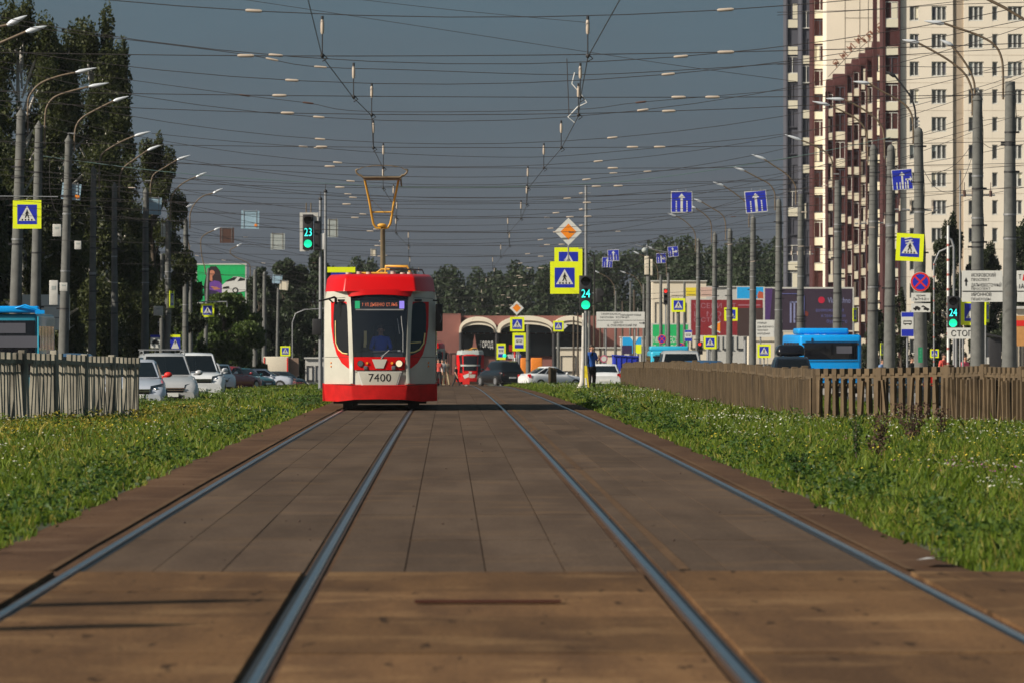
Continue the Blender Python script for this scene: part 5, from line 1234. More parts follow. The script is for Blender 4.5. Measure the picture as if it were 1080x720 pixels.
bay(E_, 932, 949.5, -190, 10.402, 0, 29.25, 14, 20, style='maroon', rng=r)
MB().box(((931.5-VX)/10.6-E_.location.x, FL/10.405-E_.location.y, 26), (.4, .6, 52)).build('edge_fin', M['aptmaroon'], E_)
t = thing('roof_lettering', W(906, 52, 10.05), 'slanting row of rusty brown roof letters on the cream upper wall', 'lettering')
rustm = mat('rusty_letters', (.28, .12, .07), .7)
b = MB()
for j, ch in enumerate('ЯНИИ'):
    x = -2.4+j*.78; z = -1.5+j*.83; b.text(ch, .75, x, z, -.05, 0, rot=.75, sx=1.1); b.box((x, -.04, z), (.3, .02, .35), 0, rot=(0, -.75, 0))
for j, ch in enumerate('ТЛИЛТ'):
    x = .6+j*.52; z = .9+j*.45; b.text(ch, .8, x, z, -.05, 0, rot=.75, sx=1.1); b.box((x, -.04, z), (.3, .02, .35), 0, rot=(0, -.75, 0))
b.build('letters', rustm, t)
b = MB(); b.tube([(-3.2, 0, -2.9), (-.2, 0, .3)], .04, 5); b.tube([(-.2, .0, -.2), (3, 0, 2.7)], .04, 5); b.build('support_rail', M['aptlines'], t)

# ------------------------------------------------------------------ station hall with vaulted roofs
s_ = 9.0; D = FL/s_; g1 = gz(D)
T = thing('station_hall', Vector(((540-VX)/s_, D, g1)), 'low red brick hall with pale vaulted roofs at the end of the tracks', 'building')
hx = lambda px: (px-540)/s_; hz = lambda py: EYE-(py-HY)/s_-g1
MB().box(((hx(440)+hx(486))/2, 8, hz(331)/2), (hx(486)-hx(440), 16, hz(331))).build('wall', M['brick'], T)
MB().box(((hx(486)+hx(680))/2, 11, hz(333)/2), (hx(680)-hx(486), 14, hz(333))).build('rear_wall', M['brick'], T)
MB().box(((hx(486)+hx(620))/2, 3, hz(372)/2), (hx(620)-hx(486), 5, hz(372)-.02)).build('lower_wall', M['brick'], T)
MB().box(((hx(486)+hx(620))/2, 2.2, (hz(352)+hz(375))/2), (hx(620)-hx(486)-.1, 4, hz(352)-hz(375))).build('glazing', M['carglass'], T)
for i, (a_, c_) in enumerate([(484, 524), (524, 586), (582, 622)]):
    xa, xb = hx(a_), hx(c_); n = 16; top = hz(333 if i else 334); base = hz(351); xm = (xa+xb)/2; rw = (xb-xa)/2
    prof = [(xm-rw*math.cos(PI*k/n), base+(top-base)*math.sin(PI*k/n)**.75) for k in range(n+1)]
    vs = [(p[0], y_, p[1]) for y_ in (-1.2, 12) for p in prof]; inner = [(xm+(p[0]-xm)*.86, y_, base+(p[1]-base)*.50) for y_ in (-1.2, 12) for p in prof]
    b = MB(); m_ = n+1
    b.add(vs, [(k, k+1, m_+k+1, m_+k) for k in range(n)], 0, True); b.add(inner, [(k, k+1, m_+k+1, m_+k) for k in range(n)], 0, True)
    b.add([vs[k] for k in range(m_)]+[inner[k] for k in range(m_)], [(k, k+1, m_+k+1, m_+k) for k in range(n)], 0)
    b.build('vaulted_roof', M['vault'], T)
    b = MB(); q = [(xm+(p[0]-xm)*.88, -1.28, base+(p[1]-base)*.70) for p in prof]; b.tube(q, .06, 5); b.build('dark_rib', M['aptlines'], T)
    b = MB(); b.poly([(xm+(p[0]-xm)*.92, base+(p[1]-base)*.49) for p in prof], -.9); b.build('arch_glazing', M['carglass'], T)
    b = MB()
    for k in range(1, 6): b.box((xa+(xb-xa)*k/6, 1.3, base), (.08, .08, 1.5))
    b.build('mullion', M['dirtywhite'], T)
for px in (486, 524, 584, 620):
    MB().cyl((hx(px), -1.0, 0), (hx(px), -1.0, hz(350)), .22, 10).build('column', M['darkmetal'], T)
b = MB(); b.text('ГОРОД', .75, hx(513), hz(363), -.6, 0, wid=14/s_); b.box((hx(513), -.4, hz(363)), (1.9, .06, .15), 1); b.build('sign_letters', [M['white'], M['darkmetal']], T)
for px in (470, 478, 492, 505):
    window(T, hx(px)-.35, hx(px)+.35, hz(398), hz(372), -.02 if px < 486 else .45, 1, frame='darkmetal')
MB().box((hx(600), -.5, hz(385)), (3.2, .1, hz(372)-hz(398))).build('entrance_glazing', M['carglass'], T)
b = MB(); b.slabpoly([(hx(498), hz(367)), (hx(503), hz(367)), (hx(500.5), hz(352))], -1, -.9); b.build('cone_ornament', M['brick'], T)
# kiosks and shops around it
def shop(x0, x1, yt, yb, s_, m, label, extra=None, depth=4):
    D = FL/s_; g = gz(D)-.3; o = Vector((((x0+x1)/2-VX)/s_, D, g)); w_ = (x1-x0)/s_; h_ = W(0, yt, s_).z-g
    t = thing('shop_pavilion', o, label, 'shop', 'small shops along the avenue')
    MB().box((0, depth/2, h_/2), (w_, depth, h_)).build('wall', M[m], t); MB().box((0, depth/2-.1, h_+.06), (w_+.2, depth+.2, .12)).build('roof', M['dirtywhite'], t)
    for k in range(3):
        xx = -w_/2+w_*(k+.5)/3; window(t, xx-w_*.12, xx+w_*.12, h_*.3, h_*.78, -.03, 1, frame='darkmetal')
    return t
shop(588, 655, 367, 400, 10, 'cream', 'low cream wall building behind the man and the slim poles')
shop(655, 690, 356, 400, 9, 'dirtywhite', 'pale shop behind the blue container and the coloured boards')
shop(688, 745, 297, 345, 9, 'cream', 'tall cream shopfront with advertising fields behind the red signal')
shop(745, 790, 303, 400, 8.6, 'dirtywhite', 'pale flat roofed centre behind the maroon billboard')
shop(790, 905, 348, 400, 9.5, 'cream', 'low cream shop strip under the dark billboard')
shop(262, 345, 343, 400, 11, 'aptgrey', 'dark blue grey pavilion left of the tram masts')
shop(322, 350, 378, 402, 12.5, 'dirtywhite', 'small white kiosk building beside the tram masts')
shop(1068, 1100, 326, 392, 24, 'cream', 'orange and white kiosk cut by the right frame edge', depth=2)
t = thing('kiosk_panel', W(1084, 349, 24.3)-Vector((0, .3, 0)), 'orange poster panel on the kiosk at the right frame edge', 'panel'); b = MB(); b.slabpoly([(-.55, -.65), (.55, -.65), (.55, .65), (-.55, .65)], 0, .05, 0); b.poly([(-.55, .2), (.55, .2), (.55, .45), (-.55, .45)], -.01, 1); b.build('poster', [mat('poster_ochre', (.50, .25, .08), .6), M['red']], t)
# booth
o = W(1050, 394, 27); t = thing('ticket_booth', o, 'dark grey booth between the two nearest right poles', 'booth')
MB().box((0, .4, .3), (.5, .8, 2.2)).build('cabin', M['darkmetal'], t, bevel=.02); MB().slabpoly([(-.35, 1.5), (.45, 1.35), (.45, 1.42), (-.35, 1.58)], -.2, 1).build('roof', M['darkmetal'], t)
MB().box((-.32, .1, .35), (.18, .2, .6)).build('meter_box', M['dirtywhite'], t)
# ------------------------------------------------------------------ billboards
def billboard(x0, x1, y0, y1, s_, label, draw, mats, legs=(0,), cat='billboard'):
    p = W((x0+x1)/2, (y0+y1)/2, s_); t = thing('billboard', p, label, cat, 'advertising billboards'); w_, h_ = (x1-x0)/s_/2, (y1-y0)/s_/2
    MB().slabpoly([(-w_, -h_), (w_, -h_), (w_, h_), (-w_, h_)], 0, .25).build('frame', M['dirtywhite'], t)
    b = MB(); e_ = .035*min(w_, h_)*2; b.poly([(-w_+e_, -h_+e_), (w_-e_, -h_+e_), (w_-e_, h_-e_), (-w_+e_, h_-e_)], -.01, 0)
    draw(b, w_, h_); b.build('poster', mats, t)
    g = gz(p.y)-.3-p.z
    for q in legs: MB().cyl((w_*q, .4, g), (w_*q, .4, 0), .16, 10).build('leg', M['galv'], t)
    return t
PG = mat('poster_green', (.01, .42, .12), .5); PV = mat('poster_violet', (.14, .05, .30), .5); PD = mat('poster_dark_violet', (.03, .015, .07), .5); PS = mat('poster_skin', (.50, .20, .12), .5)
def d1(b, w, h):
    def q(px, py): return ((px-233)/26.5*w, (299-py)/21*h)
    b.poly([q(216, 318), q(215, 302), q(218, 288), q(222, 281), q(228, 281), q(232, 286), q(234, 296), q(233, 306), q(231, 318)], -.02, 2)       # hair and body
    b.poly([q(219, 299), q(226, 296), q(231, 297), q(236, 302), q(239, 308), q(234, 310), q(228, 307), q(221, 306)], -.03, 1)
    b.poly([q(219, 306), q(228, 307), q(232, 311), q(231, 319), q(216, 319)], -.028, 4)
    b.disc(q(223.5, 288), w*.11, -.03, 3, 14); b.poly([q(221, 290), q(224, 290), q(224, 297), q(221, 296)], -.031, 3); b.poly([q(222, 302), q(229, 303), q(233, 305), q(226, 306)], -.035, 3)
    b.poly([q(234, 309), q(234, 301), q(239, 297), q(246, 292), q(252, 292), q(259, 294), q(259, 307), q(249, 309), q(238, 309)], -.04, 5)         # car
    b.poly([q(237, 297), q(246, 292.5), q(250, 292.5), q(247, 296), q(238, 297.5)], -.045, 6); b.poly([q(250, 297), q(253, 293), q(258, 294), q(258, 296)], -.045, 6)
    b.disc(q(248, 306.5), w*.12, -.05, 6, 14); b.disc(q(248, 306.5), w*.07, -.055, 5, 12); b.poly([q(235, 303), q(241, 302), q(242, 304), q(235, 305)], -.05, 6)
    b.poly([q(234, 319), q(259.5, 319), q(259.5, 317), q(236, 317)], -.02, 5)
b_ = billboard(206.5, 260, 278, 320, 15.2, 'green billboard showing a dark haired woman in violet and a white car', d1, [PG, PV, mat('poster_hair', (.02, .01, .015), .6), PS, PD, M['plate'], M['signblack']])
PM = mat('poster_maroon', (.22, .015, .022), .5); PMT = mat('poster_blurred_text', (.35, .16, .20), .5); PBL = mat('poster_brown', (.05, .028, .026), .5)
def d2(b, w, h):
    b.poly([(w*.28, -h*.97), (w*.97, -h*.97), (w*.97, h*.5), (w*.28, h*.5)], -.015, 2)
    b.text('У СЕНИ  УТ', h*.26, -w*.9, h*.62, -.02, 1, ax='l', wid=w*1.15); b.text('И  МО', h*.26, -w*.9, h*.18, -.02, 1, ax='l', wid=w*.75); b.text('С СТРО  М', h*.22, -w*.9, -h*.12, -.02, 1, ax='l', wid=w*1.0)
    b.poly([(w*.3, h*.62), (w*.9, h*.62), (w*.9, h*.68), (w*.3, h*.68)], -.02, 1)
    b.poly([(-w*.50, -h*.5), (-w*.18, -h*.18), (-w*.18, -h*.82)], -.02, 3); b.poly([(-w*.44, -h*.5), (-w*.18, -h*.24), (-w*.18, -h*.76)], -.025, 4)
billboard(727.5, 806, 315, 355, 11.3, 'maroon billboard with pale lettering and an orange arrow behind the right poles', d2, [PM, PMT, PBL, M['plate'], M['orange']], legs=(-.5, .5))
def d3(b, w, h):
    b.poly([(w*.05, -h), (w*.55, -h*.2), (w*.25, -h)], -.02, 1); b.poly([(w*.5, -h*.95), (w*.95, -h*.95), (w*.9, h*.1), (w*.6, h*.3), (w*.5, -.2*h)], -.03, 2)
billboard(777, 806.5, 302.5, 316, 11.2, 'bright blue advertising panel above the maroon billboard', d3, [mat('poster_sky', (.01, .35, .75), .5), mat('poster_sand', (.6, .4, .2), .5), mat('poster_rust', (.45, .09, .04), .5)], legs=(0,))
def d4(b, w, h):
    b.poly([(-w*.97, -h*.97), (-w*.88, -h*.97), (-w*.80, h*.95), (-w*.97, h*.95)], -.015, 3)
    b.disc((w*.28, h*.42), h*.15, -.02, 1, 12); b.text('Vk Teсhno', h*.26, w*.42, h*.42, -.02, 2, ax='l', wid=w*.5)
    for j in range(3): b.text(['возможности', 'и технологии', 'будущего'][j], h*.16, w*(.15+.12*j), h*(-.02-.25*j), -.02, 4, ax='l', wid=w*(.62-.08*j))
    for (x0, x1, z0, z1) in [(-.42, -.38, -.6, .35), (-.34, -.30, -.6, .35), (-.42, -.22, .30, .36), (-.22, -.18, -.6, .36)]: b.poly([(w*x0, h*z0), (w*x1, h*z0), (w*x1, h*z1), (w*x0, h*z1)], -.02, 2)
    b.tube([(-w*.6, -.02, h*.7), (-w*.15, -.02, h*.7), (-w*.1, -.02, h*.6), (-w*.1, -.02, -h*.8)], .04, 5, 4)
    b.disc((-w*.07, -h*.2), h*.13, -.018, 5, 12)
PDK = mat('poster_night', (.035, .022, .04), .5)
billboard(805.5, 901, 303, 350, 12.4, 'large dark violet billboard with red dot and pale lettering above the blue bus', d4, [PDK, mat('poster_dot', (.45, .01, .04), .5), mat('poster_pale', (.22, .24, .42), .5), mat('poster_violet_band', (.07, .03, .14), .5), mat('poster_blue_text', (.10, .11, .30), .5), mat('poster_glow', (.16, .03, .02), .5)], legs=(-.6, .5))
def d5(b, w, h):
    b.text('МЫ  ЗДЕСЬ', h*.28, -w*.9, h*.25, -.02, 1, ax='l', wid=w*1.3); b.text('Я  ЛЮБЛЮ', h*.28, -w*.9, -h*.15, -.02, 1, ax='l', wid=w*1.3); b.poly([(-w*.97, -h*.97), (w*.97, -h*.97), (w*.97, -h*.45), (0, -h*.5), (-w*.97, -h*.85)], -.015, 2)
billboard(687, 727, 341, 386, 10.6, 'green billboard with white words behind the teal minibus', d5, [PG, M['white'], mat('poster_teal', (.02, .30, .26), .5)])
def d6(b, w, h):
    b.poly([(-w, 0), (0, 0), (0, -h), (-w, -h)], -.02, 1); b.poly([(w*.1, h*.1), (w*.95, h*.1), (w*.95, -h*.95), (w*.5, -h*.95), (w*.1, -h*.5)], -.02, 2); b.poly([(-w*.2, h), (w*.3, h*.2), (w*.7, h)], -.021, 3)
billboard(656, 677, 355, 373, 10.8, 'small panel in light blue, yellow and violet above the blue container', d6, [mat('poster_sky', (.01, .35, .75), .5), PD, M['yellow'], M['white']])
for (x, y, w_, h_, m, lab) in [(714, 309, 15, 9, 'cream', 'faded cream advertising field left of the yellow one'), (729, 308, 11, 9, 'yellow', 'yellow advertising field on the cream shopfront'), (745, 308, 12, 10, 'cream', 'pale pink advertising field right of the yellow one')]:
    t = thing('advertising_board', W(x, y, 9.05), lab, 'panel'); a_, c_ = w_/18.1, h_/18.1; MB().slabpoly([(-a_, -c_), (a_, -c_), (a_, c_), (-a_, c_)], -.3, 0).build('panel', mat('shop_yellow', (.75, .6, .02), .6) if m == 'yellow' else (mat('shop_pink', (.55, .38, .32), .6) if x > 740 else M[m]), t)
    MB().box((0, -.32, -c_*.6), (a_*1.6, .02, .05)).build('trim', M['brownpipe'], t)
# orange boards by the station, blue container, barriers
for x0, x1, y0, y1, lab in [(549, 555.5, 377, 397, 'narrow rounded orange stand left of the grey post near the station'), (560, 572, 377, 392, 'wide orange stand right of the grey post near the station')]:
    t = thing('orange_stand', W((x0+x1)/2, (y0+y1)/2, 11), lab, 'stand'); a_, c_ = (x1-x0)/22, (y1-y0)/22; MB().box((0, .3, 0), (2*a_, .6, 2*c_)).build('body', mat('stand_orange', (.75, .22, .02), .5), t, bevel=.08); MB().box((0, .3, -c_-.4), (a_, .3, .8)).build('foot', M['darkmetal'], t)
t = thing('blue_container', W(660, 386, 15.5), 'bright blue container standing behind the end of the right fence', 'container')
bl = mat('container_blue', (.01, .03, .40), .5); MB().box((0, 1, -.1), (1.75, 2, 1.6)).build('body', bl, t, bevel=.03); MB().slabpoly([(-.9, .72), (.9, .60), (.9, .68), (-.9, .80)], -.1, 2.1).build('lid', bl, t)
b = MB()
for k in range(5): b.box((-.7+.35*k, -.03, -.1), (.05, .05, 1.4))
b.build('rib', bl, t)
t = thing('barrier_board', W(491.5, 397, 15.4), 'red and white plastic barrier standing on the road before the distant tram', 'barrier')
b = MB(); b.box((0, 0, -.1), (.48, .3, .8), 0); b.slabpoly([(-.22, .1), (.2, .25), (.2, .0), (-.1, -.12)], -.16, -.15, 1); b.slabpoly([(-.25, -.9), (-.05, -.5), (.05, -.5), (.25, -.9)], -.1, .1, 1); b.box((0, 0, -.65), (.14, .1, .5), 0); b.build('panel', [M['red'], M['plate']], t)
p = W(543, 393, 14.6); t = thing('striped_post', p, 'red and white striped post beside the black car', 'post')
b = MB()
for k in range(6): b.cyl((0, 0, -1.0+.42*k), (0, 0, -1.0+.42*(k+1)), .07, 8, 0 if k % 2 else 1)
b.build('shaft', [M['red'], M['plate']], t)
p = W(543, 375.5, 14.4); t = thing('information_board', p, 'small white and blue board with green lamp left of the distant stop sign', 'board')
b = MB(); b.slabpoly([(-.55, -.14), (.45, -.14), (.45, .14), (-.55, .14)], 0, .04, 0); b.text('СТ 36', .16, -.15, 0, -.01, 2, wid=.5); b.poly([(.25, -.12), (.43, -.12), (.43, .12), (.25, .12)], -.01, 1); b.build('panel', [M['plate'], M['blue'], M['blue']], t)
MB().ball((-.75, 0, .05), .14, 0, 10, 7).build('green_lamp', GREENL, t); post(t, p, .04)
p = W(541, 367, 14.3); t = thing('advertising_board', p, 'dark red panel behind the distant stop signs', 'panel'); MB().slabpoly([(-.3, -.25), (.35, -.25), (.35, .25), (-.3, .25)], 0, .05).build('panel', mat('panel_dark_red', (.25, .01, .01), .5), t); post(t, p, .04)
t = thing('yellow_block', W(559, 397.5, 14), 'small yellow kerb block at the foot of the distant grey post', 'block'); MB().box((0, 0, 0), (.5, .4, .28)).build('block', mat('shop_yellow', (.75, .6, .02), .6), t, bevel=.03)
t = thing('concrete_pole', Vector(((557-VX)/14, FL/14, gz(FL/14))), 'grey post behind the distant yellow stop sign, beside the orange stands', 'pole'); MB().cyl((0, 0, 0), (0, 0, 4.7), .19, 12, r2=.15).build('shaft', M['concrete'], t); MB().cyl((0, 0, 2), (0, 0, 2.05), .2, 12).build('band', M['darkmetal'], t)
t = thing('white_post_stone', Vector(((615-VX)/28.4, FL/28.4, gz(FL/28.4)-.02)), 'whitewashed bent stake at the foot of the slim mast', 'stake'); MB().tube([(-.15, 0, 0), (-.02, 0, .35), (.0, 0, 1.2), (.02, 0, 2.9)], [.16, .11, .07, .06], 9).build('stake', M['birchbark'], t)
t = thing('yellow_sign_post', Vector(((618.5-VX)/28.5, FL/28.5+.1, gz(FL/28.5))), 'slim yellow and white marker board leaning by the mast', 'marker'); b = MB(); b.slabpoly([(-.06, .1), (.1, .1), (.02, .95), (-.07, .95)], 0, .02, 0); b.slabpoly([(-.05, .1), (.04, .1), (.0, .5), (-.05, .5)], -.01, 0, 1); b.build('board', [mat('shop_yellow', (.75, .6, .02), .6), M['white']], t)
def lerp(a, b, f): return a+(b-a)*f
# ------------------------------------------------------------------ tram
def tram(X, y, label, number='7400', variant='front', route='7  УЛ. ДЫБЕНКО  СТ. РЫБ'):
    t = thing('tram', Vector((X, y, gz(y)+.02)), label, 'tram', 'trams on the tracks')
    pitch = (gz(y+14)-gz(y))/14; t.rotation_euler.x = math.atan(pitch)
    CW = .64
    def dep(x, h):
        a = abs(x); f = .07*(a/CW)**2 if a < CW else .07+(a-CW)*1.05
        return f+max(0, h-1.2)*.10+max(0, .6-h)*.12
    def wrap(polys, off, mats, name, parent=t, thick=.03, cuts=None, step=.12, smooth=True):
        bm = bmesh.new()
        for mi, pts in polys:
            f = bm.faces.new([bm.verts.new((p[0], 0, p[1])) for p in pts]); f.material_index = mi
        for xc in ([-CW, CW, -CW*.5, CW*.5, 0, -.95, .95] if cuts is None else cuts):
            bmesh.ops.bisect_plane(bm, geom=bm.verts[:]+bm.edges[:]+bm.faces[:], plane_co=(xc, 0, 0), plane_no=(1, 0, 0))
        for zc in (.6, 1.2, 1.8):
            bmesh.ops.bisect_plane(bm, geom=bm.verts[:]+bm.edges[:]+bm.faces[:], plane_co=(0, 0, zc), plane_no=(0, 0, 1))
        for v in bm.verts: v.co.y = dep(v.co.x, v.co.z)-off
        bmesh.ops.recalc_face_normals(bm, faces=bm.faces)
        me = bpy.data.meshes.new(name); bm.to_mesh(me); bm.free(); me.polygons.foreach_set('use_smooth', [True]*len(me.polygons))
        for m in mats: me.materials.append(m)
        o = bpy.data.objects.new(name, me); COL.objects.link(o); o.parent = parent
        return o
    side = M['tramwhite'] if variant == 'front' else M['tramred']
    # body sides and roof
    b = MB(); L_ = 15.4
    for sx in (-1, 1):
        b.box((sx*1.235, L_/2+.45, 1.50), (.04, L_-.75, 2.28), 0)
        b.box((sx*1.24, L_/2+.45, .42), (.05, L_-.75, .36), 1)
    b.box((0, L_/2+.45, 2.62), (2.46, L_-.8, .06), 0); b.box((0, L_, 1.4), (2.4, .06, 2.1), 0); b.box((0, L_/2+.45, .36), (2.3, L_-1.0, .06), 2)
    body = b.build('body', [side, M['dustred'], M['darkmetal']], t)
    for sx in (-1, 1):
        for k in range(6):
            y0 = 1.5+k*2.25
            if k in (1, 4): MB().box((sx*1.262, y0+.7, 1.35), (.012, 1.3, 1.95)).build('door', M['blackgloss'], t)
            else: MB().box((sx*1.262, y0+.8, 1.72), (.012, 1.8, .95)).build('side_window', M['blackgloss'], t)
    # front shell with a real opening for the windscreen
    wl, wh = 1.19, 2.47
    fr = [(0, [(-1.255, .52), (-CW, .52), (-CW, 2.66), (-1.20, 2.66), (-1.255, 2.45)]), (0, [(CW, .52), (1.255, .52), (1.255, 2.45), (1.20, 2.66), (CW, 2.66)]), (0, [(-CW, .52), (CW, .52), (CW, wl), (-CW, wl)]), (0, [(-CW, wh), (CW, wh), (CW, 2.66), (-CW, 2.66)])]
    wrap(fr, 0, [side], 'front_shell')
    if variant == 'rear': wrap([(0, [(-1.22, 1.0), (1.22, 1.0), (1.22, 2.6), (-1.22, 2.6)])], .02, [M['blackgloss']], 'dark_panel'); wrap([(0, [(-1.25, .9), (-1.02, .9), (-.95, 1.8), (-1.05, 2.62), (-1.25, 2.62)])], .04, [M['tramred']], 'red_pillar'); wrap([(0, [(1.25, .9), (1.02, .9), (.95, 1.8), (1.05, 2.62), (1.25, 2.62)])], .04, [M['tramred']], 'red_pillar'); wrap([(0, [(-.9, 1.62), (.9, 1.62), (.9, 1.76), (-.9, 1.76)])], .05, [M['signback']], 'trim_band')
    # raised pillars beside the windscreen
    for sx in (-1, 1):
        wrap([(0, [(sx*.60, .60), (sx*.675, .60), (sx*.69, 1.2), (sx*.725, 2.2), (sx*.76, 2.6), (sx*.66, 2.6), (sx*.635, 2.2), (sx*.595, 1.2)])], .035, [side], 'pillar')
    # red swoosh round the side windows, dark side windows
    for sx in (-1, 1):
        q = lambda px: sx*(401-px)/46.8 if sx < 0 else (401-px)/46.8
        pts = [(349.2, 319), (349.6, 345), (351.5, 360), (355.5, 374), (361, 383), (367, 388), (371.2, 390), (371.2, 319)]
        P_ = [(-(401-a)/46.8*(1 if sx < 0 else -1), (432.5-c)/46.8) for a, c in pts]
        wrap([(0, P_)], .008, [M['tramred'] if variant == 'front' else M['blackgloss']], 'red_panel')
        pts = [(352.6, 321), (351.8, 335), (352.2, 352), (354, 364), (359, 371), (366, 374.5), (369.8, 375.5), (368.9, 330), (367.5, 323), (364, 320), (356, 319)]
        P_ = [(-(401-a)/46.8*(1 if sx < 0 else -1), (432.5-c)/46.8) for a, c in pts]
        sw = wrap([(0, P_)], .022, [M['blackgloss']], 'corner_window')
        if variant == 'front':
            # handrails and passenger shapes seen through the corner glass
            b = MB(); f = lambda x, h: (x, dep(x, h)-.03, h)
            if sx < 0: b.tube([f(-1.0, 2.0), f(-1.0, 1.75), f(-.99, 1.5), f(-.93, 1.36), f(-.84, 1.28), f(-.72, 1.26)], .014, 5)
            else: b.tube([f(1.02, 1.72), f(.99, 1.5), f(.90, 1.36), f(.78, 1.30), f(.68, 1.29)], .018, 5); b.tube([f(.68, 1.50), f(.93, 1.52)], .012, 5)
            b.build('handrail', M['handrail'], sw)
    # windscreen
    P_ = [(-CW+.01, wl), (CW-.01, wl), (CW-.01, wh), (-CW+.01, wh)]
    wrap([(0, P_)], .004, [TINT if variant == 'front' else M['blackgloss']], 'windscreen')
    wrap([(0, [(-CW, wh-.02), (CW, wh-.02), (CW, 2.62), (-CW, 2.62)])], .010, [M['blackgloss']], 'black_header')
    # bumper band and centre red band
    wrap([(0, [(-.57, .90), (.57, .90), (.58, 1.19), (-.58, 1.19)])], .03, [M['tramred']], 'light_band')
    wrap([(0, [(-.17, 1.14), (.17, 1.14), (.09, .94), (-.09, .94)])], .045, [M['tramwhite']], 'emblem')
    pl = wrap([(0, [(-.50, .87), (.50, .87), (.40, .545), (-.40, .545)])], .04, [M['plate']], 'number_plate')
    pl2 = wrap([(0, [(-.47, .86), (.47, .86), (.375, .565), (-.375, .565)])], .046, [M['tramwhite']], 'number_field', pl)
    if number:
        b = MB(); b.text(number, .185, 0, .735, 0, 0, wid=.52); b.v = [(x_, dep(x_, z_)-.0475, z_) for x_, y_, z_ in b.v]; b.build('number', M['signblack'], pl)
    bp = [(-1.27, .585), (-1.29, .30), (-1.27, .20), (-.95, .19), (-.55, .235), (0, .245), (.55, .235), (.95, .19), (1.27, .20), (1.29, .30), (1.27, .585), (.62, .55), (-.62, .55)]
    wrap([(0, bp)], .09, [M['dustred']], 'bumper')
    b = MB(); n = 24; vs = []
    for k in range(n+1):
        x = -1.3+2.6*k/n; vs += [(x, dep(x, .58)-.09, .58-.03*(abs(x) < .65)), (x, dep(x, .6)+.12, .60)]
    b.add(vs, [(2*k, 2*k+1, 2*k+3, 2*k+2) for k in range(n)], 0, True)
    b.box((-1.27, 1.6, .39), (.05, 1.9, .38)); b.box((1.27, 1.6, .39), (.05, 1.9, .38)); b.build('bumper_top', M['dustred'], t)
    # roof fairing: front facet, side facets, brow
    b = MB()
    def ring(hz_, dx, dy): return [(-1.24+dx, 1.15+dy, hz_), (-.82+dx*.8, .16+dy, hz_), (.82-dx*.8, .16+dy, hz_), (1.24-dx, 1.15+dy, hz_)]
    r0, r1, r2 = ring(2.66, 0, -.04), ring(2.98, .05, .06), ring(3.05, .12, .22)
    vs = r0+r1+r2+[(-1.24, 3.2, 2.66), (1.24, 3.2, 2.66), (-1.1, 3.2, 3.03), (1.1, 3.2, 3.03)]
    b.add(vs, [(0, 1, 5, 4), (1, 2, 6, 5), (2, 3, 7, 6), (4, 5, 9, 8), (5, 6, 10, 9), (6, 7, 11, 10), (8, 9, 10, 11), (8, 11, 15, 14), (0, 4, 8, 14, 12), (3, 13, 15, 11, 7)])
    b.build('roof_fairing', M['tramred' if variant == 'front' else 'signback'], t, bevel=.045)
    wrap([(0, [(-.70, 2.535), (-.33, 2.575), (0, 2.585), (.33, 2.575), (.70, 2.535), (.76, 2.70), (-.76, 2.70)])], .06, [M['tramred']], 'brow')
    # roof equipment
    b = MB(); b.box((0, 6.5, 2.78), (2.0, 5.2, .5)); b.box((0, 12.2, 2.75), (1.9, 4.2, .45)); b.build('roof_box', M['signback'], t, bevel=.04)
    b = MB()
    for x, z, m_ in ((-.75, 3.12, 0), (-.5, 3.14, 0), (-.28, 3.13, 0), (.28, 3.14, 0), (.5, 3.12, 0), (.66, 3.13, 0)): b.cyl((x, 2.6, 2.95), (x, 2.6, z), .06, 8, m_)
    b.tube([(-.45, 2.7, 3.10), (.15, 2.7, 3.10)], .03, 6, 1); b.tube([(.2, 2.8, 3.2), (.95, 2.8, 3.18), (1.0, 2.8, 3.05)], .02, 6, 2); b.build('roof_insulators', [M['insul'], M['pantoyellow'], M['darkmetal']], t)
    b = MB(); b.tube([(.1, 3.2, 3.05), (.1, 3.2, 3.27), (.6, 3.2, 3.27), (.7, 3.2, 3.05)], .03, 6); b.tube([(-.2, 3.4, 3.05), (0, 3.4, 3.2), (.3, 3.4, 3.2)], .025, 6); b.build('pantograph_base', M['pantoyellow'], t)
    if variant == 'front':
        Z = lambda py: (433.5-py)/45.6; Xp = lambda px: (px-402.5)/45.6
        pn = MB().tube([(.02, 5.2, 3.0), (.02, 5.0, 3.4), (.02, 4.6, Z(243))], [.07, .06, .055], 8).build('pantograph_mast', M['pantobrown'], t)
        b = MB()
        for sx in (-1, 1):
            b.tube([(sx*.02, 4.6, Z(243)), (sx*.14, 4.6, Z(242.5)), (sx*.20, 4.58, Z(238)), (sx*.24, 4.5, Z(228)), (sx*.29, 4.4, Z(214)), (sx*.395, 4.2, Z(192))], .028, 8)
        b.tube([(-.235, 4.5, Z(226)), (.235, 4.5, Z(226))], .02, 6); b.ball((0, 4.6, Z(240)), (.11, .08, .05), 0)
        b.build('pantograph_fork', M['pantoyellow'], pn)
        b = MB()
        for yy in (4.0, 4.32): b.tube([(-.50, yy, Z(187)), (-.42, yy, Z(190)), (.42, yy, Z(190)), (.50, yy, Z(187))], .026, 6)
        b.box((0, 4.16, Z(192)), (.85, .3, .03))
        for sx in (-1, 1): b.tube([(sx*.50, 4.16, Z(188)), (sx*.58, 4.16, Z(185)), (sx*.60, 4.16, Z(182)), (sx*.55, 4.16, Z(181))], .024, 6)
        b.tube([(-.56, 4.16, Z(182)), (-.45, 4.16, Z(179)), (-.2, 4.16, Z(177.2)), (0, 4.16, Z(177)), (.2, 4.16, Z(177.2)), (.45, 4.16, Z(179)), (.56, 4.16, Z(182))], .010, 5)
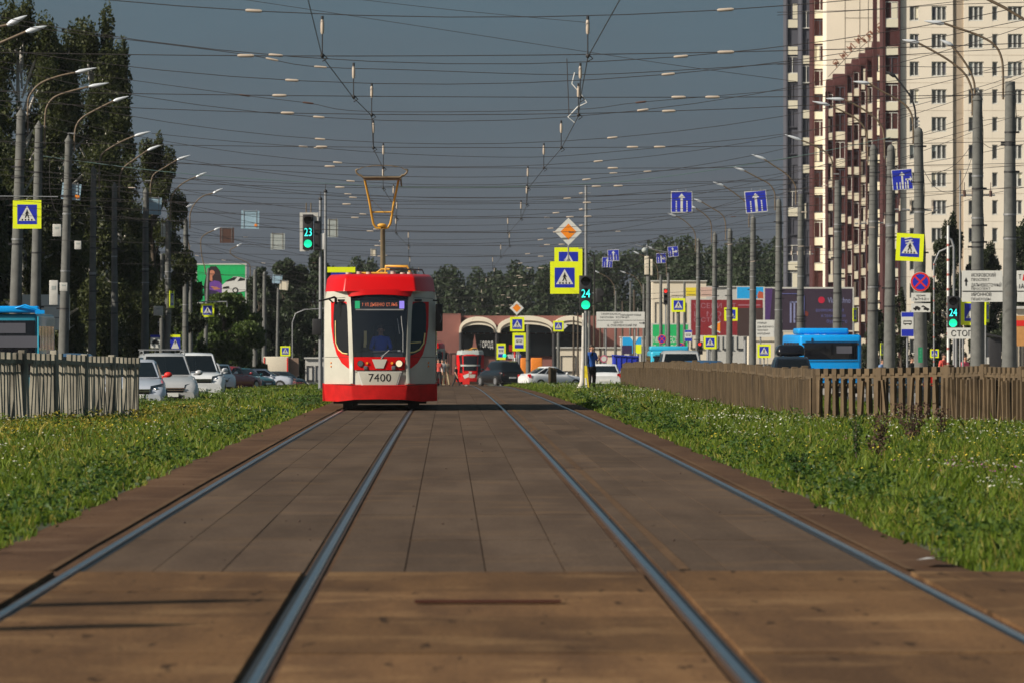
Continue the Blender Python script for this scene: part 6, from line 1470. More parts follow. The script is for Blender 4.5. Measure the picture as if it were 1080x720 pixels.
        b.tube([(.44, 4.16, Z(190)), (.46, 4.2, Z(199))], .02, 5); b.tube([(-.25, 4.3, Z(212)), (.1, 4.5, Z(228))], .006, 4); b.tube([(.35, 4.3, Z(212)), (.17, 4.5, Z(230))], .006, 4)
        b.build('collector_head', M['pantobrown'], pn)
    # seams between the body panels
    if variant == 'front':
        for pts in ([(-1.24, 1.19), (-.66, 1.19)], [(.66, 1.19), (1.24, 1.19)], [(-.66, .62), (-.64, 1.15)], [(.66, .62), (.64, 1.15)], [(-1.2, 2.5), (-.78, 2.52)], [(.78, 2.52), (1.2, 2.5)], [(-.60, .885), (.60, .885)]):
            (xa, za), (xb, zb) = pts; MB().tube([(lerp(xa, xb, f/6), dep(lerp(xa, xb, f/6), lerp(za, zb, f/6))-(.034 if abs(xa) < .65 and abs(xb) < .65 else .004), lerp(za, zb, f/6)) for f in range(7)], .005, 4).build('panel_seam', M['darkmetal'], t)
        for sx in (-1, 1):
            for zz in (.98, 1.06): MB().ball((sx*1.10, dep(1.10, zz)-.01, zz), (.02, .015, .02), 0, 8, 5).build('side_marker', M['orange'], t)
            MB().tube([(sx*.645, dep(.64, f)-.012, f) for f in (1.2, 1.5, 1.8, 2.1, 2.45)], .010, 5).build('window_seal', M['black'], t)
    # lamps
    def lamp(x, z, r_, m, name='headlight', nn=16):
        y_ = dep(x, z)-.05
        o = MB().cyl((x, y_-.01, z), (x, y_+.04, z), r_*1.15, nn).build(name, M['darkmetal'], t)
        MB().disc((x, z), r_, y_-.014, 0, nn).build('lens', m, o)
    if variant == 'front':
        lamp(-.43, 1.045, .062, M['headl']); lamp(.44, 1.045, .072, HEADON); lamp(-.28, 1.055, .028, M['orange'], 'indicator_lamp'); lamp(.28, 1.055, .03, M['orange'], 'indicator_lamp')
        for x in (-.31, .315): MB().box((x, dep(x, .95)-.045, .95), (.085, .03, .085)).build('square_lamp', M['headl'], t, bevel=.01)
        MB().box((.36, dep(.36, .97)-.05, 1.0), (.02, .02, .05)).build('lamp_washer', M['darkmetal'], t)
    else:
        for sx in (-1, 1): lamp(sx*.45, .98, .06, M['taill'], 'tail_light'); MB().box((sx*.95, dep(sx*.95, .75)-.05, .75), (.1, .03, .22)).build('tail_light', M['taill'], t)
    # route display behind the glass, wipers, mirrors
    if variant == 'front':
        b = MB(); y_ = dep(0, 2.35)+.02
        b.box((0, y_+.05, 2.355), (1.08, .06, .19), 0); rd = b.build('route_display', M['signblack'], t)
        b = MB(); b.text(route, .075, .0, 2.36, y_+.012, 0, wid=.80); b.build('display_text', AMBERT, rd)
        MB().box((-.50, y_+.012, 2.355), (.11, .01, .17)).build('display_line_symbol', SGREEN, rd)
        MB().box((.50, y_+.012, 2.355), (.11, .01, .17)).build('display_line_symbol', SVIOL, rd)
        MB().box((0, y_-.02, 2.245), (1.08, .04, .03)).build('display_frame', M['galv'], rd)
        b = MB(); f = lambda x, h: (x, dep(x, h)-.035, h)
        b.tube([f(.22, 1.34), f(.10, 1.24), f(.04, 1.15)], .012, 5); b.tube([f(.10, 1.24), f(.03, 1.20)], .01, 5)
        b.build('wiper', M['galv'], t)
        b = MB(); b.tube([f(.49, 2.10), f(.50, 1.95), f(.53, 1.72), f(.53, 1.3)], .012, 5); b.build('wiper', M['galv'], t)
        b = MB()
        for (sx, zt_, w_, h_) in ((1, 2.35, .16, .62),):
            b.box((1.34, .72, 2.07), (w_, .10, h_), 0)
        mr_ = b.build('rear_mirror', M['black'], t, bevel=.03); MB().tube([(1.20, .65, 2.46), (1.32, .62, 2.45), (1.34, .68, 2.36)], .02, 6).build('mirror_arm', M['black'], mr_)
        MB().tube([(1.36, .66, 1.95), (1.40, .66, 2.05), (1.37, .66, 2.15)], .012, 5).build('mirror_edge', M['headl'], mr_)
        m2 = MB().tube([(-.98, .38, 2.50), (-1.02, .30, 2.53), (-1.14, .25, 2.49), (-1.36, .15, 2.44)], .022, 6).build('mirror_arm', M['black'], t)
        MB().tube([(-1.15, .25, 2.49), (-1.05, .35, 2.40)], .018, 6).build('arm_strut', M['black'], m2)
        MB().box((-.99, .37, 2.44), (.06, .08, .14)).build('arm_joint', M['black'], m2)
        # cabin interior
        b = MB(); b.box((0, 1.5, 1.8), (1.9, .05, 1.5)); b.box((0, 1.0, 1.02), (1.7, 1.1, .05)); b.box((-.95, 1.1, 1.7), (.04, .9, 1.4)); b.box((.95, 1.1, 1.7), (.04, .9, 1.4)); b.box((0, .95, 2.46), (1.9, 1.2, .04))
        b.build('cabin_interior', M['interior'], t)
        b = MB(); b.tube([(-.5, .42, 1.27), (-.2, .34, 1.30), (.1, .33, 1.31), (.4, .38, 1.32), (.55, .42, 1.28)], .03, 6); b.box((0, .5, 1.22), (1.05, .35, .12)); b.build('dashboard', M['aptgrey'], t)
        b = MB(); b.box((-.325, .35, 1.62), (.065, .01, .30)); b.box((-.335, .34, 1.45), (.06, .01, .09)); b.build('yellow_notice', M['handrail'], t)
        MB().box((.435, .16, 1.33), (.06, .01, .04)).build('small_white_sticker', M['white'], t)
        b = MB(); b.tube([(.40, .35, 2.05), (.43, .34, 1.85), (.45, .33, 1.7)], .012, 5); b.build('cabin_cable', M['galv'], t)
        MB().box((.1, 1.2, 1.45), (.5, .12, .9)).build('driver_seat', M['black'], t, bevel=.04)
    # running gear
    b = MB(); b.box((0, 1.4, .22), (2.1, 1.4, .16)); b.box((0, 8, .28), (2.2, 12, .18)); b.box((-.02, .35, .2), (.9, .4, .08)); b.build('underframe', M['black'], t)
    for yy in (2.6, 4.5, 11, 12.9):
        for sx in (-1, 1): MB().cyl((sx*.70, yy, .33), (sx*.83, yy, .33), .33, 18).build('wheel', M['railside'], t)
        b = MB(); b.box((0, yy, .30), (2.05, .5, .3)); b.build('bogie_frame', M['black'], t)
    for sx in (-1, 1): MB().box((sx*.74, 1.7, .14), (.22, .12, .26)).build('rail_guard', M['darkmetal'], t)
    return t
tram(-1.53, 128, 'red and white tram number 7400 with raised yellow pantograph on the left track')
tram(-1.42, 400, 'second red and white tram following far behind, half hidden by the near tram', None)
tram(2.08, 520, 'distant red tram seen from behind on the right track by the station', None, 'rear')

# ------------------------------------------------------------------ cars
def car(X, y, head, color, label, L=4.4, Wd=1.8, Hh=1.5, kind='hatch', rot=0.0, hood=.98, name='parked_car', zoff=ROAD, rails=False, mirror=None, gl=None, group='cars in the traffic', dirt=True, lightsrear=True, cat='car', rear_glass=True):
    """head: -1 front towards the camera, +1 driving away"""
    ang = (0 if head < 0 else PI)+rot
    t = thing(name, Vector((X, y, gz(y)+zoff)), label, cat, group, ang); t.rotation_euler.x = 0
    gl = gl or M['carglass']; hw = Wd/2; belt = hood
    # stations from front (y=-L/2) to rear
    if kind == 'sedan': st = [(-.5, .30, .52, .80), (-.485, .22, .66, .90), (-.44, .18, .76, .97), (-.30, .17, .88*1.0, 1), (-.20, .17, belt-.03, 1), (0, .17, belt, 1), (.22, .17, belt+.02, 1), (.36, .18, belt+.04, 1), (.46, .22, belt+.02, .96), (.5, .32, belt-.14, .86)]; c0, r0, r1, c1 = -.20, -.02, .17, .37
    elif kind == 'suv': st = [(-.5, .34, .66, .84), (-.485, .26, .84, .93), (-.44, .22, .95, .98), (-.30, .22, 1.03, 1), (-.22, .22, belt, 1), (0, .22, belt, 1), (.25, .22, belt+.02, 1), (.42, .22, belt+.03, 1), (.48, .26, belt, .97), (.5, .38, belt-.1, .92)]; c0, r0, r1, c1 = -.23, -.07, .38, .485
    else: st = [(-.5, .28, .56, .80), (-.485, .20, .72, .91), (-.44, .17, .83, .97), (-.33, .17, .94, 1), (-.24, .17, belt-.01, 1), (0, .17, belt, 1), (.25, .17, belt+.02, 1), (.40, .17, belt+.03, 1), (.475, .22, belt+.01, .97), (.5, .34, belt-.08, .90)]; c0, r0, r1, c1 = -.25, -.06, .36, .475
    prof = [(-.86, 0), (-.97, .12), (-1.0, .35), (-1.0, .62), (-.975, .82), (-.91, .94), (-.78, 1.0), (-.4, 1.02), (0, 1.03), (.4, 1.02), (.78, 1.0), (.91, .94), (.975, .82), (1.0, .62), (1.0, .35), (.97, .12), (.86, 0)]
    n = len(prof); vs = []
    for (f, zb, zt_, ws) in st:
        for (px, pz) in prof: vs.append((px*hw*ws, f*L, zb+(zt_-zb)*pz))
    fs = [(i*n+k, i*n+k+1, (i+1)*n+k+1, (i+1)*n+k) for i in range(len(st)-1) for k in range(n-1)]
    b = MB(); b.add(vs, fs, 0, True); b.add(vs[:n], [tuple(range(n))[::-1]]); b.add(vs[-n:], [tuple(range(n))])
    b.build('body', color, t)
    MB().box((0, 0, .24), (Wd*.9, L*.92, .12)).build('underbody', M['black'], t)
    # cabin
    zb, zr = belt-.02, Hh; wb, wr = hw*.90, hw*.72
    bot = [(-wb*.92, c0*L), (wb*.92, c0*L), (wb*.94, c1*L), (-wb*.94, c1*L)]; top = [(-wr*.94, r0*L), (wr*.94, r0*L), (wr*.96, r1*L), (-wr*.96, r1*L)]
    # side outline bulges at the middle (B pillar)
    ringb = [(-wb*.88, c0*L), (0, c0*L-.10), (wb*.88, c0*L), (wb, lerp(c0, c1, .35)*L), (wb, lerp(c0, c1, .75)*L), (wb*.90, c1*L), (0, c1*L+.05), (-wb*.90, c1*L), (-wb, lerp(c0, c1, .75)*L), (-wb, lerp(c0, c1, .35)*L)]
    ringt = [(-wr*.90, r0*L), (0, r0*L-.07), (wr*.90, r0*L), (wr, lerp(r0, r1, .35)*L), (wr, lerp(r0, r1, .75)*L), (wr*.92, r1*L), (0, r1*L+.04), (-wr*.92, r1*L), (-wr, lerp(r0, r1, .75)*L), (-wr, lerp(r0, r1, .35)*L)]
    m_ = 10; vs = [(p[0], p[1], zb) for p in ringb]+[(p[0], p[1], zr-.07) for p in ringt]+[(p[0]*.9, p[1]*.9+.1*(r0+r1)*L/2, zr-.015) for p in ringt]+[(0, (r0+r1)/2*L, zr+.01)]
    fs = [(k, (k+1) % m_, m_+(k+1) % m_, m_+k) for k in range(m_)]; fs2 = [(m_+k, m_+(k+1) % m_, 2*m_+(k+1) % m_, 2*m_+k) for k in range(m_)]+[(2*m_+k, 2*m_+(k+1) % m_, 3*m_) for k in range(m_)]
    cb = MB(); cb.add(vs, fs, 0); cb.add(vs, fs2, 0, True); cb.build('roof', color, t)
    V = [Vector(v) for v in vs]; ctr = Vector((0, (c0+c1)/2*L, (zb+zr)/2))
    def pane(name, quads, u0=.05, u1=.95, v0=.05, v1=.93):
        bb = MB(); k = len(quads)
        for qi, (a, c) in enumerate(quads):
            A, B_, C, D_ = V[a], V[c], V[m_+c], V[m_+a]; nrm = (B_-A).cross(D_-A).normalized()
            if nrm.dot((A+C)/2-ctr) < 0: nrm = -nrm
            ua = u0 if qi == 0 else 0; ub = u1 if qi == k-1 else 1
            f = lambda u, v: (A.lerp(B_, u)).lerp(D_.lerp(C, u), v)+nrm*.012
            bb.add([f(ua, v0), f(ub, v0), f(ub-(.04 if ub < 1 else 0), v1), f(ua+(.04 if ua > 0 else 0), v1)], [(0, 1, 2, 3)])
        return bb.build(name, gl, t)
    pane('windscreen', [(0, 1), (1, 2)], .06, .94, .04, .95); pane('rear_window', [(5, 6), (6, 7)], .08, .92, .15, .90)
    for a, c in ((2, 3), (3, 4), (4, 5), (7, 8), (8, 9), (9, 0)): pane('side_window', [(a, c)], .07, .93, .12, .90)
    # wheels
    for sx in (-1, 1):
        for fy in (-.31, .30):
            r_ = .33 if kind != 'suv' else .37
            w_ = MB(); w_.tube([(sx*(hw-.20), fy*L, r_), (sx*(hw-.19), fy*L, r_), (sx*(hw+.005), fy*L, r_), (sx*(hw+.015), fy*L, r_)], [r_*.9, r_, r_, r_*.92], 20); wo = w_.build('wheel', M['tyre'], t)
            rr = MB(); rr.cyl((sx*(hw+.0), fy*L, r_), (sx*(hw+.022), fy*L, r_), r_*.62, 16, 0); 
            for q in range(5): rr.box((sx*(hw+.026), fy*L+math.cos(q*1.257)*r_*.33, r_+math.sin(q*1.257)*r_*.33), (.012, .05, r_*.55), 0, rot=(PI/2-q*1.257, 0, 0))
            rr.build('rim', M['rim'], wo)
    ws = .93
    # nose
    zl = .66 if kind != 'suv' else .82
    for sx in (-1, 1):
        hl = MB(); x0 = sx*hw*.50; x1 = sx*hw*.86
        hl.add([(x0*.92, -.503*L, zl-.09), (x1*1.03, -.464*L, zl-.07), (x1*1.06, -.425*L, zl+.16), (x0*1.02, -.490*L, zl+.09)], [(0, 1, 2, 3)]); hl.ball((x0*1.35, -.478*L, zl), (.07, .05, .06), 1, 8, 6)
        hl.build('headlight', [M['headl'], M['chrome']], t)
        MB().box((sx*hw*.66, -.478*L, .36), (.16, .05, .10)).build('fog_light', M['black'], t)
        tl = MB(); tl.add([(sx*hw*.98, .462*L, .72), (sx*hw*.70, .502*L, .74), (sx*hw*.72, .50*L, .98), (sx*hw*.96, .468*L, 1.0)], [(0, 1, 2, 3)]); tl.box((sx*hw*.80, .488*L, .86), (.22, .06, .2)); tl.build('tail_light', M['taill'], t)
        mm = MB(); mm.ball((sx*(hw+.06), (c0+.05)*L, belt+.06), (.11, .07, .075), 0, 10, 7); mm.box((sx*(hw-.03), (c0+.05)*L, belt+.01), (.12, .05, .05)); mm.build('wing_mirror', mirror or color, t)
    g = MB(); g.box((0, -.495*L, zl-.06), (Wd*.46, .05, .13)); g.box((0, -.493*L, .36), (Wd*.50, .06, .20)); g.build('grille', M['black'], t)
    g = MB(); g.box((0, -.503*L, zl-.005), (Wd*.52, .03, .025)); g.box((0, -.505*L, zl-.06), (Wd*.50, .02, .018)); g.build('grille_trim', M['chrome'], t)
    pl = MB(); pl.box((0, -.505*L, .47), (.52, .02, .11)); pl.build('licence_plate', M['white'], t); pl = MB(); pl.box((0, .503*L, .62), (.52, .02, .11)); pl.build('licence_plate', M['white'], t)
    MB().box((0, .485*L, .36), (Wd*.85, .1, .2)).build('rear_bumper', M['darkmetal'], t, bevel=.03)
    MB().box((0, -.28*L, belt-.04), (Wd*.02, .3, .01)).build('bonnet_badge', M['chrome'], t)
    if rails:
        b = MB()
        for sx in (-1, 1): b.tube([(sx*wr*.92, r0*L+.1, zr-.04), (sx*wr*.92, r0*L+.25, zr+.06), (sx*wr*.92, r1*L-.2, zr+.06), (sx*wr*.92, r1*L-.05, zr-.03)], .02, 6)
        for f in (.25, .75): b.box((0, lerp(r0, r1, f)*L, zr+.09), (wr*2.05, .06, .035))
        b.build('roof_rack', M['galv'], t)
    return t
CP = lambda n, c, **k: mat('paint_'+n, c, .25, .2 if k.get('met', True) else 0, coat=.6, var=.04, scale=3)
silver, white_, red_, tealc, bluec, blackc, dsilver = CP('silver', (.50, .54, .62)), CP('white', (.66, .68, .70), met=False), CP('red', (.22, .015, .02)), CP('teal', (.02, .12, .14)), CP('blue', (.04, .10, .20)), CP('black', (.008, .010, .013)), CP('dusty_silver', (.46, .47, .48))
def cx(px, s_): return (px-VX)/s_
car(cx(140, 39), FL/39, -1, silver, 'silver car with red wing mirror emerging behind the left fence end', Hh=1.45, kind='sedan', mirror=M['red'], Wd=1.78, name='silver_car', rot=.07)
car(cx(171, 37.5), FL/37.5+1, -1, dsilver, 'dusty silver hatchback with roof rack and a driver, second car beside the fence end', Hh=1.62, kind='hatch', rails=True, Wd=1.75, L=4.2, name='silver_car', rot=.12, hood=1.02)
car(cx(203, 31.5), FL/31.5+1.5, -1, white_, 'white sport utility car behind the dusty silver hatchback', Hh=1.68, kind='suv', Wd=1.85, L=4.6, name='white_car', rot=.10, hood=1.05)
car(cx(230, 19), FL/19, -1, white_, 'small white car farther back in the left queue', Hh=1.5, kind='hatch', name='white_car', rot=.1)
car(cx(213, 20.5), FL/20.5+6, -1, white_, 'white car almost hidden behind the white sport utility car', Hh=1.52, kind='sedan', name='white_car', rot=.1)
car(cx(244, 18), FL/18, 1, red_, 'dark red car in the left queue beside the small white car', Hh=1.45, kind='sedan', name='red_car', rot=-.5)
car(cx(258, 16.5), FL/16.5, -1, tealc, 'dark teal car turning in front of the silver estate car', Hh=1.45, kind='sedan', name='teal_car', rot=.9, L=4.0)
car(cx(276, 15.5), FL/15.5, -1, silver, 'silver estate car crossing the road side on', Hh=1.5, kind='suv', name='silver_car', rot=PI/2-.12, L=4.5, hood=.98)
car(cx(297, 14.4), FL/14.4, -1, blackc, 'dark hatchback just beyond the bonnet of the silver estate', Hh=1.45, kind='hatch', name='dark_car', rot=.8, L=3.8)
car(cx(70, 36), FL/36+2, -1, bluec, 'blue car hidden behind the left fence with only its roof showing', Hh=1.62, kind='hatch', name='blue_car', Wd=1.8, rot=.05)
car(cx(716, 26), FL/26, 1, dsilver, 'silver minivan with dark rear window behind the right fence', Hh=1.88, kind='suv', name='silver_minivan', Wd=2.05, L=4.7, hood=1.12)
car(cx(741, 33), FL/33, 1, bluec, 'blue car roof just showing over the right fence', Hh=1.42, kind='sedan', name='blue_car', Wd=1.75)
k_ = car(cx(833, 27), FL/27, 1, CP('darkblue', (.012, .018, .03)), 'dark blue car carrying a black roof box beside the blue bus', Hh=1.62, kind='suv', name='dark_car', hood=1.02)
o = k_.location; t = thing('roof_box', Vector((o.x, o.y, o.z+1.70)), 'rounded black roof box on the dark blue car', 'roof box')
MB().box((0, 0, .15), (1.16, 1.9, .44), taper=.86).build('shell', M['blackgloss'], t, bevel=.16); b = MB(); b.box((0, -.5, -.02), (1.1, .06, .04)); b.box((0, .5, -.02), (1.1, .06, .04)); b.build('crossbar', M['galv'], t)
car(cx(582, 15.5), FL/15.5, 1, white_, 'white car partly hidden by the short fence right of the orange stands', Hh=1.5, kind='sedan', name='white_car', rot=-1.1, zoff=-.15)
car(cx(637, 20.5), FL/20.5, 1, white_, 'white car with red tail lights between the man and the blue container', Hh=1.45, kind='sedan', name='white_car')
car(cx(527.5, 15.3), FL/15.3, 1, blackc, 'black off road car driving away on the right track', Hh=1.75, kind='suv', name='black_car', rot=.38, hood=1.12, zoff=0, L=4.5, Wd=1.85)
car(cx(985, 38), FL/38, 1, blackc, 'dark car glimpsed through the pickets of the right fence', Hh=1.22, kind='sedan', name='dark_car', rot=.2, hood=.85)
car(cx(1022, 36.5), FL/36.5, 1, white_, 'white car glimpsed low through the pickets near the thick right poles', Hh=1.16, kind='hatch', name='white_car', rot=.2, hood=.8)
car(cx(1075, 36), FL/36, 1, silver, 'grey car behind the right fence at the frame edge', Hh=1.16, kind='sedan', name='grey_car', rot=.2, hood=.8)
# ------------------------------------------------------------------ buses and truck
def bus(x0, x1, ytop, s_, col, label, name='blue_bus', head=1, gl=None, L=8.0, rot=0, pod=True, face=None):
    X = cx((x0+x1)/2, s_); d = FL/s_; g = gz(d)+ROAD; w_ = (x1-x0)/s_; Hh = EYE-(ytop-HY)/s_-g
    t = thing(name, Vector((X, d, g)), label, 'bus', 'buses in the traffic', rot)
    MB().box((0, L/2, .35+(Hh-.35)/2-.08), (w_, L, Hh-.35-.16)).build('body', col, t, bevel=.12)
    z0, z1 = Hh*.57, Hh*.82
    MB().box((0, -.012, (z0+z1)/2), (w_*.86, .03, z1-z0)).build('rear_window' if head > 0 else 'windscreen', M['blackgloss'], t, bevel=.01)
    MB().box((w_*.22, -.032, (z0+z1)/2+.05), (w_*.25, .012, (z1-z0)*.45)).build('window_notice', M['aptgrey'], t)
    for sx in (-1, 1):
        for k in range(5): MB().box((sx*(w_/2+.003), .9+k*1.45, (z0+z1)/2), (.02, 1.25, z1-z0)).build('side_window', M['blackgloss'], t)
        MB().box((sx*w_*.43, -.02, Hh*.35), (.12, .04, .3)).build('tail_light' if head > 0 else 'headlight', M['taill'] if head > 0 else M['headl'], t)
        MB().cyl((sx*w_*.44, -.03, z1-.05), (sx*w_*.44, .0, z1-.05), .05, 10).build('marker_lamp', M['darkmetal'], t)
        for yy in (1.6, 6.2): MB().cyl((sx*(w_/2-.2), yy, .42), (sx*(w_/2+.01), yy, .42), .42, 18).build('wheel', M['tyre'], t)
    if pod:
        b = MB(); b.box((-.1*w_, 1.6, Hh-.02), (w_*.82, 2.4, .26)); b.build('roof_unit', col, t, bevel=.08)
        b = MB(); b.box((-.30*w_, -.02, z1+.12), (w_*.02, .02, .14)); b.box((.1, -.02, z1+.05), (w_*.9, .02, .015)); b.box((0, -.02, z0-.08), (w_*.9, .02, .015)); b.box((0, -.02, .7), (w_*.8, .02, .02)); b.build('panel_seam', M['darkmetal'], t)
    MB().box((0, -.03, .45), (w_*.95, .1, .22)).build('bumper', M['darkmetal'], t, bevel=.03)
    MB().box((0, -.03, Hh*.30), (.5, .03, .12)).build('licence_plate', M['white'], t)
    return t
bus(843.5, 909, 349, 25.5, M['bluebus'], 'bright blue bus seen from behind above the right fence', rot=.03)
bus(686.5, 736, 367, 18.5, M['tealbus'], 'teal minibus hidden behind the silver minivan', name='teal_bus', L=6)
t = bus(-22, 40, 326, 33, mat('bus_dark_teal', (.02, .22, .32), .3, coat=.3), 'teal bus with dark windscreen cut by the left frame edge', name='teal_bus', head=-1, pod=False)
h_ = EYE-(326-HY)/33-(t.location.z); w_ = 62/33
MB().box((0, -.05, h_*.60), (w_*.93, .05, h_*.56)).build('windscreen', M['blackgloss'], t, bevel=.02)
MB().box((0, .1, h_-.02), (w_*1.05, .5, .22)).build('roof_edge', M['bluebus'], t, bevel=.06)
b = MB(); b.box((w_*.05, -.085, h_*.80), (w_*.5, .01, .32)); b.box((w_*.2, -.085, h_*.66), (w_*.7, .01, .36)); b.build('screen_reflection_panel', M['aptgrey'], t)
MB().tube([(w_/2+.03, -.1, h_*.92), (w_/2+.04, -.12, h_*.2)], .025, 6).build('corner_trim', M['tealbus'], t)
b = MB(); b.box((w_*.55, -.25, h_-.10), (.3, .12, .12)); b.tube([(w_*.1, -.1, h_-.0), (w_*.3, -.3, h_+.12), (w_*.55, -.25, h_-.05)], .03, 6); b.build('mirror', M['bluebus'], t)
o = W(291, 405, 14.2); t = thing('cream_truck', Vector((o.x, o.y, gz(o.y)+ROAD)), 'cream box truck with red corner stripes standing behind the silver estate car', 'truck')
MB().box((0, 2.2, 1.75), (1.85, 4.4, 1.6)).build('cargo_box', M['cream'], t, bevel=.03)
for sx in (-1, 1): MB().box((sx*.86, -.02, 1.75), (.09, .03, 1.5)).build('red_stripe', M['red'], t)
MB().box((0, 2.2, .72), (1.8, 4.4, .3)).build('chassis', M['darkmetal'], t); MB().box((1.3, 1.2, 1.35), (.75, 1.6, 2.2)).build('side_panel', mat('worn_board', (.22, .15, .11), .9), t)
for sx in (-1, 1): MB().cyl((sx*.75, .8, .4), (sx*.95, .8, .4), .4, 14).build('wheel', M['tyre'], t)
# motorcycle-like red object replaced by a traffic cone pair and bollard clutter seen by the white car
t = thing('red_bollard', W(644, 394, 19.5), 'red and white bollard right of the white car by the blue container', 'bollard'); b = MB(); b.cyl((0, 0, -.5), (0, 0, .0), .17, 10, 0); b.cyl((0, 0, 0), (0, 0, .2), .17, 10, 1); b.cyl((0, 0, .2), (0, 0, .4), .16, 10, 0); b.build('shaft', [M['red'], M['plate']], t)
t = thing('pink_balloon_cluster', W(637, 378, 20), 'round pink road sign disc turned to the traffic beside the man', 'sign'); b = MB(); b.disc((0, 0), .2, 0, 0, 20); b.disc((0, 0), .14, -.01, 1, 20); b.build('sign_face', [mat('sign_pink', (.55, .12, .22), .5), M['plate']], t); post(t, W(637, 378, 20), .03); t.name = 'round_sign'

# ------------------------------------------------------------------ people
def person(loc, height, label, shirt, trousers, pose='stand', face=0.0, hair='hair', sleeves=False, arm='down', sitting=False):
    k = height/1.78; t = thing('person', loc, label, 'person', None, face)
    # skeleton in local axes: front is -y
    J = {}; J['pelvis'] = (0, 0, .96); J['waist'] = (0, .0, 1.10); J['chest'] = (0, .01, 1.32); J['neck0'] = (0, .01, 1.47); J['neck1'] = (0, -.005, 1.54); J['head'] = (0, -.02, 1.63); J['crown'] = (0, -.01, 1.73)
    R_ = dict(pelvis=.168, waist=.148, chest=.168, neck0=.085, neck1=.055, head=.088, crown=.072)
    E = [('pelvis', 'waist'), ('waist', 'chest'), ('chest', 'neck0'), ('neck0', 'neck1'), ('neck1', 'head'), ('head', 'crown')]
    def ad(n, p, r_, par): J[n] = p; R_[n] = r_; E.append((par, n))
    step = {'stand': (0, 0), 'walk': (.28, -.26)}[pose]
    for i, sx in enumerate((-1, 1)):
        st = step[i]; s_ = 'L' if sx < 0 else 'R'
        if not sitting:
            ad('hip'+s_, (sx*.10, 0, .90), .118, 'pelvis'); ad('knee'+s_, (sx*.11, st*.45-.02, .50), .078, 'hip'+s_); ad('ank'+s_, (sx*.12, st+.02, .09), .056, 'knee'+s_); ad('toe'+s_, (sx*.14, st-.15, .04), .038, 'ank'+s_)
        else:
            ad('hip'+s_, (sx*.10, -.05, .92), .10, 'pelvis'); ad('knee'+s_, (sx*.14, -.42, .95), .07, 'hip'+s_); ad('ank'+s_, (sx*.14, -.45, .55), .045, 'knee'+s_); ad('toe'+s_, (sx*.14, -.60, .50), .038, 'ank'+s_)
        ad('sho'+s_, (sx*.19, .01, 1.42), .078, 'chest')
        if arm == 'down' or (arm == 'phone' and sx < 0): el, wr_, dr = (sx*.25, .03-st*.3, 1.14), (sx*.27, -.06-st*.6, .88), Vector((0, -.12, -1))
        elif arm == 'phone': el, wr_, dr = (sx*.26, -.02, 1.15), (sx*.15, -.27, 1.24), Vector((-sx*.4, -.4, .8))
        else: el, wr_, dr = (sx*.27, -.08, 1.16), (sx*.16, -.34, 1.12), Vector((-sx*.3, -1, 0))
        ad('elb'+s_, el, .052, 'sho'+s_); ad('wri'+s_, wr_, .030, 'elb'+s_)
        dr.normalize(); wv = Vector(wr_); sd_ = dr.cross(Vector((sx, .3, .2))).normalized()
        ad('palm'+s_, tuple(wv+dr*.06), .030, 'wri'+s_)
        for q in range(4):
            off = sd_*(q-1.5)*.020; ln = (.075, .088, .082, .065)[q]; a_ = wv+dr*.095+off; inw = Vector((-sx*.3, -.3, 0))*.03
            ad('f%d%s' % (q, s_), tuple(a_), .009, 'palm'+s_); ad('g%d%s' % (q, s_), tuple(a_+dr*ln*.55+inw*.4), .0085, 'f%d%s' % (q, s_)); ad('h%d%s' % (q, s_), tuple(a_+dr*ln+inw*1.4), .007, 'g%d%s' % (q, s_))
        a_ = wv+dr*.045+sd_*-.034; ad('t0'+s_, tuple(a_), .011, 'palm'+s_); ad('t1'+s_, tuple(a_+dr*.045-sd_*.018), .009, 't0'+s_)
    names = list(J); idx = {n: i for i, n in enumerate(names)}
    me = bpy.data.meshes.new('body'); me.from_pydata([Vector(J[n])*k for n in names], [(idx[a], idx[c]) for a, c in E], [])
    ob = bpy.data.objects.new('body', me); COL.objects.link(ob)
    sk = ob.modifiers.new('s', 'SKIN'); sk.use_smooth_shade = True
    for n in names:
        v = me.skin_vertices[0].data[idx[n]]; rr = R_[n]*k; v.radius = (rr, rr*(.72 if n in ('pelvis', 'waist', 'chest') else 1))
        if n in ('pelvis', 'chest'): v.radius = (rr, rr*.70)
        v.use_root = n == 'pelvis'
    ob.modifiers.new('u', 'SUBSURF').levels = 1
    bpy.context.view_layer.update(); dg = bpy.context.evaluated_depsgraph_get()
    m2 = bpy.data.meshes.new_from_object(ob.evaluated_get(dg)); bpy.data.objects.remove(ob)
    m2.materials.clear()
    for m in (M['skin'], shirt, trousers, M['black']): m2.materials.append(m)
    for p in m2.polygons:
        c = p.center/k; z = c.z; lat = abs(c.x)
        if sitting: mi = 1 if (.9 < z < 1.49) else (2 if z < .9 else 0)
        else: mi = 3 if z < .075 else (2 if z < .98 else (1 if z < 1.495 else 0))
        if lat > .195 and z < (1.02 if sleeves else 1.22) and z > .6: mi = 0
        if c.y < -.17 and z > .75 and not sitting and pose != 'walk': mi = 0
        p.material_index = mi
    m2.name = 'body'; bo = bpy.data.objects.new('body', m2); COL.objects.link(bo); bo.parent = t
    # face and hair
    hb = MB(); hb.ball((0, .015*k, 1.70*k), (.088*k, .098*k, .082*k), 0, 14, 9); hb.ball((0, .05*k, 1.63*k), (.08*k, .06*k, .08*k), 0, 12, 8); hb.build('hair', M[hair], t)
    fb = MB(); fb.ball((0, -.115*k, 1.625*k), (.013*k, .02*k, .024*k), 0, 8, 6); fb.ball((-.088*k, -.01*k, 1.63*k), (.012*k, .02*k, .03*k), 0, 8, 6); fb.ball((.088*k, -.01*k, 1.63*k), (.012*k, .02*k, .03*k), 0, 8, 6); fb.build('nose_and_ears', M['skin'], t)
    eb = MB()
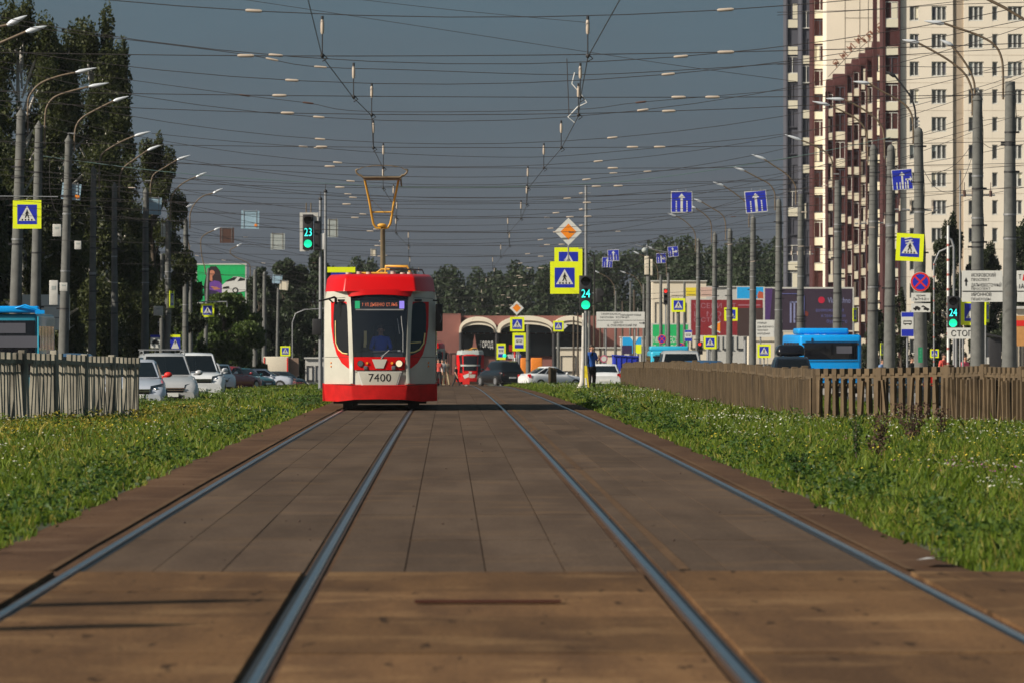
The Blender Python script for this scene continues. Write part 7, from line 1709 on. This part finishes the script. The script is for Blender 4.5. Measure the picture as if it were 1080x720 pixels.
    for sx in (-1, 1): eb.ball((sx*.032*k, -.098*k, 1.65*k), (.012*k, .008*k, .007*k), 0, 8, 6)
    eb.box((0, -.105*k, 1.585*k), (.045*k, .01*k, .008*k)); eb.build('eyes_and_mouth', M['signblack'], t)
    return t
shb = mat('shirt_blue', (.02, .10, .40), .8); shk = mat('shirt_black', (.012, .012, .014), .85); trk = mat('trousers_dark', (.022, .020, .022), .85); shw = mat('shirt_white', (.6, .6, .58), .8); trkh = mat('trousers_khaki', (.28, .22, .13), .8); shred = mat('shirt_coral', (.60, .08, .06), .8); shdenim = mat('shirt_denim', (.15, .25, .45), .8); shpink = mat('shirt_pink', (.65, .10, .16), .8)
d = FL/27.2; mX = cx(624, 27.2)
man = person(Vector((mX, d, gz(d)-.03)), 1.80, 'man in blue shirt and dark trousers standing on the grass beside the slim mast', shb, trk, 'stand', R(38), arm='phone', sleeves=False)
t = thing('backpack', Vector((mX-.10, d+.12, gz(d)+1.0)), 'black backpack on the back of the man in blue', 'backpack', rotz=R(38))
MB().box((-.02, .12, .16), (.36, .22, .52)).build('bag', M['black'], t, bevel=.07); MB().tube([(-.15, .0, .40), (-.14, -.16, .38), (-.13, -.19, .2), (-.14, -.05, .0)], .025, 6).tube([(.11, .0, .40), (.11, -.16, .38), (.11, -.19, .2), (.11, -.05, .0)], .025, 6).build('strap', M['black'], t)
t = thing('phone', Vector((mX+.02, d-.30, gz(d)+1.40)), 'dark phone held up by the man in blue', 'phone', rotz=R(38)); MB().box((0, 0, 0), (.08, .015, .15)).build('case', M['blackgloss'], t, bevel=.004)
d = FL/13.3; person(Vector((cx(481, 13.3), d, gz(d))), 1.78, 'person in black walking across the road by the red brick hall', shk, trk, 'walk', R(65))
d = FL/16.5; person(Vector((cx(466.5, 16.5), d, gz(d))), 1.72, 'person in white top standing close behind the right side of the red tram', shw, trkh, 'stand', R(20))
d = FL/16.2; person(Vector((cx(470.5, 16.2), d, gz(d))), 1.75, 'person in khaki trousers walking behind the tram beside the one in white', mat('shirt_beige', (.35, .28, .2), .8), trkh, 'walk', R(200))
d = FL/16.8; person(Vector((cx(462.5, 16.8), d, gz(d))), 1.7, 'person in coral red half hidden by the right edge of the tram', shred, trk, 'stand', R(0))
for x, ytop, s_, lab, sh in [(962.3, 376, 24, 'person in dark clothes whose head shows over the fence below the bus stop sign', shk), (996, 372, 25, 'person with coral red top behind the fence left of the stop plate', shred), (1018, 374, 27, 'person in bright pink behind the fence under the stop plate', shpink), (931, 378, 22, 'person in denim behind the fence between two thick poles', shdenim)]:
    d = FL/s_; h = W(0, ytop, s_).z-(gz(d)+ROAD); person(Vector((cx(x, s_), d, gz(d)+ROAD)), max(1.45, min(1.85, h)), lab, sh, trk, 'stand', R(40))
# tram driver seated in the cab
dr = person(Vector((-1.53+.02, 128+.95, gz(128)+.50)), 1.55, 'tram driver in blue uniform seated behind the windscreen', mat('uniform_blue', (.03, .12, .80), .8), trk, 'stand', 0, arm='wheel', sitting=True, sleeves=True)
dr.location.z += -.12
# drivers in the two nearest left cars

# thin even summer haze over the avenue
hb = MB(); hb.box((0, 1270, 32), (1840, 2700, 84))
hz_ = bpy.data.materials.new('haze_air'); hz_.use_nodes = True
N = hz_.node_tree.nodes; N.remove(N['Principled BSDF']); v = N.new('ShaderNodeVolumePrincipled'); v.inputs['Color'].default_value = (.75, .80, .88, 1); v.inputs['Density'].default_value = .000045; v.inputs['Anisotropy'].default_value = 0.0
hz_.node_tree.links.new(v.outputs[0], N['Material Output'].inputs['Volume'])
o = hb.build('haze', hz_); o['kind'] = 'stuff'; o['label'] = 'thin haze in the air over the far end of the avenue'; o['category'] = 'haze'
S.cycles.volume_max_steps = 64
